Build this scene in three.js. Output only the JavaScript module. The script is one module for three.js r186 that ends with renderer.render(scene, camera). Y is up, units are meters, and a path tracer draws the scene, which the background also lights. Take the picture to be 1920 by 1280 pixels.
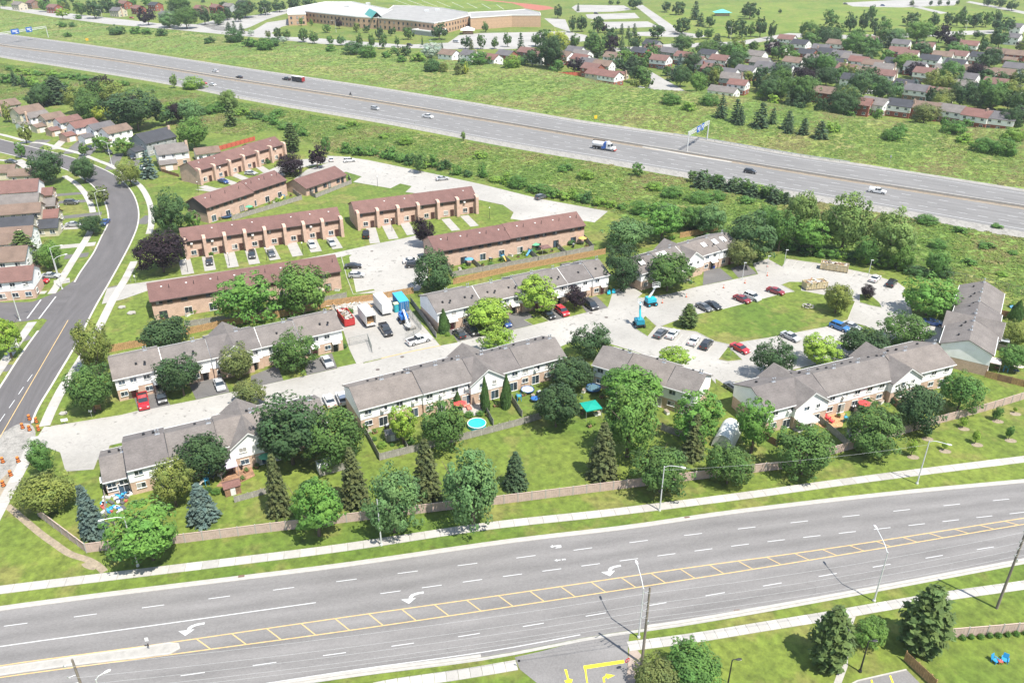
import * as THREE from 'three';
import { mergeGeometries } from 'three/addons/utils/BufferGeometryUtils.js';

// ---------- camera, sky, sun, exposure ----------
const scene = new THREE.Scene();
const CAM_H = 87, FPX = 1520, PITCH = Math.atan(805 / 1520), CP = Math.cos(PITCH), SP = Math.sin(PITCH);
const camera = new THREE.PerspectiveCamera(2 * Math.atan(640 / FPX) * 180 / Math.PI, 1024 / 682, 1, 6000);
camera.position.set(0, CAM_H, 0);
camera.rotation.x = -PITCH;
scene.add(camera);
const renderer = new THREE.WebGLRenderer({ antialias: true });
renderer.setSize(1024, 682);
renderer.toneMapping = THREE.LinearToneMapping;
renderer.toneMappingExposure = 1.98;
renderer.shadowMap.enabled = true;
{
  const w = 256, h = 128, d = new Float32Array(w * h * 4);
  for (let j = 0; j < h; j++) for (let i = 0; i < w; i++) {
    const el = Math.sin(((j + .5) / h - .5) * Math.PI), k = (j * w + i) * 4, t = Math.pow(Math.max(el, 0), .45);
    const c = el < 0 ? [.2, .24, .2] : [.68 - .34 * t, .74 - .27 * t, .82 - .1 * t];
    d[k] = c[0] * .64; d[k + 1] = c[1] * .64; d[k + 2] = c[2] * .64; d[k + 3] = 1;
  }
  const t = new THREE.DataTexture(d, w, h, THREE.RGBAFormat, THREE.FloatType);
  t.mapping = THREE.EquirectangularReflectionMapping; t.magFilter = t.minFilter = THREE.LinearFilter; t.needsUpdate = true;
  scene.background = t; scene.environment = t;
}
const sun = new THREE.DirectionalLight(new THREE.Color().setRGB(1, .95, .87), 4.2);
sun.position.set(.332 * 900, .883 * 900, .332 * 900);

sun.castShadow = true; sun.shadow.radius = 1;
Object.assign(sun.shadow.camera, { left: -800, right: 800, top: 900, bottom: -300, near: 1, far: 2600 });
sun.shadow.mapSize.set(4096, 4096);
scene.add(sun, sun.target);
scene.fog = new THREE.FogExp2(new THREE.Color().setRGB(.8, .88, .95), 0.00009);

// ---------- helpers ----------
const V = (x, y, z) => new THREE.Vector3(x, y, z), R = d => d * Math.PI / 180, lerp = (a, b, t) => a + (b - a) * t;
function rng(s) { return () => { s |= 0; s = s + 0x6D2B79F5 | 0; let t = Math.imul(s ^ s >>> 15, 1 | s); t = t + Math.imul(t ^ t >>> 7, 61 | t) ^ t; return ((t ^ t >>> 14) >>> 0) / 4294967296; }; }
const rnd = rng(77);
// a pixel of the 1920x1280 photograph to the point at height h that it looks at
function G(px, py, h = 0) {
  const dx = (px - 960) / FPX, dy = (py - 640) / FPX, t = (h - CAM_H) / (-SP - dy * CP);
  return V(dx * t, h, -(CP - dy * SP) * t);
}
const depthOf = p => -p.z * CP + (CAM_H - p.y) * SP;
const pxPerM = p => FPX / depthOf(p);
function project(p) { const zc = depthOf(p), yc = (CAM_H - p.y) * CP + p.z * SP; return [960 + FPX * p.x / zc, 640 + FPX * yc / zc]; }
const lineY = (pts, x) => { for (let i = 1; i < pts.length; i++) if (x <= pts[i][0] || i === pts.length - 1) { const a = pts[i - 1], b = pts[i]; return lerp(a[1], b[1], (x - a[0]) / (b[0] - a[0])); } };
const taken = new Map();
function numbered(n) { const k = taken.get(n) || 0; taken.set(n, k + 1); return k ? `${n}_${String(k).padStart(3, '0')}` : n; }
function tag(o, label, category, group) { o.userData.label = label; if (category) o.userData.category = category; if (group) o.userData.group = group; return o; }
function thing(name, label, category, pos, turn = 0, group) {
  const o = new THREE.Group(); o.name = numbered(name); if (pos) o.position.copy(pos); o.rotation.y = turn;
  tag(o, label, category, group); scene.add(o); return o;
}
function part(name, geo, mat, parent, pos, turn) {
  const m = new THREE.Mesh(geo, mat); m.name = name; m.castShadow = m.receiveShadow = true;
  if (pos) m.position.copy(pos); if (turn) m.rotation.y = turn;
  parent.add(m); return m;
}
function structure(name, geo, mat, label) {
  const o = geo ? new THREE.Mesh(geo, mat) : new THREE.Group(); o.name = numbered(name); o.castShadow = o.receiveShadow = true;
  o.userData.kind = 'structure'; if (label) o.userData.label = label; scene.add(o); return o;
}
function stuffPart(o) { o.userData.kind = 'stuff'; return o; }
const box = (w, h, d, x = 0, y = 0, z = 0, ry = 0) => { const g = new THREE.BoxGeometry(w, h, d); if (ry) g.rotateY(ry); g.translate(x, y, z); return g; };
const cyl = (r0, r1, h, x = 0, y = 0, z = 0, n = 10) => { const g = new THREE.CylinderGeometry(r1, r0, h, n); g.translate(x, y + h / 2, z); return g; };
const rod = (a, b, r, n = 6) => { const d = b.clone().sub(a), g = new THREE.CylinderGeometry(r, r, d.length(), n); g.translate(0, d.length() / 2, 0); g.applyQuaternion(new THREE.Quaternion().setFromUnitVectors(V(0, 1, 0), d.normalize())); g.translate(a.x, a.y, a.z); return g; };
const merge = gs => mergeGeometries(gs.map(g => g.index ? g.toNonIndexed() : g));
const cache = new Map();
const memo = (k, f) => { if (!cache.has(k)) cache.set(k, f()); return cache.get(k); };

// ---------- textures: what surfaces are made of ----------
const toS = v => { v = Math.min(1, Math.max(0, v)); return 255 * (v <= .0031308 ? v * 12.92 : 1.055 * Math.pow(v, 1 / 2.4) - .055); };
function vnoise(out, n, cells, amp, seed, stretch = 1) {
  const r = rng(seed), cy = Math.max(1, Math.round(cells / stretch)), g = new Float32Array(cells * cy);
  for (let i = 0; i < g.length; i++) g[i] = r() * 2 - 1;
  const xi = new Int32Array(n), xf = new Float32Array(n);
  for (let x = 0; x < n; x++) { const u = x / n * cells; xi[x] = Math.floor(u); const f = u - xi[x]; xf[x] = f * f * (3 - 2 * f); }
  for (let y = 0; y < n; y++) {
    const v = y / n * cy, y0 = Math.floor(v), f = v - y0, yf = f * f * (3 - 2 * f), a = (y0 % cy) * cells, b = ((y0 + 1) % cy) * cells;
    for (let x = 0; x < n; x++) {
      const x0 = xi[x] % cells, x1 = (x0 + 1) % cells, t = xf[x];
      const p = g[a + x0] + (g[a + x1] - g[a + x0]) * t, q = g[b + x0] + (g[b + x1] - g[b + x0]) * t;
      out[y * n + x] += amp * (p + (q - p) * yf);
    }
  }
}
function fbm(n, cells, oct, seed, gain = .55, stretch = 1) { const o = new Float32Array(n * n); let a = 1; for (let k = 0; k < oct && cells <= n; k++, cells *= 2, a *= gain) vnoise(o, n, cells, a, seed + k * 17, stretch); return o; }
function tex(n, f, srgb = true) {
  const d = new Uint8Array(n * n * 4);
  for (let i = 0; i < n * n; i++) { const c = f(i, i % n, (i / n) | 0); for (let k = 0; k < 3; k++) d[i * 4 + k] = srgb ? toS(c[k]) : 255 * c[k]; d[i * 4 + 3] = 255; }
  const t = new THREE.DataTexture(d, n, n); t.wrapS = t.wrapT = THREE.RepeatWrapping; t.magFilter = THREE.LinearFilter; t.minFilter = THREE.LinearMipmapLinearFilter; t.generateMipmaps = true;
  if (srgb) t.colorSpace = THREE.SRGBColorSpace; t.needsUpdate = true; return t;
}
const rgb = (r, g, b) => new THREE.Color().setRGB(r, g, b);
const std = (o) => new THREE.MeshStandardMaterial({ roughness: .9, side: THREE.DoubleSide, ...o });
const flat = (r, g, b, rough = .8, metal = 0) => memo(`flat${r},${g},${b},${rough},${metal}`, () => std({ color: rgb(r, g, b), roughness: rough, metalness: metal }));
const mix3 = (a, b, t) => [lerp(a[0], b[0], t), lerp(a[1], b[1], t), lerp(a[2], b[2], t)];
const clamp = (v, a = 0, b = 1) => Math.min(b, Math.max(a, v));

const M = {};
{ // mown lawn, 120 m tile: patches, clover, dry spots, mower lines
  const n = 2048, A = fbm(n, 6, 5, 11, .6), B = fbm(n, 128, 4, 12, .75), C = fbm(n, 24, 4, 13, .6), D = fbm(n, 4, 3, 14);
  M.lawn = std({ map: tex(n, (i, x, y) => {
    let c = mix3([.08, .132, .016], [.14, .176, .027], clamp(.5 + .45 * A[i] + .12 * D[i]));
    c = mix3(c, [.185, .17, .05], clamp((C[i] - .15) * .75, 0, .65));
    const mow = Math.sin((x + y * .35) / n * Math.PI * 2 * 60) * .035, k = 1 + .22 * B[i] + mow;
    return c.map(v => v * k);
  }), roughness: 1 });
  M.park = std({ map: M.lawn.map, color: rgb(1.12, 1.15, 1.05), roughness: 1 });
}
{ // uncut meadow, 160 m tile
  const n = 2048, A = fbm(n, 5, 5, 21, .62), B = fbm(n, 160, 4, 22, .8), C = fbm(n, 12, 5, 23, .6), D = fbm(n, 40, 4, 24, .7, .4);
  M.meadow = std({ map: tex(n, i => {
    let c = mix3([.108, .178, .03], [.172, .214, .045], clamp(.5 + .6 * A[i]));
    c = mix3(c, [.215, .19, .07], clamp(C[i] * .9 - .1, 0, .7));
    c = mix3(c, [.05, .095, .024], clamp(D[i] * .8 - .3, 0, .6));
    const k = 1 + .4 * B[i]; return c.map(v => v * k);
  }), roughness: 1 });
}
function cracks(n, count, seed, o) {
  const r = rng(seed);
  for (let k = 0; k < count; k++) {
    let x = r() * n, y = r() * n, a = r() * 6.28, L = 60 + r() * 260, w = r() < .3 ? 2 : 1;
    for (let s = 0; s < L; s++) { a += (r() - .5) * .5; x += Math.cos(a); y += Math.sin(a); for (let q = 0; q < w; q++) o[((y & (n - 1)) * n) + ((x + q) & (n - 1))] = 1; }
  }
}
{ // pale weathered paving of the two complexes, 90 m tile: patches, tar lines, oil spots
  const n = 2048, A = fbm(n, 7, 5, 31, .6), B = fbm(n, 200, 3, 32, .7), S = fbm(n, 90, 3, 34, .6), cr = new Float32Array(n * n); cracks(n, 190, 33, cr);
  M.concrete = std({ map: tex(n, i => {
    let v = .335 * (1 + .1 * A[i] + .05 * B[i]); v *= 1 - .45 * clamp((S[i] - .75) * 2) * clamp(.5 + A[i]); if (cr[i]) v *= .74;
    return [v, v * .955, v * .875];
  }), roughness: .95 });
}
function asphaltTex(n, base, seed, band) {
  const A = fbm(n, 6, 5, seed, .6, .35), B = fbm(n, 256, 2, seed + 1, .8), cr = new Float32Array(n * n); cracks(n, 14, seed + 2, cr);
  return tex(n, (i, x, y) => { let v = base * (1 + .09 * A[i] + .09 * B[i] + band * Math.sin(y / n * Math.PI * 2 * 8)); if (cr[i]) v *= .8; return [v, v * .955, v * .92]; });
}
M.arterial = std({ map: asphaltTex(1024, .18, 41, .075), roughness: .93 });          // u along 56 m, v across 28 m: eight wheel-worn bands
M.street = std({ map: asphaltTex(1024, .108, 44, .03), color: rgb(1, .98, 1.02), roughness: .93 });
M.highway = std({ map: asphaltTex(1024, .175, 47, .05), color: rgb(1, 1.02, 1.03), roughness: .93 });
M.drive = std({ map: asphaltTex(512, .13, 50, 0), roughness: .95 });
{ const n = 512, A = fbm(n, 8, 5, 61, .6), B = fbm(n, 128, 2, 62);
  const con = k => std({ map: tex(n, i => { const v = .385 * k * (1 + .09 * A[i] + .06 * B[i]); return [v, v * .955, v * .87]; }), roughness: .95 });
  M.slabs = [con(1), con(.93), con(1.07), con(.86), con(1.18)]; M.kerb = con(.98); M.gravel = std({ map: tex(n, i => { const v = .26 * (1 + .2 * A[i] + .35 * B[i]); return [v, v * .95, v * .86]; }) });
  M.soil = std({ map: tex(n, i => { const v = .26 * (1 + .22 * A[i] + .2 * B[i]); return [v, v * .82, v * .58]; }) });
}
function shingle(base, seed) { // 14 m tile, courses 0.14 m
  const n = 1024, A = fbm(n, 6, 4, seed, .6), B = fbm(n, 90, 3, seed + 1, .7, .5), r = rng(seed), tabs = new Float32Array(100 * 56); for (let i = 0; i < tabs.length; i++) tabs[i] = r() - .5;
  return std({ map: tex(n, (i, x, y) => {
    const row = (y / n * 100) | 0, f = y / n * 100 - row, col = ((x / n * 56 + (row % 2) * .5) | 0) % 56;
    const k = (1 + .11 * A[i] + .1 * B[i] + .2 * tabs[row * 56 + col]) * (f < .14 ? .78 : 1); return base.map(v => v * k);
  }), roughness: .95 });
}
M.roofBrown = shingle([.168, .094, .08], 71); M.roofGrey = shingle([.168, .15, .138], 72); M.roofDark = shingle([.05, .052, .06], 73); M.roofTan = shingle([.17, .12, .092], 74); M.roofGreyB = std({ map: M.roofGrey.map, color: rgb(.88, .88, .9), roughness: .95 }); M.roofGreyC = std({ map: M.roofGrey.map, color: rgb(1.1, 1.07, 1.04), roughness: .95 }); M.roofBrownB = std({ map: M.roofBrown.map, color: rgb(.9, .88, .9), roughness: .95 }); M.roofRed = shingle([.175, .09, .075], 75); M.roofMid = shingle([.115, .108, .112], 76);
function brick(base, seed) { // 5 m tile, bricks 0.21 x 0.075 m, far below a pixel each
  const n = 512, A = fbm(n, 5, 5, seed, .65), r = rng(seed), t = new Float32Array(66 * 24); for (let i = 0; i < t.length; i++) t[i] = r() - .5;
  return std({ map: tex(n, (i, x, y) => {
    const row = (y / n * 66) | 0, fy = y / n * 66 - row, u = x / n * 24 + (row % 2) * .5, col = (u | 0) % 24, fx = u - (u | 0);
    const k = fy < .16 || fx < .06 ? 1.12 : 1 + .34 * t[row * 24 + col]; return base.map(v => v * k * (1 + .08 * A[i]));
  }), roughness: .95 });
}
M.brickPink = brick([.53, .37, .29], 81); M.brickTan = brick([.5, .36, .27], 82); M.brickRed = brick([.27, .09, .06], 83); M.brickSchool = brick([.45, .3, .2], 84); M.brickBrown = brick([.25, .16, .12], 85);
function siding(base, seed) { const n = 256, A = fbm(n, 4, 4, seed); return std({ map: tex(n, (i, x, y) => { const f = (y / n * 20) % 1, k = (f < .12 ? .8 : 1) * (1 + .04 * A[i]); return base.map(v => v * k); }), roughness: .7 }); }
M.sideWhite = siding([.9, .89, .87], 91); M.sideCream = siding([.58, .52, .4], 92); M.sideBrown = siding([.15, .085, .06], 93); M.sideGrey = siding([.36, .37, .38], 94); M.sideDark = siding([.075, .06, .058], 95); M.sideGreen = siding([.52, .55, .47], 96);
function wood(base, seed, amt = 1) { const n = 256, A = fbm(n, 4, 5, seed, .7, 1), B = fbm(n, 64, 2, seed + 1, .6, 32); return std({ map: tex(n, i => { const k = 1 + amt * (.22 * A[i] + .25 * B[i]); return base.map(v => v * k); }), roughness: .95 }); }
M.woodGrey = wood([.3, .28, .25], 101); M.woodPink = wood([.44, .335, .285], 102, .5); M.woodOrange = wood([.44, .27, .13], 103); M.woodBrown = wood([.26, .15, .09], 104); M.woodRed = wood([.45, .1, .06], 105); M.bark = wood([.12, .09, .07], 106);
M.glass = std({ color: rgb(.03, .04, .05), roughness: .12, metalness: .0 });
M.curtain = std({ color: rgb(.34, .33, .31), roughness: .25 }); M.glassBlue = std({ color: rgb(.06, .09, .12), roughness: .1 });
M.white = flat(.75, .75, .73, .6); M.trim = flat(.7, .69, .66, .7); M.metal = flat(.5, .51, .52, .45, .6); M.steel = flat(.62, .63, .62, .5, .2); M.black = flat(.02, .02, .022, .6); M.rubber = flat(.025, .025, .027, .9);
M.paint = std({ map: M.slabs[0].map, color: rgb(1.35, 1.42, 1.55), roughness: .8 }); M.yellow = std({ map: M.slabs[0].map, color: rgb(1.4, 1.02, .5), roughness: .8 }); M.yellowBright = flat(.72, .62, .03, .8);
const uvm = (geo, s) => { const u = geo.attributes.uv; for (let i = 0; i < u.count; i++) u.setXY(i, u.getX(i) / s, u.getY(i) / s); return geo; };
// box with uv in metres / tile
function ubox(w, h, d, x, y, z, tile) { const g = box(w, h, d, x, y, z), p = g.attributes.position, nn = g.attributes.normal, u = g.attributes.uv; for (let i = 0; i < p.count; i++) { const ax = Math.abs(nn.getX(i)), ay = Math.abs(nn.getY(i)); u.setXY(i, (ax > .5 ? p.getZ(i) : p.getX(i)) / tile, (ay > .5 ? p.getZ(i) : p.getY(i)) / tile); } return g; }
// ---------- ground, roads, paths ----------
const W2 = (pts, h = 0) => pts.map(p => G(p[0], p[1], h));
function sheetGeo(pts, y, tile) {
  let c = pts.map(p => new THREE.Vector2(p.x, -p.z)); if (THREE.ShapeUtils.isClockWise(c)) c = c.reverse();
  const f = THREE.ShapeUtils.triangulateShape(c, []), g = new THREE.BufferGeometry(), P = [], U = [], N = [];
  for (const q of c) { P.push(q.x, y, -q.y); U.push(q.x / tile, q.y / tile); N.push(0, 1, 0); }
  g.setAttribute('position', new THREE.Float32BufferAttribute(P, 3)); g.setAttribute('uv', new THREE.Float32BufferAttribute(U, 2)); g.setAttribute('normal', new THREE.Float32BufferAttribute(N, 3));
  g.setIndex(f.flat()); return g;
}
const smoothPx = (pts, closed = false, n = 6) => { const c = new THREE.CatmullRomCurve3(pts.map(p => V(p[0], p[1], 0)), closed, 'centripetal'); return c.getPoints(pts.length * n).map(p => [p.x, p.y]); };
function resample(pts, step) { // world polyline at even steps
  const out = [pts[0].clone()]; let left = step;
  for (let i = 1; i < pts.length; i++) { let a = pts[i - 1].clone(), b = pts[i], L = a.distanceTo(b); while (L >= left) { a = a.lerp(b, left / L); out.push(a.clone()); L = a.distanceTo(b); left = step; } left -= L; }
  return out;
}
function ribbonGeo(A, B, y, tu, tv) {
  const P = [], U = [], I = [], N = []; let s = 0;
  A.forEach((a, i) => { const b = B[i]; if (i) s += a.clone().lerp(b, .5).distanceTo(A[i - 1].clone().lerp(B[i - 1], .5)); const w = a.distanceTo(b); P.push(a.x, y, a.z, b.x, y, b.z); U.push(s / tu, 0, s / tu, w / tv); N.push(0, 1, 0, 0, 1, 0); if (i) { const k = i * 2; I.push(k - 2, k - 1, k, k - 1, k + 1, k); } });
  const g = new THREE.BufferGeometry(); g.setAttribute('position', new THREE.Float32BufferAttribute(P, 3)); g.setAttribute('uv', new THREE.Float32BufferAttribute(U, 2)); g.setAttribute('normal', new THREE.Float32BufferAttribute(N, 3)); g.setIndex(I);
  // faces must look up
  const va = V(P[0], 0, P[2]), e1 = V(P[3] - P[0], 0, P[5] - P[2]), e2 = V(P[6] - P[0], 0, P[8] - P[2]); if (e1.cross(e2).y < 0) { for (let i = 0; i < I.length; i += 3) { const t = I[i]; I[i] = I[i + 1]; I[i + 1] = t; } g.setIndex(I); }
  return g;
}
function offset(pts, d) { return pts.map((p, i) => { const a = pts[Math.max(0, i - 1)], b = pts[Math.min(pts.length - 1, i + 1)], t = b.clone().sub(a).setY(0).normalize(); return V(p.x - t.z * d, p.y, p.z + t.x * d); }); }
const stripGeo = (pts, w, y, tile = 3) => ribbonGeo(offset(pts, -w / 2), offset(pts, w / 2), y, tile, tile);
function kerbGeo(pts, w, h, tile = 4, y0 = -.02) {
  const a = offset(pts, -w / 2), b = offset(pts, w / 2), P = [], U = [], I = []; let s = 0;
  pts.forEach((p, i) => { if (i) s += p.distanceTo(pts[i - 1]); for (const [q, y, v] of [[a[i], y0, 0], [a[i], h, .1], [b[i], h, .1 + w], [b[i], y0, .2 + w]]) { P.push(q.x, y, q.z); U.push(s / tile, v / tile); } if (i) for (let k = 0; k < 3; k++) { const o = i * 4 + k, q = o - 4; I.push(q, q + 1, o, q + 1, o + 1, o); } });
  const g = new THREE.BufferGeometry(); g.setAttribute('position', new THREE.Float32BufferAttribute(P, 3)); g.setAttribute('uv', new THREE.Float32BufferAttribute(U, 2)); g.setIndex(I); const q = g.toNonIndexed(); q.computeVertexNormals(); return q;
}
const sheet = (name, px, mat, y, tile, label) => structure(name, sheetGeo(W2(px), y, tile), mat, label);
// raised grass island inside a kerb
function island(name, px, label, h = .12) {
  const w = W2(px), o = structure(name, sheetGeo(w, h - .01, 120), M.lawn, label), ring = [...w, w[0], w[1]];
  part('kerb', kerbGeo(ring, .16, h, 4), M.kerb, o); return o;
}
const ground = structure('ground', null, null, 'mown green lawn around the houses');
part('lawn', (() => { const g = new THREE.PlaneGeometry(5000, 3600, 1, 1); g.rotateX(-Math.PI / 2); g.translate(0, 0, -1500); const p = g.attributes.position, u = g.attributes.uv; for (let i = 0; i < 4; i++) u.setXY(i, p.getX(i) / 120, -p.getZ(i) / 120); return g; })(), M.lawn, ground);

const dashG = (L, w) => memo(`dash${L},${w}`, () => { const g = new THREE.PlaneGeometry(L, w); g.rotateX(-Math.PI / 2); return g; });
function dashes(road, pts, period, L, w, y, mat, minPx = 8, name = 'lane_dash', skip = 0) {
  const s = resample(pts, period), far = []; 
  for (let i = 0; i < s.length - 1; i++) {
    const t = s[i + 1].clone().sub(s[i]).normalize(), c = s[i].clone().addScaledVector(t, L / 2 + skip).setY(y), a = Math.atan2(-t.z, t.x);
    if (L * pxPerM(c) >= minPx) part(name, dashG(L, w), mat, road, c, a); else { const g = dashG(L, w).clone(); g.rotateY(a); g.translate(c.x, c.y, c.z); far.push(g); }
  }
  return far;
}
// --- arterial road in front ---
const aFar = [[-90, 1155], [0, 1141], [213, 1113], [440, 1085], [640, 1060], [960, 1014], [1180, 988], [1360, 962], [1657, 927], [1920, 902], [2080, 888]];
const aNear = [[-90, 1382], [200, 1336], [640, 1266], [923, 1229], [1120, 1191], [1280, 1168], [1550, 1121], [1920, 1052], [2080, 1023]];
const yUp = [[-90, 1264], [0, 1248], [280, 1210], [640, 1158], [960, 1113], [1280, 1066], [1550, 1029], [1920, 971.5], [2080, 947]], yLo = [[-90, 1284], [0, 1270], [373, 1220], [640, 1184], [960, 1137], [1280, 1088], [1550, 1045], [1920, 983], [2080, 957]];
const xsA = []; for (let x = -524; x <= 2576; x += 62) xsA.push(x);
const polyW = (line, xs = xsA) => { const s = smoothPx(line, false, 8); return xs.map(x => G(x, lineY(s, x))); };
const arterial = structure('road', ribbonGeo(polyW(aFar), polyW(aNear), .03, 56, 28), M.arterial, 'wide grey arterial road with a yellow hatched centre strip');
part('kerb', kerbGeo(offset(polyW(aFar), .25), .55, .13), M.kerb, arterial); part('gutter', stripGeo(offset(polyW(aFar), -.3), .5, .036), M.slabs[1], arterial);
{ const n = polyW(aNear); const k = n.filter((p, i) => xsA[i] < 940), k2 = n.filter((p, i) => xsA[i] > 1185); part('kerb', kerbGeo(offset(k, -.2), .5, .13), M.kerb, arterial); part('kerb', kerbGeo(offset(k2, -.2), .5, .13), M.kerb, arterial); part('gutter', stripGeo(offset(n, .3), .5, .036), M.slabs[1], arterial); }
const MK = .045;
part('yellow_line', stripGeo(polyW(yUp), .17, MK), M.yellow, arterial); part('yellow_line', stripGeo(polyW(yLo), .17, MK), M.yellow, arterial);
part('edge_line', stripGeo(polyW([[-90, 1160], [0, 1145], [213, 1116], [440, 1088]], xsA.filter(x => x < 440)), .13, MK), M.paint, arterial);
part('lane_line', stripGeo(polyW([[-90, 1226], [0, 1212], [320, 1168], [640, 1123], [655, 1121]], xsA.filter(x => x < 650)), .15, MK), M.paint, arterial);
part('edge_line', stripGeo(polyW([[-90, 1375], [200, 1329], [640, 1259.5], [923, 1220], [1110, 1186]], xsA.filter(x => x < 1115)), .13, MK), M.paint, arterial);
{ const up = resample(polyW(yUp), 4.62), lo = resample(polyW(yLo), 4.62); const st = up.findIndex(p => project(p)[0] > 340);
  const loAt = x => { const s = smoothPx(yLo, false, 8); return G(x, lineY(s, x)); };
  for (let i = st; i < up.length; i++) { const a = up[i], pa = project(a), sc = pxPerM(a); const b = loAt(pa[0] + 2.15 * sc + (pa[0] - 1000) * .004), d = b.clone().sub(a), L = d.length(); part('hatch_bar', dashG(1, .15), M.yellow, arterial, a.clone().lerp(b, .5).setY(MK + .002), Math.atan2(-d.z, d.x)).scale.x = L; } }
const from = (pts, x0) => { const s = smoothPx(pts, false, 8); return [x0, ...xsA.filter(x => x > x0 + 20)].map(x => G(x, lineY(s, x))); };
dashes(arterial, from([[6.7, 1174], [263, 1140], [507, 1107], [740, 1076], [962, 1047], [1275, 1005], [1572, 970], [1853, 939.5], [2080, 918]], 6.7), 9, 3, .12, MK, M.paint);
dashes(arterial, from([[713, 1113], [942, 1081], [1160, 1052], [1435, 1016], [1698, 986], [1888, 964], [2080, 942]], 713), 6, 2.9, .12, MK, M.paint);
dashes(arterial, from([[338, 1267], [600, 1230], [851, 1195], [1088, 1157], [1312, 1119], [1523, 1083], [1721, 1049], [1908, 1018], [2080, 990]], 338), 9, 3, .12, MK, M.paint);
{ const s = new THREE.Shape([[2.5, 1.15], [1.2, 1.05], [.3, .75], [-.1, .3], [-.15, -.15], [-1.5, -.15], [-.2, -1.35], [1.1, -.15], [.45, -.15], [.5, .1], [.9, .45], [1.6, .65], [2.5, .7]].map(p => new THREE.Vector2(...p))), g = new THREE.ShapeGeometry(s); g.rotateX(-Math.PI / 2);
  for (const [x, y] of [[352, 1180], [768, 1121], [1142, 1070]]) part('turn_arrow', g, M.paint, arterial, G(x, y).setY(MK), R(9)).scale.setScalar(.82);
  const s2 = new THREE.Shape([[1.2, .5], [-.5, .5], [-.5, .8], [-1.1, .3], [-.5, -.1], [-.5, .2], [.6, .2], [.6, -.3], [.9, -.3], [.3, -.9], [-.2, -.3], [.2, -.3], [1.2, -.2]].map(p => new THREE.Vector2(...p))), g2 = new THREE.ShapeGeometry(s2); g2.rotateX(-Math.PI / 2);
  part('turn_arrow', g2, M.paint, arterial, G(1042, 1026).setY(MK), R(9)).scale.setScalar(.75);
  const arrowS = merge([dashG(1.1, .25).clone().translate(-.1, 0, 0).toNonIndexed(), (() => { const g = new THREE.ShapeGeometry(new THREE.Shape([[-1.2, 0], [-.4, .45], [-.4, -.45]].map(p => new THREE.Vector2(...p)))); g.rotateX(-Math.PI / 2); return g.toNonIndexed(); })(), ...[.9, 1.25, 1.6].map(x => dashG(.22, .5).clone().translate(x, 0, 0).toNonIndexed())]);
  part('bus_lane_mark', arrowS, M.paint, arterial, G(1048, 1050).setY(MK), R(9)).scale.setScalar(.6);
}
// concrete traffic island
{ const w = W2([[-400, 1316], [-90, 1268], [0, 1253], [130, 1234], [262, 1216], [315, 1207], [333, 1208], [336, 1216], [318, 1226], [262, 1233], [130, 1248], [0, 1266], [-90, 1279], [-400, 1322]]);
  const o = structure('traffic_island', sheetGeo(w, .15, 6), M.slabs[3], 'raised concrete island at the end of the hatched strip'); part('kerb', kerbGeo([...w, w[0], w[1]], .3, .17), M.kerb, o); }
// --- sidewalks of single slabs ---
function sidewalk(px, width, slab, label, name = 'sidewalk') {
  const o = structure(name, null, null, label), pts = resample(W2(smoothPx(px, false, 6)), slab), g = memo(`slab${width},${slab}`, () => ubox(slab - .05, .1, width, 0, 0, 0, 3)); let n = 0; const far = [];
  for (let i = 0; i < pts.length - 1; i++) { const d = pts[i + 1].clone().sub(pts[i]), c = pts[i].clone().lerp(pts[i + 1], .5).setY(.025 + rnd() * .006), r = rnd(), mt = M.slabs[r < .5 ? 0 : r < .68 ? 1 : r < .84 ? 2 : r < .93 ? 3 : 4];
    const m = part('slab', g, mt, o, c, Math.atan2(-d.z, d.x)); m.scale.x = (d.length() - .04) / (slab - .05); n++; }
  return o;
}
sidewalk([[-400, 1162], [-60, 1114], [0, 1106], [213, 1080], [427, 1054], [640, 1027], [917, 986], [1136, 962], [1360, 934], [1636, 896.5], [1920, 861], [2010, 850], [2450, 798]], 1.75, 2.4, 'pale slab sidewalk between the board fence and the arterial road');
sidewalk([[700, 1290], [735, 1283], [860, 1265], [973, 1246]], 1.6, 1.55, 'short slab sidewalk ending at the driveway with yellow markings');
sidewalk([[1178, 1212], [1300, 1196], [1430, 1175], [1560, 1154], [1662, 1136], [1758, 1120], [1920, 1097], [2010, 1083], [2450, 1012]], 1.6, 1.55, 'slab sidewalk past the utility poles and pines');
sheet('path', [[1585, 1150], [1608, 1148], [1600, 1170], [1592, 1200], [1590, 1250], [1575, 1290], [1560, 1290], [1575, 1250], [1582, 1200], [1590, 1170]], M.slabs[1], .028, 3, 'narrow path between the two pines');
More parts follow.
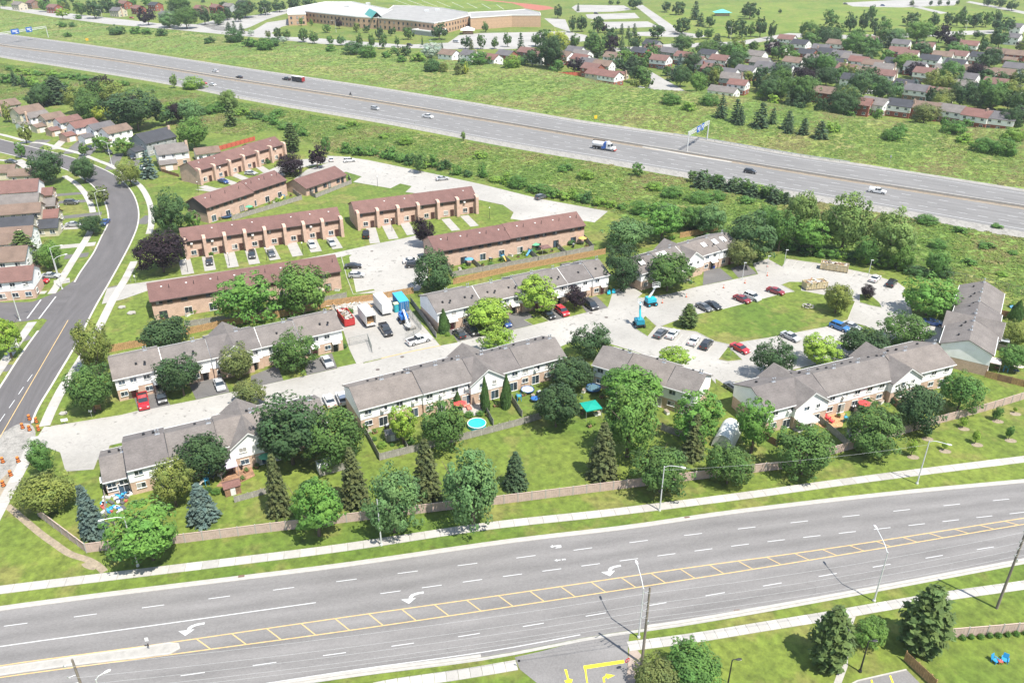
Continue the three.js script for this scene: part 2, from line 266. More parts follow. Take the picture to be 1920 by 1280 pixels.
// entrance drive with yellow arrows
{ const o = sheet('driveway', [[965, 1232], [1010, 1222], [1110, 1196], [1182, 1183], [1178, 1205], [1176, 1290], [1170, 1320], [1060, 1320], [1010, 1283], [975, 1255]], M.arterial, .026, 40, 'asphalt entrance drive with yellow painted arrows');
  const q = (name, px) => part(name, sheetGeo(W2(px), .04, 3), M.yellowBright, o);
  q('yellow_bar', [[1094, 1248], [1170, 1237], [1171, 1243], [1095, 1255]]); q('yellow_edge', [[1096, 1255], [1099, 1254], [1104, 1290], [1101, 1290]]);
  q('arrow', [[1058, 1255], [1063, 1255], [1067, 1272], [1074, 1274], [1068, 1290], [1058, 1276], [1064, 1274]]); q('arrow', [[1131, 1279], [1130, 1270], [1136, 1266], [1136, 1263], [1153, 1266], [1139, 1273], [1138, 1270], [1134, 1272], [1135, 1279]]);
  sheet('paved_apron', [[1180, 1216], [1192, 1215], [1203, 1228], [1200, 1250], [1190, 1282], [1174, 1282]], std({ map: M.slabs[0].map, color: rgb(.8, .68, .62) }), .03, 3, 'pinkish paved apron at the foot of the leaning utility pole');
  const lot = sheet('parking_lot', [[1595, 1290], [1608, 1277], [1700, 1255], [1735, 1290]], M.arterial, .03, 40, 'corner of a grey parking lot with yellow stripes'); part('kerb', kerbGeo(W2([[1590, 1287], [1608, 1277], [1700, 1256]]), .2, .14), M.kerb, lot);
  part('stall_line', sheetGeo(W2([[1633, 1275], [1636, 1274], [1640, 1290], [1637, 1290]]), .042, 3), M.yellowBright, lot); part('stall_line', sheetGeo(W2([[1668, 1267], [1671, 1266], [1680, 1290], [1677, 1290]]), .042, 3), M.yellowBright, lot); }
// --- curved residential street ---
const sR = [[-70, 1075], [-30, 1005], [0, 938], [48, 845], [62, 781], [99, 716], [140, 647], [176, 577], [206, 525], [232, 478], [247, 448], [257, 420], [258, 393], [247, 362], [221, 334], [175, 310], [114, 290], [42, 272], [-60, 247]];
const sL = [[-250, 1075], [-160, 960], [-70, 830], [0, 727], [40, 665], [83, 606], [110, 572], [136, 536], [150, 512], [176, 474], [190, 445], [203, 417], [202, 396], [194, 374], [175, 349], [160, 338], [124, 318], [55, 299], [-60, 271]];
{ const o = structure('street', ribbonGeo(W2(smoothPx(sL)), W2(smoothPx(sR)), .03, 56, 28), M.street, 'dark curved residential street with a yellow centre line');
  const cut = (a, x0, x1, y0, y1) => W2(smoothPx(a).filter(p => p[1] > y0 && p[1] < y1));
  part('kerb', kerbGeo(offset(cut(sR, 0, 0, 250, 798), .15), .42, .13), M.slabs[4], o); part('kerb', kerbGeo(offset(cut(sL, 0, 0, 250, 533), -.15), .42, .13), M.slabs[4], o); part('kerb', kerbGeo(offset(cut(sL, 0, 0, 612, 1000), -.15), .42, .13), M.slabs[4], o);
  part('yellow_line', stripGeo(W2(smoothPx([[127, 600], [95, 655], [60, 715], [28, 770], [0, 818], [-20, 850]])), .16, .042), M.yellow, o);
  dashes(o, W2([[60, 702], [40, 730], [20, 760], [0, 788], [-20, 818]]), 5.2, 3, .15, .042, M.paint);
  sheet('side_street', [[-80, 548], [0, 567], [60, 566], [108, 547], [146, 520], [150, 530], [120, 570], [88, 600], [80, 597], [72, 598], [50, 602], [-80, 612]], M.street, .034, 40, 'side street joining the curved street');
  for (const pr of [[[76, 562], [50, 597]], [[104, 556], [72, 598]]]) part('crossing_line', stripGeo(W2(pr), .3, .05), M.paint, o);
  sheet('road_patch', smoothPx([[0, 815], [35, 795], [58, 796], [66, 815], [46, 848], [22, 893], [0, 932], [-40, 960], [-40, 850]], true), M.gravel, .038, 6, 'dusty torn up road surface inside the orange barrels');
  sheet('soil', [[0, 900], [20, 880], [30, 905], [0, 950], [-20, 960]], M.soil, .044, 4, 'bare brown soil in the road works');
}
sidewalk([[30, 268], [75, 268], [115, 279], [150, 288], [180, 300], [212, 313], [245, 335], [265, 352], [281, 385], [283, 420], [278, 440]], 1.9, 1.7, 'pale sidewalk along the outer side of the street bend');
sidewalk([[-40, 246], [0, 252], [60, 268]], 1.9, 1.7, 'pale sidewalk in front of the detached houses by the bend');
sidewalk([[251, 490], [236, 520], [212, 560], [182, 620], [160, 660], [135, 700], [118, 725], [95, 770], [80, 805]], 2, 1.8, 'pale sidewalk along the street beside the townhouse ends');
sidewalk([[68, 818], [48, 860], [25, 905], [0, 952], [-25, 1000]], 2, 1.8, 'pale sidewalk past the road works');
sidewalk([[120, 330], [140, 343], [158, 362], [170, 385], [174, 400]], 1.9, 1.7, 'pale sidewalk on the inner side of the street bend');
sidewalk([[172, 428], [160, 450], [135, 490], [110, 530], [95, 552]], 2, 1.8, 'pale sidewalk beside the lawns of the inner houses');
sidewalk([[-30, 552], [40, 550], [92, 548]], 1.7, 1.7, 'pale sidewalk along the side street');
sidewalk([[60, 604], [40, 632], [20, 660], [0, 690], [-15, 712]], 2, 1.8, 'pale sidewalk at the corner of the side street'); 
sidewalk([[-40, 300], [0, 300], [50, 307]], 1.9, 1.7, 'pale sidewalk by the tan garage roofs');
for (const [a, b, w, c] of [[[103, 366], [164, 361], 3, 0], [[108, 379], [172, 376], 3.2, 0], [[112, 408], [190, 400], 3.4, 0], [[114, 427], [160, 424], 4, 1], [[112, 463], [178, 457], 3.2, 1], [[120, 482], [165, 477], 3.4, 0], [[100, 530], [130, 525], 3.6, 1], [[35, 287], [75, 262], 3.2, 0], [[62, 280], [88, 262], 3.2, 0], [[128, 288], [158, 262], 5, 0], [[150, 300], [180, 270], 4, 0], [[205, 318], [222, 288], 4, 0], [[230, 340], [252, 300], 4.4, 0], [[100, 280], [118, 262], 3.4, 1], [[30, 300], [60, 318], 4, 1], [[262, 420], [283, 404], 4, 0], [[205, 545], [240, 536], 5, 0], [[55, 630], [25, 640], 3.6, 0], [[20, 690], [-10, 690], 3, 0]]) { const o = structure('driveway', stripGeo(W2([a, b]), w, .02, 40), c ? M.slabs[3] : M.drive, c ? 'pale driveway of a house by the street bend' : 'dark driveway of a house by the street bend'); o.userData.group = c ? 'pale driveways by the bend' : 'dark driveways by the bend'; }
// footpath worn into the grass
part('worn_path', stripGeo(W2(smoothPx([[12, 948], [25, 958], [45, 975], [75, 1000], [100, 1018], [130, 1038], [165, 1050], [185, 1062], [195, 1072]])), 1.1, .018), M.soil, ground);
part('bare_patch', sheetGeo(W2(smoothPx([[152, 1058], [165, 1055], [180, 1062], [176, 1068], [160, 1065]], true)), .022, 4), M.soil, ground);
// --- white complex paving ---
const paving = sheet('parking_lot', [[62, 830], [82, 800], [95, 800], [227, 779], [259, 771], [319, 759], [365, 750], [497, 721], [635, 690], [668, 682], [655, 655], [640, 610], [618, 583], [735, 546], [752, 558], [785, 602], [826, 648], [900, 631], [975, 615], [1075, 592], [1172, 567], [1190, 560], [1255, 551], [1310, 537], [1375, 524], [1422, 514], [1412, 494], [1440, 485], [1467, 500], [1475, 485], [1540, 494], [1627, 512], [1685, 530], [1698, 540], [1692, 552], [1705, 565], [1712, 590], [1735, 602], [1768, 600], [1765, 640], [1700, 655], [1600, 668], [1500, 690], [1400, 712], [1345, 722], [1330, 705], [1230, 672], [1130, 640], [1075, 640], [1050, 650], [850, 690], [650, 738], [660, 760], [600, 760], [400, 790], [205, 835], [200, 850], [182, 862], [175, 880], [122, 884], [112, 848]], M.concrete, .03, 90, 'pale paving of the lanes and parking between the grey roofed rows');
part('kerb', kerbGeo(W2([[95, 800], [227, 779], [259, 771]]), .2, .12), M.kerb, paving); part('kerb', kerbGeo(W2([[826, 648], [780, 657], [715, 672]].reverse()), .2, .12), M.yellow, paving);
part('kerb', kerbGeo(W2([[632, 690], [670, 682], [715, 672]]), .2, .12), M.kerb, paving);
island('grass_island', [[1240, 612], [1292, 592], [1355, 580], [1470, 550], [1490, 547], [1465, 534], [1480, 528.5], [1505, 529], [1503, 545], [1550, 554], [1604, 565], [1590, 600], [1557, 612], [1440, 634], [1395, 641], [1367, 646], [1340, 640], [1305, 622], [1270, 618]], 'large mown green in the middle of the parking loop');
island('grass_island', [[1210, 592], [1231, 612], [1215, 631], [1192, 617]], 'small grass wedge under the boom lift');
island('grass_island', [[1366, 650], [1392, 675], [1366, 678], [1347, 674]], 'small grass triangle with a sign post');
island('grass_island', [[1612, 552], [1632, 552], [1650, 568], [1654, 577], [1632, 573], [1612, 567]], 'small rounded island under the purple sapling');
island('grass_island', [[1590, 602], [1625, 612], [1650, 622], [1640, 640], [1600, 640], [1580, 615]], 'grass island end under the parking trees');
island('grass_island', [[680, 679], [715, 671], [716, 674], [682, 682]], 'thin grass strip at the mouth of the works yard');
for (const [px, l] of [[[[1342, 710], [1352, 716], [1382, 742], [1345, 752]], 'lawn wedge between two grey roofed rows'], [[[1255, 551], [1310, 537], [1297, 527], [1240, 538]], 'lawn in front of the skylight row'], [[[825, 648], [858, 642], [850, 628], [812, 632]], 'lawn patch beside the cedar'], [[[632, 690], [667, 682], [655, 655], [625, 660]], 'lawn patch at the end of the front row']]) sheet('lawn_patch', px, M.lawn, .05, 120, l);
// driveways in front of the grey roofed rows
for (const [px, mt] of [[[[259, 771], [319, 759], [300, 730], [250, 742]], 0], [[[367, 749], [430, 735], [415, 700], [355, 722]], 0], [[[470, 727], [531, 713], [520, 685], [470, 705]], 0], [[[575, 703], [632, 690], [622, 662], [570, 680]], 0], [[[845, 643], [900, 631], [885, 608], [835, 618]], 0], [[[925, 626], [968, 616], [950, 590], [910, 600]], 0], [[[968, 616], [1012, 606], [985, 580], [945, 590]], 0], [[[1030, 602], [1058, 596], [1040, 572], [1012, 580]], 0], [[[1100, 586], [1140, 577], [1118, 555], [1085, 565]], 0], [[[1318, 535], [1375, 523], [1350, 502], [1320, 508]], 0], [[[1385, 521], [1420, 513], [1400, 495], [1370, 503]], 0], [[[1265, 548], [1310, 537], [1290, 520], [1255, 530]], 0], [[[1140, 577], [1190, 563], [1205, 550], [1180, 535], [1150, 545]], 1]])
  structure('driveway', sheetGeo(W2(px), .046, 40), mt ? M.concrete : M.drive, 'grey driveway in front of a grey roofed row').userData.group = 'driveways of the grey roofed rows';
{ const st = (a, b, n, dx, dy, par) => { for (let i = 0; i <= n; i++) { const q = [lerp(a[0], b[0], i / n), lerp(a[1], b[1], i / n)]; part('stall_line', stripGeo(W2([q, [q[0] + dx, q[1] + dy]]), .1, .04), M.slabs[4], par); } };
  st([1300, 588], [1470, 548], 14, -20, -14, paving); st([1400, 641], [1555, 613], 12, 21, 15, paving); st([1245, 616], [1340, 643], 8, -14, 17, paving); st([1480, 486], [1620, 513], 9, -10, 12, paving); }
// --- red brick complex paving ---
sheet('parking_lot', [[200, 541], [232, 534], [275, 528], [420, 508], [560, 487], [632, 473], [700, 458], [760, 446], [800, 436], [812, 452], [800, 470], [803, 520], [785, 545], [665, 551], [652, 520], [641, 490], [640, 481], [560, 498], [420, 520], [276, 545], [230, 561], [190, 570]], M.concrete, .03, 90, 'cracked pale parking area between the brick rows');
sheet('parking_lot', [[612, 292], [640, 293], [690, 300], [814, 326], [901, 345], [1014, 373], [1140, 396], [1115, 417], [1095, 414], [1060, 425], [957, 410], [963, 398], [943, 384], [890, 373], [820, 367], [760, 360], [772, 349], [750, 344], [732, 353], [662, 341], [678, 331], [648, 322], [600, 335], [560, 345], [545, 340], [575, 318], [622, 303]], M.concrete, .03, 90, 'long cracked pale parking lot along the meadow');
sheet('road', [[365, 355], [420, 352], [480, 330], [545, 300], [620, 295], [640, 300], [560, 315], [500, 345], [430, 365]], M.concrete, .026, 90, 'pale lane between the upper brick rows');
island('grass_island', [[640, 482], [652, 478], [660, 478], [655, 482], [668, 548], [700, 542], [703, 545], [662, 552], [650, 520]], 'grass verge around the brick complex parking', .1);
// driveways of the brick rows
const brickDrives = (L, rear) => { for (const [x0, y0, x1, y1, w] of L) { const a = G(x0, y0), b = G(x1, y1); structure('driveway', stripGeo([a, b], w, .038, 6), M.slabs[3], 'tan concrete driveway in front of a brick row').userData.group = 'driveways of the brick rows'; } };
brickDrives([[345, 486, 352, 514, 3.2], [388, 480, 394, 507, 3], [429, 473, 437, 501, 3], [468, 466, 477, 495, 3], [503, 461, 516, 487, 3], [546, 455, 558, 480, 3], [582, 448, 593, 472, 3.2], [618, 441, 633, 466, 3], [695, 427, 703, 456, 3], [724, 421, 738, 448, 3], [758, 417, 772, 440, 3], [835, 410, 855, 432, 2.8], [870, 404, 890, 424, 2.8], [378, 349, 400, 355, 3], [412, 335, 440, 345, 3], [434, 325, 460, 336, 3], [460, 318, 478, 326, 3], [485, 312, 500, 322, 3]]);
// --- highway ---
const hNear = [[-60, 92], [0, 104], [120, 122], [310, 152], [480, 184], [720, 223], [960, 266], [1120, 292], [1300, 322], [1444, 347], [1710, 392], [1916, 429], [2020, 448]];
const hMed = [[-60, 75], [0, 85], [200, 111], [480, 156], [720, 193], [960, 233], [1100, 257], [1290, 288], [1500, 323], [1710, 356], [1916, 388], [2020, 405]];
const hFar = [[-60, 55], [0, 64], [200, 91], [480, 134], [720, 170], [960, 210], [1100, 234], [1290, 261], [1500, 298], [1653, 320], [1916, 362], [2020, 379]];
const xsH = []; for (let x = -300; x <= 2580; x += 40) xsH.push(x);
const hw = structure('highway', null, null, 'multi lane highway with yellow median lines');
{ const n = polyW(hNear, xsH), m = polyW(hMed, xsH), f = polyW(hFar, xsH), fr = (a, b, t) => a.map((p, i) => p.clone().lerp(b[i], t)), ex = (a, b, d) => a.map((p, i) => p.clone().addScaledVector(p.clone().sub(b[i]).normalize(), d));
  const tw = n[20].distanceTo(f[20]);
  part('shoulder', ribbonGeo(ex(n, m, 10), ex(f, m, 8), .012, 8, 8), M.gravel, hw);
  part('carriageway', ribbonGeo(ex(n, m, 2.5), ex(f, m, 2.8), .03, 56, 28), M.highway, hw);
  part('edge_line', stripGeo(n, .28, .05), M.paint, hw); part('edge_line', stripGeo(f, .25, .05), M.paint, hw);
  part('yellow_line', stripGeo(fr(m, n, .09), .24, .05), M.yellow, hw); part('yellow_line', stripGeo(fr(m, f, .13), .24, .05), M.yellow, hw);
  part('rust_strip', ribbonGeo(fr(m, n, .05), fr(m, f, .08), .044, 8, 8), std({ map: M.gravel.map, color: rgb(.95, .78, .6) }), hw);
  part('median_barrier', kerbGeo(m, .45, .8), M.slabs[0], hw);
  const barW = W2(smoothPx([[1205, 275], [1290, 290.5], [1372, 304]])); part('median_slab', stripGeo(barW, 1.8, .062), M.slabs[1], hw);
  const far = [];
  far.push(...dashes(hw, fr(n, m, .24), 6, 3, .2, .05, M.paint, 10)); far.push(...dashes(hw, fr(n, m, .48), 12, 3, .2, .05, M.paint, 10), ...dashes(hw, fr(n, m, .7), 12, 3, .2, .05, M.paint, 10), ...dashes(hw, fr(f, m, .3), 12, 3, .2, .05, M.paint, 10), ...dashes(hw, fr(f, m, .62), 12, 3, .2, .05, M.paint, 10));
  part('ramp_line', stripGeo(polyW([[-60, 86], [0, 97], [310, 145], [480, 176], [782, 227]], xsH.filter(x => x < 785)), .2, .052), M.paint, hw);
  stuffPart(part('far_lane_dashes', merge(far), M.paint, hw));
}
// --- embankment beyond the highway and meadow before it ---
const crest = [[-60, 20, .8], [0, 24, .8], [200, 47, 1.2], [340, 58, 1.2], [480, 78, 1.5], [660, 94, 1.6], [800, 107, 2], [900, 117, 2.5], [1000, 127, 3], [1060, 138, 3.2], [1150, 158, 3.6], [1230, 168, 4], [1310, 172, 4], [1400, 184, 4], [1500, 203, 4], [1600, 219, 4], [1700, 230, 4], [1800, 238, 4], [1920, 243, 4], [2040, 247, 4]];
const hill = rng(5), bumps = []; for (let i = 0; i < 90; i++) bumps.push([hill() * 2100 - 60, hill(), 30 + hill() * 70, .1 + hill() * .18, (hill() - .35) * .9]);
const bankPt = (x, v) => { // v 0 foot, 1 crest, 1..1.4 back slope
  const yf = lineY(hFar, x) - 6, yc = lineY(crest, x); let hc = 0; for (let i = 1; i < crest.length; i++) if (x <= crest[i][0] || i === crest.length - 1) { hc = lerp(crest[i - 1][2], crest[i][2], (x - crest[i - 1][0]) / (crest[i][0] - crest[i - 1][0])); break; }
  const a = G(x, yf), b = G(x, yc, hc), p = a.clone().lerp(b.clone().setY(0), v); if (v > 1) { p.copy(b).addScaledVector(b.clone().sub(a).setY(0).normalize(), (v - 1) * 40); p.y = Math.max(-.5, hc * (1 - (v - 1) * 3.4)); return p; }
  p.y = hc * (v * v * (3 - 2 * v) * .6 + v * .4); for (const [bx, bv, sx, sv, h] of bumps) { const e = ((x - bx) / sx) ** 2 + ((v - bv) / sv) ** 2; if (e < 4) p.y += h * Math.exp(-e * 2) * Math.sin(Math.PI * Math.min(1, v)); } return p;
};
{ const P = [], U = [], I = [], NX = 260, NV = 20; for (let i = 0; i <= NX; i++) for (let j = 0; j <= NV; j++) { const p = bankPt(-220 + 2740 * i / NX, j / NV * 1.4); if (j === 0) p.y = -.05; P.push(p.x, p.y, p.z); U.push(p.x / 160, -p.z / 160); if (i && j) { const a = i * (NV + 1) + j; I.push(a - NV - 2, a - NV - 1, a, a - NV - 2, a, a - 1); } }
  const g = new THREE.BufferGeometry(); g.setAttribute('position', new THREE.Float32BufferAttribute(P, 3)); g.setAttribute('uv', new THREE.Float32BufferAttribute(U, 2)); for (let i = 0; i < I.length; i += 3) { const t = I[i]; I[i] = I[i + 1]; I[i + 1] = t; } g.setIndex(I); g.computeVertexNormals(); if (g.attributes.normal.getY(500) < 0) { for (let i = 0; i < I.length; i += 3) { const t = I[i]; I[i] = I[i + 1]; I[i + 1] = t; } g.setIndex(I); g.computeVertexNormals(); }
  structure('embankment', g, M.meadow, 'grassy embankment rising behind the highway'); }
const meadowPx = [[-300, 68], [-60, 108], [0, 119], [120, 132], [310, 165], [480, 197], [720, 238], [960, 281], [1120, 306], [1300, 338], [1444, 364], [1710, 409], [2020, 464], [2580, 566], [2580, 720], [2020, 590], [1890, 562], [1800, 535], [1700, 513], [1560, 484], [1480, 470], [1420, 442], [1330, 435], [1230, 440], [1150, 398], [1060, 378], [960, 352], [830, 322], [690, 294], [612, 284], [520, 240], [450, 256], [390, 248], [300, 228], [200, 210], [100, 190], [0, 186], [-60, 180], [-300, 150]];
sheet('meadow', meadowPx, M.meadow, .008, 160, 'uncut meadow between the highway and the rows');
// ---------- trees ----------
function leafBuf() {
  const P = [], N = [], C = [], a = V(), b = V(), q = V();
  return { add(p, n, sn, s, w, c) { a.set(n.y, n.z, -n.x).cross(n).normalize(); b.crossVectors(n, a); const k = (rl() * 6.28), ca = Math.cos(k), sa = Math.sin(k);
      const ux = a.x * ca + b.x * sa, uy = a.y * ca + b.y * sa, uz = a.z * ca + b.z * sa, vx = (b.x * ca - a.x * sa) * w, vy = (b.y * ca - a.y * sa) * w, vz = (b.z * ca - a.z * sa) * w;
      const A = [p.x - ux * s, p.y - uy * s, p.z - uz * s], B = [p.x + vx * s, p.y + vy * s, p.z + vz * s], D = [p.x - vx * s, p.y - vy * s, p.z - vz * s], E = [p.x + ux * s, p.y + uy * s, p.z + uz * s];
      for (const t of [A, D, E, A, E, B]) P.push(...t); for (let i = 0; i < 6; i++) { N.push(sn.x, sn.y, sn.z); C.push(c[0], c[1], c[2]); } },
    geo() { const g = new THREE.BufferGeometry(); g.setAttribute('position', new THREE.Float32BufferAttribute(P, 3)); g.setAttribute('normal', new THREE.Float32BufferAttribute(N, 3)); g.setAttribute('color', new THREE.Float32BufferAttribute(C, 3)); fixWind(g); return g; } };
}
let rl = rng(1);
function fixWind(g) { const p = g.attributes.position, n = g.attributes.normal, a = V(), b = V(), c = V(); for (let i = 0; i < p.count; i += 3) { a.fromBufferAttribute(p, i); b.fromBufferAttribute(p, i + 1).sub(a); c.fromBufferAttribute(p, i + 2).sub(a); b.cross(c); if (b.x * n.getX(i) + b.y * n.getY(i) + b.z * n.getZ(i) < 0) { for (const k of ['position', 'color']) { const t = g.attributes[k]; for (let d = 0; d < 3; d++) { const x = t.array[(i + 1) * 3 + d]; t.array[(i + 1) * 3 + d] = t.array[(i + 2) * 3 + d]; t.array[(i + 2) * 3 + d] = x; } } } } }
const sph = () => { const z = rl() * 2 - 1, a = rl() * 6.283, r = Math.sqrt(1 - z * z); return V(r * Math.cos(a), z, r * Math.sin(a)); };
// crowns in a unit ball; kind: round, oval, spread, bush
function crownGeo(kind, seed, fine) {
  rl = rng(seed * 131 + 7); const L = leafBuf(), nc = fine ? (kind === 'spread' ? 104 : 98) : 38, nl = fine ? 86 : 40, ls = fine ? .047 : .1, lobes = []; for (let i = 0; i < 7; i++) lobes.push([sph(), .1 + rl() * .2]);
  for (let i = 0; i < nc; i++) {
    const d = sph(); if (kind !== 'bush' && d.y < -.7 && rl() < .6) { i--; continue; }
    let rad = 1; for (const [l, h] of lobes) rad += h * (Math.max(0, d.dot(l)) ** 3) * (h > .2 ? -1.1 : 1);
    const inner = rl() < .22, sprig = !inner && rl() < .24, cr = (kind === 'spread' ? .24 : .27) * (sprig ? .4 + rl() * .25 : .55 + rl() * .8), rr = (inner ? .3 + rl() * .35 : sprig ? .93 + rl() * .14 : 1 - cr * .95) * rad;
    const c = d.clone().multiplyScalar(rr); if (kind === 'oval') { const k = 1 - .34 * Math.max(0, c.y) ** 1.3; c.x *= k; c.z *= k; } if (kind === 'spread') c.y *= .92;
    const tone = .8 + rl() * .42, hue = (rl() - .5) * .16, fl = kind === 'spread' ? .5 : .9;
    for (let k = 0; k < (sprig ? nl * .4 : nl); k++) {
      const e = sph(); if (!inner && e.dot(d) < -.45 && rl() < .8) continue; if (kind === 'spread' && e.y < -.4 && rl() < .6) continue;
      const p = c.clone().add(V(e.x, e.y * fl, e.z).multiplyScalar(cr * (.62 + .42 * Math.sqrt(rl())))); 
      const n = e.clone().multiplyScalar(.75).addScaledVector(d, .5).add(sph().multiplyScalar(.6)).add(V(0, .3, 0)).normalize(), sn = n.clone().addScaledVector(e, .7).addScaledVector(d, .4).normalize();
      const t = tone * (.84 + rl() * .32); L.add(p, n, sn, ls * (.7 + rl() * .65), .62, [t * (1 + hue), t, t * (1 - hue * .8)]);
    }
  }
  return L.geo();
}
// spruce with whorls of drooping boughs: base at 0, height 1, radius 1
function coniferGeo(seed, fine, kind) {
  rl = rng(seed * 97 + 3); const L = leafBuf(), tiers = fine ? (kind === 'pine' ? 15 : 22) : 11, asp = .42;
  for (let t = 0; t < tiers; t++) {
    const f = (t + rl() * .3) / tiers, y = .045 + .935 * f, rmax = kind === 'pine' ? Math.min(1, .55 + f * 1.4) * Math.pow(1 - f * .97, .62) : Math.pow(1 - f, .62) * 1.04 + .03, nb = Math.max(4, Math.round((fine ? 15 : 8) * (1 - f * .65)));
    for (let k = 0; k < nb; k++) {
      const a = k / nb * 6.283 + t * 2.4 + rl() * .5, len = rmax * (.72 + rl() * .34), tone = .78 + rl() * .42, hue = (rl() - .5) * .14, ns = Math.max(3, Math.round((fine ? 20 : 7) * (.35 + len)));
      for (let q = 0; q < ns; q++) {
        const u = .22 + .8 * (q + rl()) / ns, r = len * u, sp = (1 - u * .55) * .17 * (rl() - .5) * 2, dy = (kind === 'pine' ? .035 : -.055) * u * len + .02 * (rl() - .5);
        const p = V(Math.cos(a) * r - Math.sin(a) * sp, (y + dy) * 4, Math.sin(a) * r + Math.cos(a) * sp), o = V(Math.cos(a), 0, Math.sin(a));
        const n = V(0, .8, 0).addScaledVector(o, .6).add(sph().multiplyScalar(.75)).normalize(), sn = n.clone().addScaledVector(o, .4).normalize();
        const s = (fine ? .115 : .22) * (.7 + rl() * .6), tt = tone * (.82 + rl() * .36); const pre = p.clone();
        L.add(pre, n, sn, s, .5, [tt * (1 + hue), tt, tt * (1 - hue)]);
      }
    }
  }
  const g = L.geo(), P = g.attributes.position; return g;
}
// dense column (cedar): base 0, height 1, radius 1
function columnGeo(seed) { rl = rng(seed); const L = leafBuf(); for (let i = 0; i < 2300; i++) { const y = rl(), a = rl() * 6.283, R0 = Math.pow(Math.sin(Math.PI * (.16 + .8 * y) ** .8), .7) * (1 - .55 * y ** 3) * (.8 + .14 * Math.sin(a * 3 + y * 9)), r = R0 * (.75 + .25 * rl()), o = V(Math.cos(a), .25, Math.sin(a)); const n = o.clone().add(sph().multiplyScalar(.6)).normalize(), t = .75 + rl() * .45; L.add(V(Math.cos(a) * r, y, Math.sin(a) * r), n, n, .13, .3, [t, t, t]); } return L.geo(); }
// trunk and limbs, tree height 1
function trunkGeo(seed, limbs) {
  rl = rng(seed); const g = [], tp = (a, b, r0, r1) => { const d = b.clone().sub(a), c = new THREE.CylinderGeometry(r1, r0, d.length(), 7); c.translate(0, d.length() / 2, 0); c.applyQuaternion(new THREE.Quaternion().setFromUnitVectors(V(0, 1, 0), d.normalize())); c.translate(a.x, a.y, a.z); g.push(c); };
  const top = V((rl() - .5) * .03, limbs ? .42 : .92, (rl() - .5) * .03); tp(V(0, -.01, 0), top, limbs ? .026 : .02, limbs ? .016 : .003);
  for (let i = 0; i < limbs; i++) { const a = i / limbs * 6.28 + rl(), s = V(0, .2 + rl() * .2, 0), e = V(Math.cos(a) * (.16 + rl() * .12), s.y + .2 + rl() * .22, Math.sin(a) * (.16 + rl() * .12)); tp(s, e, .012, .005); const e2 = e.clone().add(V(Math.cos(a + .6) * .1, .12, Math.sin(a + .6) * .1)); tp(e, e2, .005, .002); }
  return merge(g);
}
const leafMat = (r, g, b, tr = .38) => memo(`leaf${r},${g},${b}`, () => new THREE.MeshPhysicalMaterial({ color: rgb(r, g, b), vertexColors: true, roughness: .85, transmission: tr, thickness: 0, side: THREE.DoubleSide, specularIntensity: .3 }));
const SPEC = {
  maple: ['round', .054, .1, .025], dark: ['round', .038, .072, .027], mid: ['round', .062, .125, .03], olive: ['round', .115, .14, .034], lime: ['spread', .16, .24, .035], bright: ['round', .078, .14, .03],
  locust: ['spread', .075, .155, .03], ash: ['oval', .075, .135, .048], linden: ['oval', .045, .085, .03], purple: ['round', .026, .016, .022], silver: ['spread', .2, .24, .19], poplar: ['oval', .105, .155, .044], bushy: ['bush', .06, .125, .026], yellow: ['round', .2, .23, .035], bushlime: ['bush', .11, .18, .03], bushdark: ['bush', .04, .085, .025], crab: ['round', .09, .11, .035],
  spruce: ['spruce', .075, .09, .034], blue: ['spruce', .075, .11, .095], pine: ['pine', .066, .098, .03], cedar: ['column', .055, .105, .028], dkspruce: ['spruce', .045, .075, .035] };
const variants = {};
function crownOf(kind, fine, i) { const n = fine ? { round: 5, oval: 3, spread: 4, bush: 2, spruce: 3, pine: 2, column: 1 }[kind] : { round: 4, oval: 2, spread: 2, bush: 2, spruce: 2, pine: 1, column: 1 }[kind], k = i % n;
  return memo(`crown${kind}${fine}${k}`, () => kind === 'column' ? columnGeo(4) : kind === 'spruce' || kind === 'pine' ? coniferGeo(k + 1, fine, kind) : crownGeo(kind, k + 1 + (fine ? 0 : 20), fine)); }
let treeNo = 0; const trees = [];
const SPNAME = { maple: 'maple_tree', dark: 'maple_tree', purple: 'maple_tree', locust: 'locust_tree', lime: 'locust_tree', ash: 'ash_tree', silver: 'ash_tree', linden: 'linden_tree', poplar: 'poplar_tree' };
const NAMES = { spruce: 'spruce_tree', pine: 'pine_tree', column: 'cedar_tree', bush: 'bush' };
